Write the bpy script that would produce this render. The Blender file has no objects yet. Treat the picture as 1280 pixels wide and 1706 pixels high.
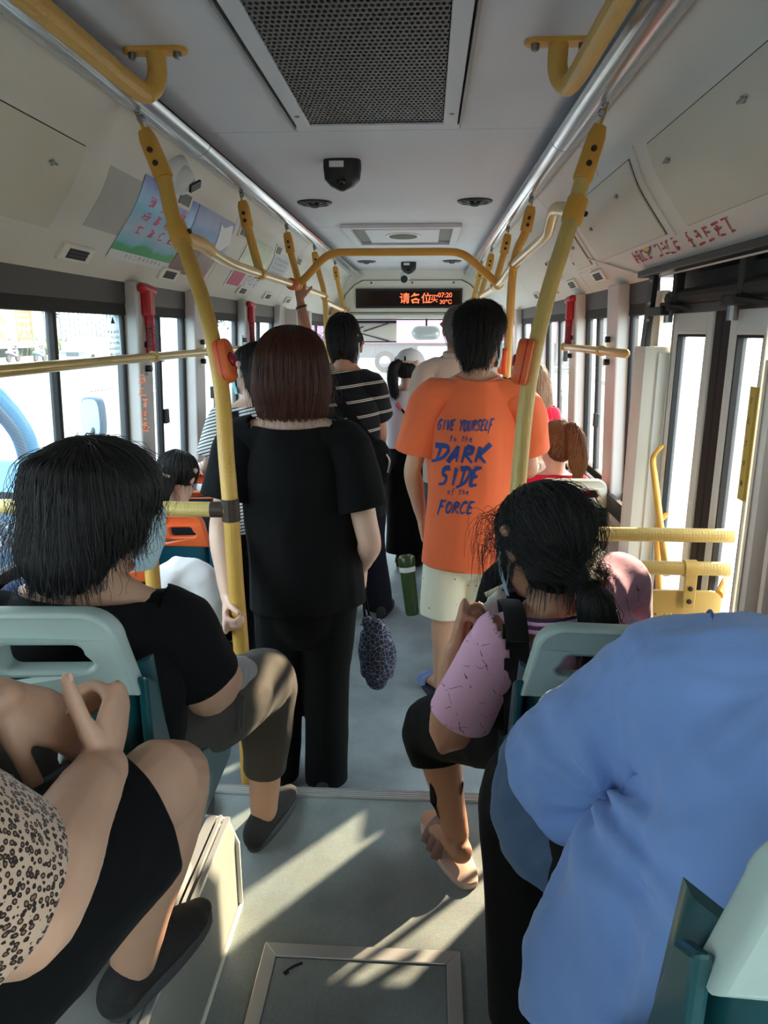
import bpy, bmesh, math, random
import numpy as np
from mathutils import Vector, Matrix, Quaternion, noise
from mathutils.bvhtree import BVHTree

S = bpy.context.scene
COL = S.collection
rnd = random.Random(7)
PI = math.pi

# ---------------------------------------------------------------- camera, sky, sun, exposure
# axes: +Y along the bus to the front, +X right, z = 0 low floor; the rear deck is at 0.22
cam_data = bpy.data.cameras.new('camera')
cam_data.sensor_fit = 'VERTICAL'
cam_data.sensor_height = 24.0
cam_data.lens = 1200.0 / 1706.0 * 24.0
cam_data.clip_start = 0.03
cam_data.clip_end = 400
cam = bpy.data.objects.new('camera', cam_data)
COL.objects.link(cam)
cam.matrix_world = (Matrix.Translation((0.19, 0.0, 1.6))
                    @ Matrix.Rotation(math.radians(3.33), 4, 'Z')
                    @ Matrix.Rotation(math.radians(90 - 14.08), 4, 'X'))
S.camera = cam

world = bpy.data.worlds.new('sky')
S.world = world
world.use_nodes = True
wn = world.node_tree
bg = wn.nodes['Background']
sky = wn.nodes.new('ShaderNodeTexSky')
sky.sky_type = 'HOSEK_WILKIE'
SUN_DIR = Vector((0.618, 0.786, 0.405)).normalized()      # towards the sun
sky.sun_direction = SUN_DIR
sky.turbidity = 3.0
sky.ground_albedo = 0.5
hz = wn.nodes.new('ShaderNodeMix')            # bright morning haze over the clear sky
hz.data_type = 'RGBA'
hz.inputs[0].default_value = .7
hz.inputs[7].default_value = (.80, .92, 1.0, 1)
wn.links.new(sky.outputs[0], hz.inputs[6])
wn.links.new(hz.outputs[2], bg.inputs[0])
bg.inputs[1].default_value = 3.0

sun_data = bpy.data.lights.new('sun', 'SUN')
sun_data.energy = 7.0
sun_data.color = (1.0, 0.75, 0.50)
sun_data.angle = math.radians(0.8)
sun = bpy.data.objects.new('sun', sun_data)
COL.objects.link(sun)
sun.rotation_euler = SUN_DIR.to_track_quat('Z', 'Y').to_euler()
sun.location = (6, 8, 7)

S.view_settings.view_transform = 'Standard'
S.view_settings.look = 'None'
S.view_settings.exposure = 1.7
S.view_settings.gamma = 1.0
S.view_settings.use_curve_mapping = False
S.cycles.max_bounces = 8
S.cycles.diffuse_bounces = 4
S.cycles.glossy_bounces = 3
S.cycles.transmission_bounces = 4
S.cycles.transparent_max_bounces = 16
S.cycles.caustics_reflective = False
S.cycles.caustics_refractive = False

# ---------------------------------------------------------------- helpers
def srgb(r, g, b):
    f = lambda c: (c / 255.0 / 12.92) if c / 255.0 <= 0.04045 else ((c / 255.0 + 0.055) / 1.055) ** 2.4
    return (f(r), f(g), f(b), 1.0)

def mat(name, rgb, rough=0.5, metal=0.0, var=0.0, vscale=8.0, bump=0.0, bscale=60.0, spec=0.5,
        sheen=0.0, sss=0.0, coat=0.0, stretch=None, emit=None):
    """plain principled material with soft colour variation and fine bump"""
    m = bpy.data.materials.new(name)
    m.use_nodes = True
    nt = m.node_tree
    p = nt.nodes['Principled BSDF']
    p.inputs['Base Color'].default_value = rgb
    p.inputs['Roughness'].default_value = rough
    p.inputs['Metallic'].default_value = metal
    p.inputs['Specular IOR Level'].default_value = spec
    if sheen: p.inputs['Sheen Weight'].default_value = sheen
    if coat: p.inputs['Coat Weight'].default_value = coat
    if sss:
        p.inputs['Subsurface Weight'].default_value = sss
        p.inputs['Subsurface Radius'].default_value = (0.012, 0.005, 0.003)
        p.inputs['Subsurface Scale'].default_value = 1.0
    if emit:
        p.inputs['Emission Color'].default_value = rgb
        p.inputs['Emission Strength'].default_value = emit
    tc = nt.nodes.new('ShaderNodeTexCoord')
    src = tc.outputs['Object']
    if stretch:
        mp = nt.nodes.new('ShaderNodeMapping')
        mp.inputs['Scale'].default_value = stretch
        nt.links.new(src, mp.inputs[0])
        src = mp.outputs[0]
    if var:
        n = nt.nodes.new('ShaderNodeTexNoise')
        n.inputs['Scale'].default_value = vscale
        n.inputs['Detail'].default_value = 5
        nt.links.new(src, n.inputs['Vector'])
        mx = nt.nodes.new('ShaderNodeMix')
        mx.data_type = 'RGBA'
        lo = [c * (1 - var) for c in rgb[:3]] + [1]
        hi = [min(1, c * (1 + var)) for c in rgb[:3]] + [1]
        mx.inputs[6].default_value = lo
        mx.inputs[7].default_value = hi
        nt.links.new(n.outputs[0], mx.inputs[0])
        nt.links.new(mx.outputs[2], p.inputs['Base Color'])
    if bump:
        n2 = nt.nodes.new('ShaderNodeTexNoise')
        n2.inputs['Scale'].default_value = bscale
        n2.inputs['Detail'].default_value = 3
        nt.links.new(src, n2.inputs['Vector'])
        b = nt.nodes.new('ShaderNodeBump')
        b.inputs['Strength'].default_value = bump
        b.inputs['Distance'].default_value = 0.004
        nt.links.new(n2.outputs[0], b.inputs['Height'])
        nt.links.new(b.outputs[0], p.inputs['Normal'])
    return m

def nodes(m):
    return m.node_tree, m.node_tree.nodes, m.node_tree.links, m.node_tree.nodes['Principled BSDF']

def V(*a):
    return Vector(a)

def place(o, parent):
    COL.objects.link(o)
    if parent is not None:
        o.parent = parent
        base = Vector(parent.get('_base', (0, 0, 0)))
        o.matrix_parent_inverse = Matrix.Translation(-base)
        o['_base'] = [0.0, 0.0, 0.0]
    return o

def tag(o, label=None, cat=None, group=None, kind=None):
    if label: o['label'] = label
    if cat: o['category'] = cat
    if group: o['group'] = group
    if kind: o['kind'] = kind
    return o

def thing(name, label, cat, loc=(0, 0, 0), group=None):
    o = bpy.data.objects.new(name, None)
    o.empty_display_size = 0.05
    COL.objects.link(o)
    o.location = loc
    o['_base'] = list(loc)
    return tag(o, label, cat, group)

def catmull(pts, n=6):
    pts = [Vector(p) for p in pts]
    if len(pts) < 3 or n <= 1:
        return pts
    out = []
    P = [2 * pts[0] - pts[1]] + pts + [2 * pts[-1] - pts[-2]]
    for i in range(1, len(P) - 2):
        p0, p1, p2, p3 = P[i - 1], P[i], P[i + 1], P[i + 2]
        for k in range(n):
            t = k / n
            out.append(0.5 * ((2 * p1) + (p2 - p0) * t + (2 * p0 - 5 * p1 + 4 * p2 - p3) * t * t
                              + (3 * p1 - p0 - 3 * p2 + p3) * t ** 3))
    out.append(pts[-1])
    return out

def interp(vals, n):
    out = []
    for i in range(len(vals) - 1):
        for k in range(n):
            t = k / n
            t = t * t * (3 - 2 * t)
            a, b = vals[i], vals[i + 1]
            if isinstance(a, tuple):
                out.append(tuple(x + (y - x) * t for x, y in zip(a, b)))
            else:
                out.append(a + (b - a) * t)
    out.append(vals[-1])
    return out

class MB:
    """collects shapes and links them as one mesh object"""
    def __init__(s):
        s.v = []
        s.f = []
    def add(s, vs, fs):
        o = len(s.v)
        s.v += [tuple(x) for x in vs]
        s.f += [tuple(i + o for i in f) for f in fs]
        return s
    def box(s, x0, x1, y0, y1, z0, z1, M=None, ch=0.0):
        if ch > 0:      # chamfered box
            c = min(ch, abs(x1 - x0) * .22, abs(y1 - y0) * .22, abs(z1 - z0) * .22)
            vs = []
            for dz, ins in ((z0, c), (z0 + c, 0), (z1 - c, 0), (z1, c)):
                a, b, d, e = x0 + ins, x1 - ins, y0 + ins, y1 - ins
                k = c if ins == 0 else 0.0
                k = c
                vs += [(a + (k if ins == 0 else 0), d, dz), (b - (k if ins == 0 else 0), d, dz),
                       (b, d + (k if ins == 0 else 0), dz), (b, e - (k if ins == 0 else 0), dz),
                       (b - (k if ins == 0 else 0), e, dz), (a + (k if ins == 0 else 0), e, dz),
                       (a, e - (k if ins == 0 else 0), dz), (a, d + (k if ins == 0 else 0), dz)]
            fs = [tuple(range(7, -1, -1)), tuple(range(24, 32))]
            for r in range(3):
                for i in range(8):
                    j = (i + 1) % 8
                    fs.append((r * 8 + i, r * 8 + j, r * 8 + 8 + j, r * 8 + 8 + i))
        else:
            vs = [(x0, y0, z0), (x1, y0, z0), (x1, y1, z0), (x0, y1, z0),
                  (x0, y0, z1), (x1, y0, z1), (x1, y1, z1), (x0, y1, z1)]
            fs = [(3, 2, 1, 0), (4, 5, 6, 7), (0, 1, 5, 4), (1, 2, 6, 5), (2, 3, 7, 6), (3, 0, 4, 7)]
        if M is not None:
            vs = [M @ Vector(v) for v in vs]
        return s.add(vs, fs)
    def bar(s, a, b, w, h, up=(0, 0, 1), ch=0.0):
        """rectangular bar from a to b"""
        a, b = Vector(a), Vector(b)
        d = (b - a)
        L = d.length
        d.normalize()
        u = Vector(up)
        x = d.cross(u)
        if x.length < 1e-5:
            x = d.cross(Vector((1, 0, 0)))
        x.normalize()
        z = x.cross(d)
        M = Matrix((x, d, z)).transposed().to_4x4()
        M.translation = a
        return s.box(-w / 2, w / 2, 0, L, -h / 2, h / 2, M, ch)
    def tube(s, pts, rad, seg=14, n=1, flat=(1, 1), side=None, round_end=False, cap=True):
        """swept round or oval tube; rad a number, a list of numbers, or a list of (rx, ry)"""
        k = len(pts)
        if not isinstance(rad, (list, tuple)):
            rad = [rad] * k
        rad = [r if isinstance(r, tuple) else (r * flat[0], r * flat[1]) for r in rad]
        if n > 1:
            P = catmull(pts, n)
            R = interp(rad, n)
        else:
            P = [Vector(p) for p in pts]
            R = list(rad)
        if round_end:
            for end in (0, 1):
                if end: P.reverse(); R.reverse()
                d = (P[0] - P[1]).normalized()
                r0 = R[0]
                m = max(r0)
                base = P[0].copy()
                np_, nr = [], []
                for a in (80, 55, 28):
                    a = math.radians(a)
                    np_.append(base + d * m * math.sin(a))
                    nr.append((r0[0] * math.cos(a), r0[1] * math.cos(a)))
                P = np_ + P
                R = nr + R
                if end: P.reverse(); R.reverse()
        N = len(P)
        vs, fs = [], []
        X = None
        for i in range(N):
            t = (P[min(i + 1, N - 1)] - P[max(i - 1, 0)]).normalized()
            if X is None:
                ref = Vector(side) if side is not None else (Vector((0, 0, 1)) if abs(t.z) < .9 else Vector((1, 0, 0)))
                X = ref - t * ref.dot(t) if side is not None else t.cross(ref)
                X.normalize()
            else:
                if side is not None:
                    ref = Vector(side)
                    X2 = ref - t * ref.dot(t)
                    X = X2.normalized() if X2.length > .15 else (X - t * X.dot(t)).normalized()
                else:
                    X = (X - t * X.dot(t)).normalized()
            Y = t.cross(X)
            for j in range(seg):
                a = 2 * PI * j / seg
                vs.append(P[i] + X * (math.cos(a) * R[i][0]) + Y * (math.sin(a) * R[i][1]))
        for i in range(N - 1):
            for j in range(seg):
                k2 = (j + 1) % seg
                fs.append((i * seg + j, i * seg + k2, i * seg + seg + k2, i * seg + seg + j))
        if cap:
            fs.append(tuple(range(seg - 1, -1, -1)))
            fs.append(tuple((N - 1) * seg + j for j in range(seg)))
        return s.add(vs, fs)
    def ball(s, c, r, seg=16, rings=10, M=None):
        if not isinstance(r, (list, tuple)):
            r = (r, r, r)
        c = Vector(c)
        vs = [Vector((0, 0, -1))]
        for i in range(1, rings):
            a = -PI / 2 + PI * i / rings
            for j in range(seg):
                b = 2 * PI * j / seg
                vs.append(Vector((math.cos(a) * math.cos(b), math.cos(a) * math.sin(b), math.sin(a))))
        vs.append(Vector((0, 0, 1)))
        fs = []
        for j in range(seg):
            k = (j + 1) % seg
            fs.append((0, 1 + k, 1 + j))
            for i in range(rings - 2):
                q = 1 + i * seg
                fs.append((q + j, q + k, q + seg + k, q + seg + j))
            q = 1 + (rings - 2) * seg
            fs.append((q + j, q + k, len(vs) - 1))
        out = []
        for v in vs:
            w = Vector((v.x * r[0], v.y * r[1], v.z * r[2]))
            if M is not None: w = M @ w
            out.append(w + c)
        return s.add(out, fs)
    def lathe(s, prof, c=(0, 0, 0), axis=(0, 0, 1), seg=20):
        """prof: list of (r, h)"""
        q = Vector((0, 0, 1)).rotation_difference(Vector(axis))
        c = Vector(c)
        vs, fs = [], []
        for r, h in prof:
            for j in range(seg):
                a = 2 * PI * j / seg
                vs.append(c + q @ Vector((r * math.cos(a), r * math.sin(a), h)))
        for i in range(len(prof) - 1):
            for j in range(seg):
                k = (j + 1) % seg
                fs.append((i * seg + j, i * seg + k, i * seg + seg + k, i * seg + seg + j))
        fs.append(tuple(range(seg - 1, -1, -1)))
        fs.append(tuple((len(prof) - 1) * seg + j for j in range(seg)))
        return s.add(vs, fs)
    def prism(s, outline, a, b, axis='x'):
        """extrude a closed 2-D outline between a and b along an axis"""
        n = len(outline)
        mk = {'x': lambda p, t: (t, p[0], p[1]), 'y': lambda p, t: (p[0], t, p[1]), 'z': lambda p, t: (p[0], p[1], t)}[axis]
        vs = [mk(p, a) for p in outline] + [mk(p, b) for p in outline]
        fs = [tuple(range(n - 1, -1, -1)), tuple(range(n, 2 * n))]
        for i in range(n):
            j = (i + 1) % n
            fs.append((i, j, n + j, n + i))
        return s.add(vs, fs)
    def grid(s, fn, nu, nv, wrap=False):
        vs = [fn(i / nu, j / nv) for i in range(nu + 1) for j in range(nv + 1)]
        fs = []
        for i in range(nu):
            for j in range(nv):
                a = i * (nv + 1) + j
                fs.append((a, a + 1, a + nv + 2, a + nv + 1))
        return s.add(vs, fs)
    def slab(s, fn, nu, nv, th):
        """a curved sheet with thickness: fn(u, v, d) with d the offset 0..th"""
        vs = [fn(i / nu, j / nv, d) for d in (0, th) for i in range(nu + 1) for j in range(nv + 1)]
        K = (nu + 1) * (nv + 1)
        fs = []
        for i in range(nu):
            for j in range(nv):
                a = i * (nv + 1) + j
                fs.append((a, a + 1, a + nv + 2, a + nv + 1))
                fs.append((K + a, K + a + nv + 1, K + a + nv + 2, K + a + 1))
        for i in range(nu):
            a, b = i * (nv + 1), (i + 1) * (nv + 1)
            fs.append((a, b, K + b, K + a))
            a, b = a + nv, b + nv
            fs.append((a, K + a, K + b, b))
        for j in range(nv):
            fs.append((j, K + j, K + j + 1, j + 1))
            a = nu * (nv + 1) + j
            fs.append((a, a + 1, K + a + 1, K + a))
        return s.add(vs, fs)
    def mesh(s, name):
        me = bpy.data.meshes.new(name)
        me.from_pydata(s.v, [], s.f)
        me.update()
        return me
    def build(s, name, m, parent=None, smooth=None, bevel=0.0, fix=True):
        me = s.mesh(name)
        if fix:
            bm = bmesh.new()
            bm.from_mesh(me)
            bmesh.ops.recalc_face_normals(bm, faces=bm.faces)
            if bevel:
                es = [e for e in bm.edges if len(e.link_faces) == 2 and e.calc_face_angle(0) > 0.6]
                bmesh.ops.bevel(bm, geom=es, offset=bevel, segments=2, affect='EDGES', clamp_overlap=True, profile=0.5)
            bm.to_mesh(me)
            bm.free()
        me.materials.append(m)
        if smooth is not None:
            me.shade_smooth()
            if smooth < 180:
                me.set_sharp_from_angle(angle=math.radians(smooth))
        o = bpy.data.objects.new(name, me)
        return place(o, parent)

def dup(root, loc=None, label=None, group=None):
    """copy of a thing with copies of its parts and sub-parts (sharing mesh data)"""
    def rec(o, par):
        c = o.copy()
        COL.objects.link(c)
        if par is not None:
            c.parent = par
        for ch in o.children:
            rec(ch, c)
        return c
    r = rec(root, None)
    if loc is not None: r.location = loc
    if label: r['label'] = label
    if group: r['group'] = group
    return r

def text_mesh(body, size, name='text', font_bold=False, extrude=0.0, shear=0.0, space=1.0, align='CENTER'):
    cu = bpy.data.curves.new(name, 'FONT')
    cu.body = body
    cu.size = size
    cu.align_x = align
    cu.align_y = 'CENTER'
    cu.extrude = extrude
    cu.shear = shear
    cu.space_character = space
    cu.resolution_u = 3
    if font_bold:
        cu.offset = size * 0.012
    o = bpy.data.objects.new('tmp_text', cu)
    COL.objects.link(o)
    dg = bpy.context.evaluated_depsgraph_get()
    me = bpy.data.meshes.new_from_object(o.evaluated_get(dg))
    bpy.data.objects.remove(o)
    bpy.data.curves.remove(cu)
    return me

def text_obj(name, body, size, M, m, parent=None, **k):
    me = text_mesh(body, size, name, **k)
    me.transform(M)
    me.materials.clear()
    me.materials.append(m)
    o = bpy.data.objects.new(name, me)
    return place(o, parent)

def frame_mat(o, x, y):
    """matrix with text x axis along x, y axis along y, at origin o"""
    x, y = Vector(x).normalized(), Vector(y).normalized()
    z = x.cross(y).normalized()
    y = z.cross(x)
    M = Matrix((x, y, z)).transposed().to_4x4()
    M.translation = Vector(o)
    return M

def scribble(n, w, h, r, thick=0.004, cells=None):
    """little brush-stroke glyphs where the writing is too small to read; list of 2-D strips on [0,w]x[0,h]"""
    mb = MB()
    for c in range(n):
        cx = w * (c + .5) / n
        s = min(w / n, h) * .42
        nh = r.choice((2, 3, 3, 4))
        for k in range(nh + r.choice((1, 2, 3))):
            if k < nh:
                y = h / 2 + s * (-.85 + 1.7 * k / (nh - 1)) + r.uniform(-.2, .2) * s
                x0, x1 = cx - s * r.uniform(.2, 1), cx + s * r.uniform(.2, 1)
                a, b = (x0, y), (x1, y + r.uniform(-.1, .2) * s)
            else:
                x = cx + s * r.uniform(-.8, .8)
                a, b = (x, h / 2 + s * r.uniform(.3, 1)), (x + s * r.uniform(-.8, .5), h / 2 - s * r.uniform(.3, 1))
            d = Vector((b[0] - a[0], b[1] - a[1], 0)).normalized()
            q = Vector((-d.y, d.x, 0)) * thick * .5
            A, B = Vector((*a, 0)), Vector((*b, 0))
            mb.add([A - q, B - q * .6, B + q * .6, A + q], [(0, 1, 2, 3)])
    return mb

# ---------------------------------------------------------------- materials of the bus
M = {}
M['ceil'] = mat('ceiling_panel', srgb(214, 216, 222), .55, var=.05, vscale=3, bump=.05, bscale=120)
M['cove'] = mat('cove_plastic', srgb(222, 218, 207), .5, var=.07, vscale=2.5, bump=.06, bscale=90)
M['cove_door'] = mat('cove_door_plastic', srgb(212, 207, 188), .5, var=.06, vscale=4, bump=.05, bscale=90)
M['seam'] = mat('dark_seam', srgb(46, 44, 42), .8)
M['alu'] = mat('aluminium', srgb(204, 205, 206), .36, .5, var=.08, vscale=14, stretch=(1, .05, 1))
M['alu_dull'] = mat('worn_aluminium', srgb(150, 150, 148), .45, .9, var=.2, vscale=20)
M['tube'] = mat('lamp_tube_cover', srgb(196, 200, 206), .16, .55, var=.06, vscale=6, stretch=(1, .1, 1))
M['yellow'] = mat('yellow_enamel', srgb(222, 166, 70), .38, var=.14, vscale=9, bump=.12, bscale=40)
M['yellow_pale'] = mat('pale_yellow_enamel', srgb(214, 182, 106), .42, var=.12, vscale=9, bump=.1, bscale=40)
M['black'] = mat('black_plastic', srgb(22, 22, 24), .45)
M['rubber'] = mat('black_rubber', srgb(20, 19, 19), .7, var=.3, vscale=30)
M['grime'] = mat('grimy_steel', srgb(62, 60, 58), .7, .4, var=.55, vscale=9, bump=.3, bscale=30)
M['band'] = mat('dark_window_band', srgb(58, 56, 58), .5, var=.2, vscale=4)
M['pillar'] = mat('pillar_plastic', srgb(212, 207, 203), .45, var=.1, vscale=6)
M['wall'] = mat('wall_panel', srgb(160, 164, 162), .5, var=.08, vscale=5)
M['door'] = mat('door_frame_paint', srgb(222, 223, 216), .45, var=.08, vscale=7)
M['cream'] = mat('cream_panel', srgb(236, 232, 218), .5, var=.05, vscale=4)
M['box'] = mat('wheel_box_covering', srgb(146, 146, 140), .5, var=.09, vscale=12, bump=.05)
M['screw'] = mat('rusty_screw', srgb(70, 48, 40), .6, .5)
M['steel'] = mat('steel', srgb(140, 140, 142), .35, .9)
M['white'] = mat('white_plastic', srgb(225, 226, 226), .4)
M['red'] = mat('red_plastic', srgb(186, 28, 44), .4, var=.1)
M['orange'] = mat('orange_plastic', srgb(232, 106, 48), .42, var=.06)
M['red_ink'] = mat('faded_red_ink', srgb(190, 60, 74), .7, var=.3, vscale=60)
M['white_ink'] = mat('pale_ink', srgb(235, 225, 225), .7)

# floor covering: grey-blue vinyl with speckle and scuffs
def floor_mat(name, base):
    m = mat(name, base, .42)
    nt, n, l, p = nodes(m)
    tc = n.new('ShaderNodeTexCoord')
    n1 = n.new('ShaderNodeTexNoise'); n1.inputs['Scale'].default_value = 5; n1.inputs['Detail'].default_value = 7
    n2 = n.new('ShaderNodeTexNoise'); n2.inputs['Scale'].default_value = 260; n2.inputs['Detail'].default_value = 1
    for q in (n1, n2): l.new(tc.outputs['Object'], q.inputs['Vector'])
    cr = n.new('ShaderNodeValToRGB')
    cr.color_ramp.elements[0].position = .3; cr.color_ramp.elements[1].position = .75
    cr.color_ramp.elements[0].color = [c * .72 for c in base[:3]] + [1]
    cr.color_ramp.elements[1].color = [min(1, c * 1.22) for c in base[:3]] + [1]
    l.new(n1.outputs[0], cr.inputs[0])
    mx = n.new('ShaderNodeMix'); mx.data_type = 'RGBA'; mx.blend_type = 'OVERLAY'
    mx.inputs[0].default_value = .35
    l.new(cr.outputs[0], mx.inputs[6]); l.new(n2.outputs[1], mx.inputs[7])
    l.new(mx.outputs[2], p.inputs['Base Color'])
    b = n.new('ShaderNodeBump'); b.inputs['Strength'].default_value = .12; b.inputs['Distance'].default_value = .002
    l.new(n2.outputs[0], b.inputs['Height']); l.new(b.outputs[0], p.inputs['Normal'])
    mr = n.new('ShaderNodeMapRange'); mr.inputs[3].default_value = .28; mr.inputs[4].default_value = .55
    l.new(n1.outputs[0], mr.inputs[0]); l.new(mr.outputs[0], p.inputs['Roughness'])
    return m
M['floor'] = floor_mat('floor_vinyl', srgb(146, 160, 166))
M['floor_deck'] = floor_mat('floor_vinyl_deck', srgb(140, 150, 151))

def glass_mat(name, tint, refl=.06, haze=0.0):
    m = bpy.data.materials.new(name)
    m.use_nodes = True
    nt = m.node_tree
    nt.nodes.clear()
    out = nt.nodes.new('ShaderNodeOutputMaterial')
    tr = nt.nodes.new('ShaderNodeBsdfTransparent'); tr.inputs[0].default_value = tint
    gl = nt.nodes.new('ShaderNodeBsdfGlossy'); gl.inputs['Roughness'].default_value = .02
    lw = nt.nodes.new('ShaderNodeLayerWeight'); lw.inputs[0].default_value = .5      # Schlick reflection, the same from both sides
    pw = nt.nodes.new('ShaderNodeMath'); pw.operation = 'POWER'; pw.inputs[1].default_value = 5.0
    nt.links.new(lw.outputs['Facing'], pw.inputs[0])
    fr = nt.nodes.new('ShaderNodeMath'); fr.operation = 'MULTIPLY_ADD'; fr.inputs[1].default_value = .8; fr.inputs[2].default_value = .04
    nt.links.new(pw.outputs[0], fr.inputs[0])
    mx = nt.nodes.new('ShaderNodeMixShader')
    nt.links.new(fr.outputs[0], mx.inputs[0])
    nt.links.new(tr.outputs[0], mx.inputs[1]); nt.links.new(gl.outputs[0], mx.inputs[2])
    last = mx
    if haze:        # dusty film
        df = nt.nodes.new('ShaderNodeBsdfTranslucent'); df.inputs[0].default_value = (.9, .95, .97, 1)
        m2 = nt.nodes.new('ShaderNodeMixShader'); m2.inputs[0].default_value = haze
        nt.links.new(mx.outputs[0], m2.inputs[1]); nt.links.new(df.outputs[0], m2.inputs[2])
        last = m2
    nt.links.new(last.outputs[0], out.inputs[0])
    return m
M['glass'] = glass_mat('window_glass', (.88, .96, .95, 1), haze=.05)
M['glass_door'] = glass_mat('door_glass', (.92, .96, .95, 1), haze=.08)

def sub(o, name, mb, m, **k):
    return mb.build(name, m, o, **k)

# ---------------------------------------------------------------- floors
fl = MB().box(-1.2, 1.2, 1.945, 4.29, -.06, 0).build('floor', M['floor']); tag(fl, 'grey-blue vinyl floor of the low aisle, up to the seam', kind='structure')
fl2 = MB().box(-1.2, 1.2, 4.296, 9.7, -.06, -.001).build('floor', M['floor']); tag(fl2, 'grey-blue vinyl floor of the front aisle beyond the seam', kind='structure')
deck = MB().box(-1.2, 1.2, -2.4, 1.935, -.06, .22).build('floor', M['floor_deck']); tag(deck, 'raised grey rear deck floor behind the metal step edge', kind='structure')
nose = MB()
nose.box(-.62, .62, 1.905, 1.945, .218, .226)
nose.box(-.62, .62, 1.935, 1.947, .17, .226)
for k in range(4): nose.box(-.62, .62, 1.908 + k * .009, 1.912 + k * .009, .225, .2285)
nose = nose.build('trim_1', M['alu'], None); tag(nose, 'ribbed aluminium nosing along the floor step', kind='structure')
# maintenance hatch in the deck
hx0, hx1, hy0, hy1 = -.165, .285, .86, 1.36
h = thing('floor_hatch', 'grey floor hatch in a bright metal frame at the bottom of the picture', 'floor hatch', (.06, 1.1, .22))
for nm, pts in (('frame_strip', ((hx0, hy1 - .036), (hx0, hy1), (hx1, hy1), (hx1 - .03, hy1 - .036))),):
    pass
for (a, b, c, d) in (((hx0, hy1), (hx1, hy1), (hx1 - .032, hy1 - .036), (hx0 + .032, hy1 - .036)),
                     ((hx0, hy0), (hx0, hy1), (hx0 + .032, hy1 - .036), (hx0 + .032, hy0 + .036)),
                     ((hx1, hy1), (hx1, hy0), (hx1 - .032, hy0 + .036), (hx1 - .032, hy1 - .036)),
                     ((hx1, hy0), (hx0, hy0), (hx0 + .032, hy0 + .036), (hx1 - .032, hy0 + .036))):
    MB().prism([a, b, c, d], .2195, .2265, 'z').build('frame_strip', M['alu'], h, bevel=.0015)
MB().box(hx0 + .034, hx1 - .034, hy0 + .038, hy1 - .038, .2195, .223).build('hatch_lid', M['floor_deck'], h)
sc = MB(); sc.tube([(-.1, 1.29, .2235), (-.085, 1.302, .224), (-.07, 1.31, .2235)], .003, 6); sc.tube([(-.098, 1.287, .2235), (-.106, 1.28, .2235)], .005, 6)
sc.build('scuff_mark', M['rubber'], h)

# ---------------------------------------------------------------- wheel boxes the rear seats stand on
def wheel_box(side):
    x0 = 1.19; x1 = .255 if side < 0 else .40
    mb = MB()
    prof = [(x0, .2), (x1 - .0, .2), (x1, .42), (x1 + .012, .455), (x1 + .05, .47), (x0, .47)]
    mb.prism([(side * x, z) for x, z in prof], -2.3, 1.47, 'y')
    o = mb.build('wheel_box', M['box'], None, smooth=30)
    tag(o, 'grey covered wheel box with metal edge strip under the %s seats' % ('left' if side < 0 else 'right'), kind='structure')
    t = MB()
    for a, b, z in ((x1 + .008, x1 + .02, .478), (x1 + .026, x1 + .034, .482), (x1 + .04, x1 + .062, .48)):
        t.box(min(side * a, side * b), max(side * a, side * b), -2.3, 1.465, .466, z)
    t.build('edge_strip', M['alu'], o)
    b = MB()
    b.tube([(side * (x1 - .004), 1.472, .225), (side * (x1 - .004), 1.472, .4), (side * (x1 + .02), 1.474, .462), (side * (x1 + .1), 1.475, .47)], .006, 8)
    b.tube([(side * (x1 - .004), 1.47, .224), (side * (x1 - .004), .0, .224)], .006, 8)
    b.build('weld_bead', M['cream'], o, smooth=60)
    return o
wheel_box(-1)
wheel_box(1)

# ---------------------------------------------------------------- ceiling
CZ = 2.32
ceil = MB().box(-.72, .72, -2.4, 9.3, CZ + .004, CZ + .05).build('ceiling', M['seam']); tag(ceil, 'pale grey flat ceiling of the bus', kind='structure')
def cpanel(x0, x1, y0, y1, z=CZ):
    return MB().box(x0, x1, y0, y1, z, z + .012).build('ceiling_panel', M['ceil'], ceil, bevel=.002)
cpanel(-.68, -.302, -2.3, 2.917); cpanel(.302, .68, -2.3, 2.917); cpanel(-.3, .3, 2.86, 2.917); cpanel(-.3, .3, -2.3, .7)
cpanel(-.68, .68, 2.923, 5.45); cpanel(-.68, .68, 5.456, 7.4); cpanel(-.68, .68, 7.406, 9.25)
# tubular lamp covers at both ceiling edges
for sd in (-1, 1):
    for (a, b) in ((-2.3, 2.9), (2.906, 6.1), (6.106, 9.2)):
        def lampf(u, v, d, sd=sd, a=a, b=b):
            an = math.radians(-40 + 200 * u)
            r = .058 - d
            return (sd * (.684 + r * math.cos(an)), a + (b - a) * v, 2.292 - r * math.sin(an) * .95)
        o = MB().slab(lampf, 18, 1, .003).build('trim_2', M['tube'], None, smooth=40)
        tag(o, 'glossy tubular lamp cover along the %s ceiling edge' % ('left' if sd < 0 else 'right'), kind='structure')

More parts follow.
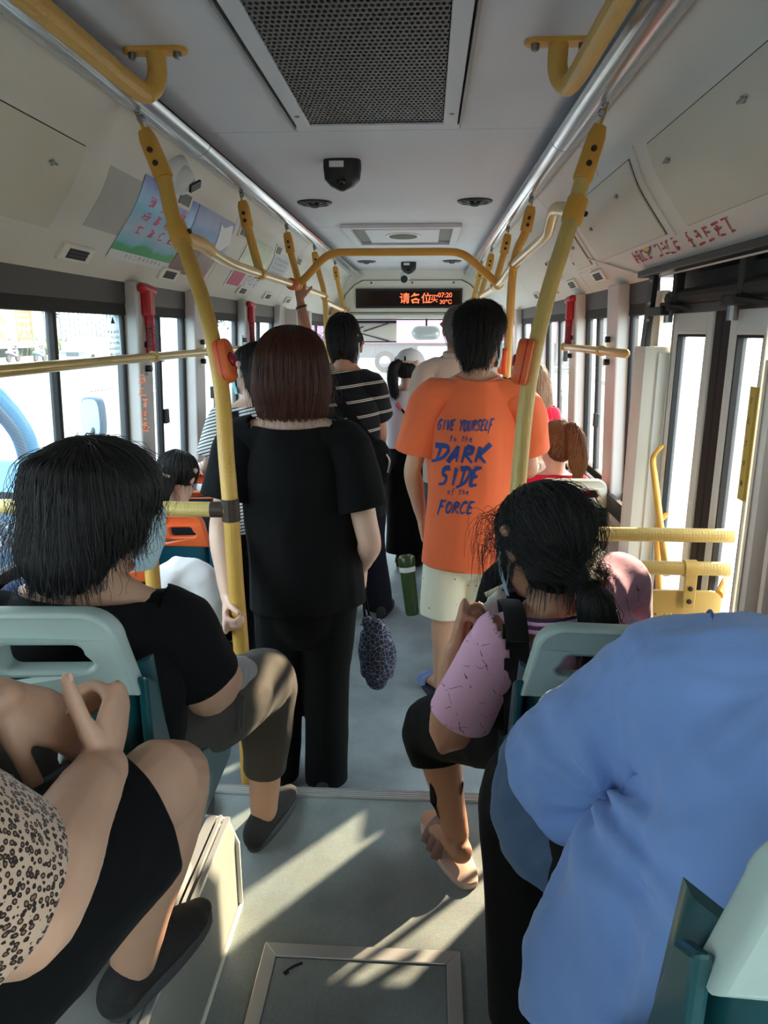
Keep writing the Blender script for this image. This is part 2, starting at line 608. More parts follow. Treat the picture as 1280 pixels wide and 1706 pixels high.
# ---------------------------------------------------------------- coves (curved panels above the windows)
PROF = catmull([(.722, 0, 2.285), (.735, 0, 2.262), (.788, 0, 2.212), (.815, 0, 2.15), (.86, 0, 2.05), (.915, 0, 1.97), (.975, 0, 1.89), (1.02, 0, 1.83), (1.05, 0, 1.795)], 4)
PL = [0.0]
for i in range(1, len(PROF)): PL.append(PL[-1] + (PROF[i] - PROF[i - 1]).length)
PL = [x / PL[-1] for x in PL]
def cove_pt(sd, s, y, off=0.0):
    s = min(max(s, 0), 1)
    i = 0
    while i < len(PL) - 2 and PL[i + 1] < s: i += 1
    t = (s - PL[i]) / (PL[i + 1] - PL[i])
    p = PROF[i].lerp(PROF[i + 1], t)
    a, b = PROF[max(i - 1, 0)], PROF[min(i + 2, len(PROF) - 1)]
    d = (b - a).normalized()
    n = Vector((d.z, 0, -d.x))          # towards the aisle
    if n.x > 0: n = -n
    q = p + n * off
    return Vector((sd * q.x, y, q.z))
def cove_s_at(x, z):
    return min((((PROF[i].x - x) ** 2 + (PROF[i].z - z) ** 2), PL[i]) for i in range(len(PROF)))[1]
def cove_patch(sd, s0, s1, y0, y1, off=.002, th=.002, nu=10, nv=2, shape=None):
    def f(u, v, d):
        s, y = (s0 + (s1 - s0) * u, y0 + (y1 - y0) * v) if shape is None else shape(u, v)
        return cove_pt(sd, s, y, off + th - d if d else off + th)
    return MB().slab(lambda u, v, d: f(u, v, d), nu, nv, th)
coves = {}
segs = {-1: [(-2.3, 1.2), (1.206, 3.97), (3.976, 5.9), (5.906, 9.2)], 1: [(-2.3, 1.2), (1.206, 2.92), (2.926, 3.98), (3.986, 5.9), (5.906, 9.2)]}
for sd in (-1, 1):
    root = None
    for (a, b) in segs[sd]:
        mb = MB().slab(lambda u, v, d, sd=sd, a=a, b=b: cove_pt(sd, u, a + (b - a) * v, -d), 32, 1, .01)
        if root is None:
            root = mb.build('trim_3', M['cove'], None, smooth=35)
            tag(root, 'beige plastic cove panels above the %s windows' % ('left' if sd < 0 else 'right'), kind='structure')
        else:
            mb.build('cove_panel', M['cove'], root, smooth=35)
    MB().slab(lambda u, v, d, sd=sd: cove_pt(sd, u, -2.3 + 11.5 * v, -.012 - d), 16, 1, .004).build('cove_backing', M['seam'], root)
    coves[sd] = root

def lock_mb(sd, s, y):
    p = cove_pt(sd, s, y, .004); q = cove_pt(sd, s, y, .016)
    ax = (q - p).normalized()
    mb = MB().lathe([(.013, 0), (.013, .004), (.008, .006), (.008, .012)], p, ax, 12)
    mb.bar(q - Vector((0, .018, 0)), q + Vector((0, .018, 0)), .006, .006)
    return mb
def cove_door(sd, s0, s1, y0, y1, locks):
    fr = cove_patch(sd, s0 - .05, s1 + .03, y0 - .06, y1 + .06, 0.0, .005).build('hatch_frame', M['cove'], coves[sd], smooth=40, bevel=.0)
    cove_patch(sd, s0 - .006, s1 + .004, y0 - .006, y1 + .006, .003, .003).build('shadow_gap', M['seam'], fr)
    cove_patch(sd, s0, s1, y0, y1, .004, .007).build('hatch_door', M['cove_door'], fr, smooth=40)
    for s, y in locks:
        lock_mb(sd, s, y).build('lock', M['alu_dull'], fr, smooth=40)
sT, sB = cove_s_at(.83, 2.12), cove_s_at(.965, 1.90)
cove_door(-1, sT, sB, .95, 2.25, [(sT + .13, 2.1)])
cove_door(1, sT, sB, .75, 2.32, [(sT + .12, 2.2), (sT + .1, 1.7)])
cove_door(1, sT, sB, 2.52, 3.42, [(sT + .12, 2.75), (sT + .2, 3.25)])
cove_door(1, sT + .1, sB, 3.6, 3.9, [(sT + .25, 3.72)])
# worn blank sticker residue on the left
cove_patch(-1, sT + .02, sB - .06, 2.45, 2.95, .0, .001).build('sticker_residue', mat('sticker_residue', srgb(190, 188, 182), .7, var=.06, vscale=20), coves[-1])

def cove_vent(sd, y, s=None, ln=.11):
    s = cove_s_at(1.0, 1.855) if s is None else s
    c = cove_pt(sd, s, y); n = (cove_pt(sd, s, y, .01) - c).normalized()
    d = (cove_pt(sd, s + .03, y) - c).normalized()
    R = Matrix((Vector((0, 1, 0)), d, n)).transposed().to_4x4(); R.translation = c
    t = thing('speaker_grille', 'x', 'air outlet', c)
    MB().box(-ln, ln, -.03, .03, -.004, .012, R, .008).build('bezel', M['cream'], t)
    MB().box(-ln * .62, ln * .62, -.018, .018, .006, .0135, R).build('vent_hole', M['black'], t)
    for k in range(3):
        MB().bar(R @ Vector((-ln * .6, -.012 + .012 * k, .015)), R @ Vector((ln * .6, -.012 + .012 * k, .015)), .003, .003).build('slat', M['grime'], t)
    return t
for i, (y, lb) in enumerate(((2.5, 'beige air outlet over the left window, nearest to the viewer'), (3.4, 'beige air outlet over the left window, under the landscape poster'),
                             (4.75, 'beige air outlet over the left window, third from the viewer'), (5.5, 'beige air outlet over the left window, fourth from the viewer'),
                             (6.3, 'beige air outlet over the left window, farthest along'))):
    cove_vent(-1, y)['label'] = lb
for i, (y, lb) in enumerate(((3.62, 'beige air outlet on the right cove beside the door mechanism'), (4.25, 'beige air outlet on the right cove, second beyond the door'),
                             (4.9, 'beige air outlet on the right cove, third beyond the door'), (5.6, 'beige air outlet on the right cove, farthest along'))):
    cove_vent(1, y)['label'] = lb
for o in [o for o in COL.objects if o.name.startswith('speaker_grille')]:
    o['group'] = 'air outlets in the coves'; o.name = 'air_outlet'

# small square lamps / reading vents high on the left cove
for i, y in enumerate((3.15, 4.15, 5.1, 5.9, 6.7)):
    s = cove_s_at(.82, 2.14) + .02
    c = cove_pt(-1, s, y)
    t = thing('reading_vent', ('small dark vent high on the left cove, just above the landscape poster' if i == 0 else
                               'small dark vent high on the left cove, %s of the row' % ('second', 'third', 'fourth', 'last')[i - 1]), 'vent', c, 'small vents high on the left cove')
    cove_patch(-1, s - .045, s + .075, y - .095, y + .095, 0, .006, 4).build('bezel', M['cove'], t, bevel=.002)
    cove_patch(-1, s - .022, s + .052, y - .065, y + .065, .003, .006, 4).build('vent_hole', M['black'], t)

# ---------------------------------------------------------------- air return grille in the ceiling
g = thing('ceiling_grille', 'black perforated air return grille in a grey frame on the ceiling', 'ceiling grille', (0, 1.8, CZ))
gx, gy0, gy1 = .236, .75, 2.80
def hexplate(x0, x1, y0, y1, z, px, py):
    mb = MB()
    nx, ny = int((x1 - x0) / px), int((y1 - y0) / py)
    for j in range(ny):
        for i in range(nx):
            cx = x0 + (i + .5 + (.5 if j % 2 else 0) - .25) * (x1 - x0) / nx
            cy = y0 + (j + .5) * (y1 - y0) / ny
            hx, hy = (x1 - x0) / nx / 2, (y1 - y0) / ny / 2
            outer = [(cx - hx, cy), (cx - hx, cy - hy), (cx, cy - hy), (cx + hx, cy - hy), (cx + hx, cy), (cx + hx, cy + hy), (cx, cy + hy), (cx - hx, cy + hy)]
            ang = [PI, PI * 1.25, PI * 1.5, PI * 1.75, 0, PI * .25, PI * .5, PI * .75]
            inner = [(cx + hx * .72 * math.cos(a), cy + hy * .72 * math.sin(a)) for a in ang]
            vs = [(x, y, z) for x, y in outer] + [(x, y, z) for x, y in inner] + [(x, y, z + .004) for x, y in inner]
            fs = [(k, (k + 1) % 8, 8 + (k + 1) % 8, 8 + k) for k in range(8)] + [(8 + k, 8 + (k + 1) % 8, 16 + (k + 1) % 8, 16 + k) for k in range(8)]
            mb.add(vs, fs)
    return mb
pp = hexplate(-gx, gx, gy0, gy1, CZ - .006, .0145, .025).build('perforated_plate', mat('grille_plate', srgb(92, 88, 86), .45, .4, var=.1), g, fix=False)
pp['kind'] = 'stuff'
MB().box(-gx, gx, gy0, gy1, CZ + .02, CZ + .03).build('backing', mat('grille_dark', srgb(14, 13, 13), .9), g)
for (a, b, c, d) in ((-gx - .05, -gx, gy0, gy1 + .02), (gx, gx + .05, gy0, gy1 + .02), (-gx, gx, gy1, gy1 + .02), (-gx, gx, gy0 - .03, gy0)):
    MB().box(a, b, c, d, CZ - .012, CZ + .006).build('frame_strip', M['ceil'], g, bevel=.003)
for sd in (-1, 1):
    MB().box(min(sd * (gx + .056), sd * (gx + .064)), max(sd * (gx + .056), sd * (gx + .064)), gy0, gy1 + .03, CZ - .018, CZ + .004).build('edge_strip', M['alu_dull'], g, bevel=.001)
    MB().lathe([(.009, 0), (.009, .002), (.005, .003)], (sd * (gx + .026), 2.68, CZ - .012), (0, 0, -1), 12).build('screw', M['steel'], g)

# roof hatch
h = thing('roof_hatch', 'white roof hatch with an oval vent in the ceiling', 'roof hatch', (0, 5.7, CZ))
mb = MB()
for (a, b, c, d) in ((-.42, .42, 5.28, 5.34), (-.42, -.36, 5.34, 6.3), (.36, .42, 5.34, 6.3), (-.42, .42, 6.3, 6.36)):
    mb.box(a, b, c, d, CZ - .03, CZ)
mb.build('frame', M['ceil'], h, bevel=.006)
MB().box(-.36, .36, 5.34, 6.3, CZ - .004, CZ - .001).build('recess', mat('hatch_recess', srgb(120, 118, 108), .6), h)
MB().box(-.27, .27, 5.45, 6.2, CZ - .022, CZ - .002, None, .01).build('lid', M['ceil'], h)
MB().lathe([(.13, 0), (.13, .006), (.12, .008)], (0, 0, 0), (0, 0, -1), 28).build('oval_rim', M['cream'], h).data.transform(Matrix.Translation((0, 5.75, CZ - .022)) @ Matrix.Diagonal((1.0, 1.3, 1, 1)))
MB().lathe([(.105, 0), (.105, .004)], (0, 0, 0), (0, 0, -1), 28).build('oval_vent', mat('vent_mesh', srgb(92, 88, 76), .7, var=.3, vscale=60), h).data.transform(Matrix.Translation((0, 5.75, CZ - .03)) @ Matrix.Diagonal((1.0, 1.3, 1, 1)))

# round black vents and camera domes
def round_vent(x, y, label):
    t = thing('round_vent', label, 'vent', (x, y, CZ), 'round black ceiling vents')
    MB().lathe([(.1, 0), (.1, .006), (.085, .014), (.078, .014), (.072, .004)], (x, y, CZ), (0, 0, -1), 28).build('rim', M['black'], t, smooth=40)
    MB().lathe([(.03, .0), (.036, .02), (.02, .03)], (x, y, CZ), (0, 0, -1), 16).build('hub', M['black'], t, smooth=40)
    for k in range(8):
        a = 2 * PI * k / 8
        MB().bar((x + .03 * math.cos(a), y + .03 * math.sin(a), CZ - .016), (x + .076 * math.cos(a), y + .076 * math.sin(a), CZ - .01), .024, .005).build('fin', M['black'], t)
    return t
round_vent(-.467, 4.42, 'round black ceiling vent, near one left of the dark camera')
round_vent(.45, 4.42, 'round black ceiling vent, near one beside the right lamp cover')
round_vent(-.46, 8.0, 'round black ceiling vent, far one at the front left')
round_vent(.44, 8.0, 'round black ceiling vent, far one at the front right')
def black_camera(x, y, label, k=1.0):
    t = thing('ceiling_camera', label, 'camera', (x, y, CZ), 'black ceiling cameras')
    P = [(.0, .0, 1.0, 1.0), (.0, .03, 1.02, 1.0), (-.005, .075, .95, .9), (-.015, .105, .62, .62), (-.02, .125, .12, .2)]
    mb = MB()
    vs, fs = [], []
    sg = 16
    for (dy, h_, sx, sy) in P:
        for j in range(sg):
            a = 2 * PI * j / sg
            c, s_ = math.cos(a), math.sin(a)
            e = .6
            vs.append((x + k * .082 * sx * (abs(c) ** e) * (1 if c > 0 else -1), y + k * (dy + .06 * sy * (abs(s_) ** e) * (1 if s_ > 0 else -1)), CZ - k * h_))
    for i in range(len(P) - 1):
        for j in range(sg):
            q = (j + 1) % sg
            fs.append((i * sg + j, i * sg + q, i * sg + sg + q, i * sg + sg + j))
    fs.append(tuple(range(sg)))
    fs.append(tuple((len(P) - 1) * sg + j for j in range(sg)))
    mb.add(vs, fs)
    mb.build('housing', M['black'], t, smooth=50)
    MB().box(x - .05 * k, x + .012 * k, y - .0645 * k, y - .06 * k, CZ - .036 * k, CZ - .012 * k).build('label_sticker', M['white'], t)
    MB().ball((x, y - .05 * k, CZ - .085 * k), (.024 * k, .012 * k, .024 * k), 12, 8).build('lens', mat('lens_glass', srgb(8, 8, 10), .1), t, smooth=180)
black_camera(-.19, 3.4, 'wedge-shaped black camera under the ceiling with white sticker')
black_camera(-.02, 8.15, 'small black camera far up front over the display', 1.0)
t = thing('bullet_camera', 'white bullet camera at the front, right of nothing but under the black one', 'camera', (-.08, 8.9, 2.24))
t['label'] = 'white bullet camera above the display panel at the front'
MB().tube([(-.085, 8.98, 2.25), (-.085, 8.8, 2.20)], [.05, .056], 18, round_end=True).build('housing', M['white'], t, smooth=60)
MB().lathe([(.042, 0), (.042, .012), (.03, .014)], (-.085, 8.756, 2.188), (0, -.96, -.27), 18).build('lens_face', M['black'], t, smooth=40)
MB().box(-.11, -.06, 8.92, 9.0, 2.25, 2.32).build('bracket', M['white'], t, bevel=.004)
# white dome camera on the left cove behind the pole head
c = cove_pt(-1, cove_s_at(.8, 2.18), 2.95)
t = thing('dome_camera', 'white dome camera on the left cove behind the yellow pole head', 'camera', c)
n = (cove_pt(-1, cove_s_at(.8, 2.18), 2.95, .01) - c).normalized()
MB().lathe([(.085, -.01), (.085, .02), (.075, .035), (.06, .045)], c, n, 24).build('base', M['white'], t, smooth=40)
MB().ball(c + n * .035, (.058, .058, .058), 18, 12).build('dome', M['white'], t, smooth=180)
MB().bar(c + n * .085 + Vector((.0, -.02, -.02)), c + n * .09 + Vector((.02, .03, .01)), .03, .01, n).build('lens_slot', M['black'], t)

# ---------------------------------------------------------------- side walls, pillars, windows
def wx(z): return 1.05 + (1.79 - z) * .04
SILL, GT = .86, 1.69
def wall(side, y0, y1, z0, z1, th=.05, ext=0.0, name=None, m=None):
    mb = MB()
    q = [(side * (wx(z0) + ext), z0), (side * (wx(z1) + ext), z1), (side * (wx(z1) + th + ext), z1), (side * (wx(z0) + th + ext), z0)]
    mb.prism(q, y0, y1, 'y')
    return mb
wl = wall(-1, -2.4, 9.6, -.3, SILL).build('wall_left', M['wall']); tag(wl, 'grey lower side wall under the left windows', kind='structure')
wall(-1, -2.4, 9.6, GT + .02, 2.1, .04, -.0).build('header', M['band'], wl)
wr = wall(1, 2.98, 9.6, -.3, SILL).build('wall_right', M['wall']); tag(wr, 'grey lower side wall under the right windows', kind='structure')
wall(1, .5, 1.85, -.3, 2.1, .05, .0).build('solid_panel', M['wall'], wr)
wall(1, -2.4, .5, -.3, SILL).build('lower_panel', M['wall'], wr)
wall(1, -2.4, .5, GT + .02, 2.1, .04).build('header', M['band'], wr)
wall(1, 2.98, 9.6, GT + .02, 2.1, .04).build('header', M['band'], wr)
wb = MB().box(-1.2, 1.2, -2.45, -2.4, -.3, 2.4).build('wall_back', M['wall']); tag(wb, 'rear wall of the bus behind the viewer', kind='structure')
roof = MB().box(-1.15, 1.15, -2.45, 9.7, 2.42, 2.45).build('roof', M['wall']); tag(roof, 'outer roof skin of the bus', kind='structure')
for sd in (-1, 1):
    MB().prism([(sd * 1.07, 2.0), (sd * 1.13, 2.0), (sd * 1.15, 2.45), (sd * 1.1, 2.45)], -2.4, 9.6, 'y').build('roof_side', M['wall'], roof)

def pillar(side, y0, y1, depth=.05, label=None, z0=.55, face=None):
    mb = MB()
    q = [(side * (wx(z0) - depth), z0), (side * (wx(1.8) - depth), 1.8), (side * (wx(1.8) + .06), 1.8), (side * (wx(z0) + .06), z0)]
    mb.prism(q, y0, y1, 'y')
    o = mb.build('pillar', M['pillar'], None, bevel=.008)
    return tag(o, label, kind='structure')
WN = [0]
def window(side, y0, y1, splits, label, latches=(), z0=SILL, z1=GT):
    """side window: rubber frame, panes between the mullions, latch boxes"""
    WN[0] += 1
    x = lambda z: side * (wx(z) + .02)
    mb = MB()
    t = .026
    for (a, b) in ((y0, y0 + t * .7), (y1 - t * .7, y1)):
        mb.prism([(x(z0) - side * .015, z0), (x(z1) - side * .015, z1), (x(z1) + side * .02, z1), (x(z0) + side * .02, z0)], a, b, 'y')
    mb.prism([(x(z0) - side * .02, z0 - .02), (x(z0) - side * .02, z0 + t), (x(z0) + side * .02, z0 + t), (x(z0) + side * .02, z0 - .02)], y0, y1, 'y')
    mb.prism([(x(z1) - side * .02, z1 - t), (x(z1) - side * .02, z1 + .04), (x(z1) + side * .02, z1 + .04), (x(z1) + side * .02, z1 - t)], y0, y1, 'y')
    fr = mb.build('window_%d' % WN[0], M['rubber'], None, bevel=.004)
    tag(fr, label, kind='structure')
    ys = [y0 + t * .7] + list(splits) + [y1 - t * .7]
    for i, yy in enumerate(splits):
        MB().prism([(x(z0) - side * .015, z0), (x(z1) - side * .015, z1), (x(z1) + side * .015, z1), (x(z0) + side * .015, z0)], yy - .011, yy + .011, 'y').build('mullion', M['rubber'], fr, bevel=.003)
    for i in range(len(ys) - 1):
        a, b = ys[i], ys[i + 1]
        o_ = .004 if i % 2 else -.004
        MB().add([(x(z0) + o_, a, z0), (x(z0) + o_, b, z0), (x(z1) + o_, b, z1), (x(z1) + o_, a, z1)], [(0, 1, 2, 3)]).build('pane', M['glass'], fr)
    for (yy, zz) in latches:
        xx = x(zz) - side * .018
        MB().box(xx - .012, xx + .012, yy - .02, yy + .02, zz - .035, zz + .035, None, .004).build('latch', M['black'], fr)
    return fr
# left: pillars then windows
for y0, y1, lb in ((.72, .86, 'left window pillar beside the viewer'), (3.02, 3.17, 'left window pillar carrying the near red hammer'), (3.78, 3.94, 'left window pillar, second from the viewer'),
                   (4.84, 5.02, 'left window pillar carrying the far red hammer'), (6.0, 6.25, 'broad left pillar behind the driver partition'), (7.5, 7.65, 'left pillar near the driver')):
    pillar(-1, y0, y1, label=lb)
window(-1, -2.2, .72, (-.8,), 'left rear window beside the viewer')
window(-1, .86, 3.02, (2.44,), 'large left window looking onto the blue truck')
window(-1, 3.17, 3.78, (3.42,), 'left window with a sliding pane, second from the viewer', ((3.45, 1.2),))
window(-1, 3.94, 4.84, (4.38,), 'left window with a dark latch, third from the viewer', ((4.25, 1.25),))
window(-1, 5.02, 6.0, (5.5,), 'left window, fourth from the viewer', ((5.2, 1.3),))
window(-1, 6.25, 7.5, (6.9,), 'left window, fifth from the viewer')
window(-1, 7.65, 9.3, (8.4,), 'driver side window at the far left')
# right
for y0, y1, lb in ((3.27, 3.45, 'right window pillar next to the door column'), (4.15, 4.33, 'right window pillar carrying the red hammer'), (5.5, 5.68, 'right window pillar farther along'), (6.9, 7.05, 'right pillar before the front door'),
                   ):
    pillar(1, y0, y1, label=lb)
window(1, 2.98, 3.27, (), 'narrow right window behind the white door column')
window(1, 3.45, 4.15, (3.88,), 'right window with a dark latch beside the ponytail passenger', ((3.83, 1.15),))
window(1, 4.33, 5.5, (5.0, ), 'right window over the red-vest passenger', ((4.72, 1.45),), z0=1.0)
window(1, 5.68, 6.9, (6.3,), 'right window farther along', z0=1.0)
window(1, 7.05, 9.3, (7.8, 8.5), 'front door glazing on the far right', z0=.3)
window(1, -2.2, .5, (-.8,), 'right rear window behind the viewer')
sl = wall(1, 3.0, 9.4, .8, .88, .02, -.06).build('trim_4', M['band']); tag(sl, 'dark sill ledge under the right windows', kind='structure')
wall(1, 4.45, 6.9, .7, 1.0, .03, -.05).build('lower_sill', M['black'], sl)
for k in range(3): wall(1, 4.5, 6.9, .93 + .03 * k, .945 + .03 * k, .02, -.07).build('sill_rib', M['alu'], sl)

# ---------------------------------------------------------------- front bulkhead and windscreen
FY = 9.2
wf = MB()
out = [(-1.1, 1.79), (-1.05, 2.0), (-.72, 2.33), (.72, 2.33), (1.05, 2.0), (1.1, 1.79)]
wf.prism(out, FY, FY + .05, 'y')
wf = wf.build('wall_front', M['cream'], bevel=.0); tag(wf, 'cream bulkhead panel over the windscreen with the display', kind='structure')
pan = [(-.84, 1.83), (-.86, 1.9), (-.82, 2.03), (-.7, 2.15), (-.6, 2.2), (.6, 2.2), (.7, 2.15), (.82, 2.03), (.86, 1.9), (.84, 1.83)]
MB().prism([(x * 1.012, 2.015 + (z - 2.015) * 1.035) for x, z in pan], FY - .008, FY, 'y').build('panel_gap', M['seam'], wf)
MB().prism(pan, FY - .02, FY - .006, 'y').build('access_panel', M['cream'], wf, bevel=.004)
for x in (-.5, .0, .5): MB().lathe([(.012, 0), (.012, .004)], (x, FY - .02, 2.175), (0, -1, 0), 10).build('screw', M['grime'], wf)
MB().box(-1.12, 1.12, FY - .06, FY + .3, 1.755, 1.80).build('lintel', M['cream'], wf, bevel=.006)
d = thing('led_display', 'black display board with red lettering over the windscreen', 'display', (0, FY - .05, 1.98))
MB().box(-.69, .61, FY - .05, FY - .02, 1.875, 2.105).build('housing', M['black'], d, bevel=.004)
led = mat('led_red', (1.0, .16, .06, 1), .5)
nt, n, l, p = nodes(led)      # dot matrix: the lit colour is broken into a grid of lamps
tc = n.new('ShaderNodeTexCoord'); sp = n.new('ShaderNodeSeparateXYZ'); l.new(tc.outputs['Object'], sp.inputs[0])
def dotaxis(sock):
    a = n.new('ShaderNodeMath'); a.operation = 'MULTIPLY'; a.inputs[1].default_value = 2 * PI / .0085; l.new(sock, a.inputs[0])
    b = n.new('ShaderNodeMath'); b.operation = 'SINE'; l.new(a.outputs[0], b.inputs[0])
    c_ = n.new('ShaderNodeMath'); c_.operation = 'MULTIPLY_ADD'; c_.inputs[1].default_value = .5; c_.inputs[2].default_value = .75; l.new(b.outputs[0], c_.inputs[0])
    return c_.outputs[0]
mu = n.new('ShaderNodeMath'); mu.operation = 'MULTIPLY'; l.new(dotaxis(sp.outputs[0]), mu.inputs[0]); l.new(dotaxis(sp.outputs[2]), mu.inputs[1])
p.inputs['Emission Color'].default_value = (1.0, .14, .05, 1)
l.new(mu.outputs[0], p.inputs['Emission Strength'])
MB().box(-.665, .585, FY - .053, FY - .049, 1.90, 2.08).build('screen', mat('led_screen', srgb(20, 6, 6), .12), d)
FM = lambda x, z: frame_mat((x, FY - .056, z), (1, 0, 0), (0, 0, 1))
for ch, x in (('请', -.09), ('各', .045), ('位', .175)):
    text_obj('led_character', ch, .13, FM(x, 1.982), led, d, font_bold=True)
text_obj('led_character', '买', .1, FM(.27, 1.98), led, d)
text_obj('led_time', '07:20', .078, FM(.40, 2.025), led, d, font_bold=True)
text_obj('led_temperature', '30℃', .07, FM(.41, 1.945), led, d, font_bold=True)
# windscreen
ws = MB()
for (a, b, c, d_) in ((-1.15, -1.02, .55, 1.8), (1.02, 1.15, .55, 1.8)): ws.box(a, b, 9.5, 9.62, c, d_)
ws.box(-1.15, 1.15, 9.5, 9.62, .72, .8); ws.box(-1.15, 1.15, 9.5, 9.6, 1.74, 1.82)
ws = ws.build('window_front', M['black'], bevel=.01); tag(ws, 'windscreen at the front of the bus', kind='structure')
MB().add([(-1.02, 9.56, .8), (1.02, 9.56, .8), (1.02, 9.56, 1.75), (-1.02, 9.56, 1.75)], [(0, 1, 2, 3)]).build('pane', M['glass'], ws)
MB().box(-1.15, 1.15, 9.0, 9.6, -.3, .78).build('dashboard', mat('dash', srgb(70, 72, 76), .6), ws, bevel=.02)

# ---------------------------------------------------------------- outside: road, traffic, trees
RZ = -.4
M['road'] = mat('asphalt', srgb(118, 121, 124), .85, var=.08, vscale=.8, bump=.1, bscale=30)
M['road_line'] = mat('road_paint', srgb(190, 190, 188), .7)
M['hedge'] = mat('hedge_leaf', srgb(52, 68, 28), .8, var=.5, vscale=6)
M['tree'] = mat('tree_leaf', srgb(56, 74, 48), .8, var=.5, vscale=3)
M['trunk'] = mat('bark', srgb(96, 84, 70), .8)
M['facade'] = mat('pale_facade', srgb(118, 120, 122), .8, var=.05, vscale=.6)
M['facade_win'] = mat('facade_window', srgb(128, 140, 150), .3)
M['tyre'] = mat('tyre', srgb(48, 50, 54), .8)
M['truckblue'] = mat('truck_blue', srgb(66, 146, 190), .3, coat=.4)
M['truckdark'] = mat('truck_seal', srgb(70, 96, 118), .5)
M['pink'] = mat('pink_body', srgb(176, 118, 152), .5)
M['chassis'] = mat('chassis_grey', srgb(78, 84, 90), .7)
road = MB().box(-90, 90, -40, 120, RZ - .2, RZ).build('ground', M['road']); tag(road, 'sunlit pale road outside the bus', kind='structure')
for k, x in enumerate((-4.2, -7.7, -11.2)):
    for j in range(14):
        y = -4 + j * 5.5
        MB().box(x - .08, x + .08, y, y + 2.6, RZ, RZ + .006).build('lane_line', M['road_line'], road)
for j in range(7):
    MB().box(-11.5 + j * 1.0, -11.0 + j * 1.0, 24, 27, RZ, RZ + .006).build('crossing_stripe', M['road_line'], road)
kerb = MB().box(-70, -29, -20, 110, RZ, RZ + .14).build('pavement', mat('pavement', srgb(126, 122, 116), .8, var=.1, vscale=2)); tag(kerb, 'pavement across the road on the left', kind='structure')
kerb2 = MB().box(7, 40, -20, 90, RZ, RZ + .14).build('pavement', kerb.data.materials[0]); tag(kerb2, 'pavement outside the bus door on the right', kind='structure')

def cyl_wheel(mb, c, r, w, axis=(1, 0, 0), seg=24):
    mb.lathe([(r * .62, -w / 2), (r * .96, -w / 2), (r, -w * .35), (r, w * .35), (r * .96, w / 2), (r * .62, w / 2)], c, axis, seg)
    return mb

# blue truck alongside (only its cab is in view)
t = thing('truck', 'light blue truck beside the left window with an oval mirror and white lettering', 'truck', (-3.3, 3.0, RZ))
X0, X1 = -2.32, -4.1
low = [(.9, .02), (2.85, .02), (2.9, .42), (3.1, .66), (3.5, .78), (3.85, .7), (4.1, .4), (4.18, .02), (4.75, .02), (4.8, .5), (4.62, .74), (4.42, .8), (4.2, .62), (3.95, .62), (3.6, .95), (3.1, 1.06), (.9, 1.06)]
# body: outline of the side with wheel opening and sloping window sill
o = MB().prism([(y, z) for y, z in low], X0, X1, 'x').build('cab_body', M['truckblue'], t, bevel=.02)
MB().tube([(X0 - .05, 4.52, .74), (X0 - .06, 4.44, .98), (X0 - .1, 4.2, 1.26), (X0 - .2, 3.85, 1.5), (X0 - .26, 3.4, 1.6)], [(.05, .085)] * 5, 12, 4, side=(1, 0, 0)).build('windscreen_pillar', M['truckblue'], t, smooth=60)
MB().tube([(X0 - .03, 4.38, .78), (X0 - .035, 4.3, 1.0), (X0 - .08, 4.08, 1.24), (X0 - .15, 3.8, 1.44), (X0 - .2, 3.4, 1.54)], [(.03, .04)] * 5, 10, 4, side=(1, 0, 0)).build('window_seal', M['truckdark'], t, smooth=60)
MB().prism([(.9, 1.52), (3.5, 1.54), (3.3, 1.72), (.9, 1.74)], X0 - .2, X1 + .2, 'x').build('roof', M['truckblue'], t, bevel=.03)
MB().box(X0 - .16, X0 - .04, 1.5, 1.62, 1.0, 1.6).build('door_pillar', M['truckblue'], t)
MB().add([(X0 - .07, 4.22, .63), (X0 - .07, 3.95, .63), (X0 - .07, 3.6, .96), (X0 - .07, 1.6, 1.06), (X0 - .2, 1.6, 1.54), (X0 - .2, 3.4, 1.54), (X0 - .12, 4.0, 1.3)], [tuple(range(7))]).build('side_window', M['glass'], t)
MB().tube([(X0 + .005, 2.9, .3), (X0 + .005, 3.08, .62), (X0 + .005, 3.5, .74), (X0 + .005, 3.86, .62), (X0 + .005, 4.08, .3)], [(.03, .02)] * 5, 10, 4).build('wheel_arch', M['truckdark'], t, smooth=60)
w = cyl_wheel(MB(), (X0 - .2, 3.5, .06), .46, .3).build('wheel', M['tyre'], t, smooth=40)
MB().lathe([(.28, .0), (.28, .01), (.12, .05), (.1, .05)], (X0 - .055, 3.5, .06), (1, 0, 0), 20).build('hub', M['steel'], w, smooth=40)
MB().tube([(X0 - .02, 4.48, .8), (X0 + .1, 4.72, .84), (X0 + .14, 4.98, .9), (X0 + .14, 5.02, 1.06)], .014, 8, 4).build('mirror_arm', M['black'], t, smooth=60)
mm = MB()
ol = [(.075 * (abs(math.cos(a)) ** .5) * (1 if math.cos(a) > 0 else -1), .15 * (abs(math.sin(a)) ** .6) * (1 if math.sin(a) > 0 else -1)) for a in [2 * PI * k / 24 for k in range(24)]]
mm.prism([(X0 + .13 + x, 1.0 + z) for x, z in ol], 5.0, 5.1, 'y')
mr = mm.build('mirror', M['truckdark'], t, bevel=.012, smooth=50)
mm = MB().prism([(X0 + .13 + x * .86, 1.0 + z * .9) for x, z in ol], 4.993, 4.999, 'y').build('mirror_glass', mat('mirror_glass', srgb(214, 222, 226), .12, .35), mr)
text_obj('lettering', '总质量', .17, frame_mat((X0 + .004, 3.98, .4), (0, 1, .16), (0, -.16, 1)), mat('truck_lettering', srgb(225, 236, 245), .6), t)
MB().bar((X0 + .002, 3.0, .2), (X0 + .002, 4.7, .42), .006, .012).build('crease_line', M['truckdark'], t)

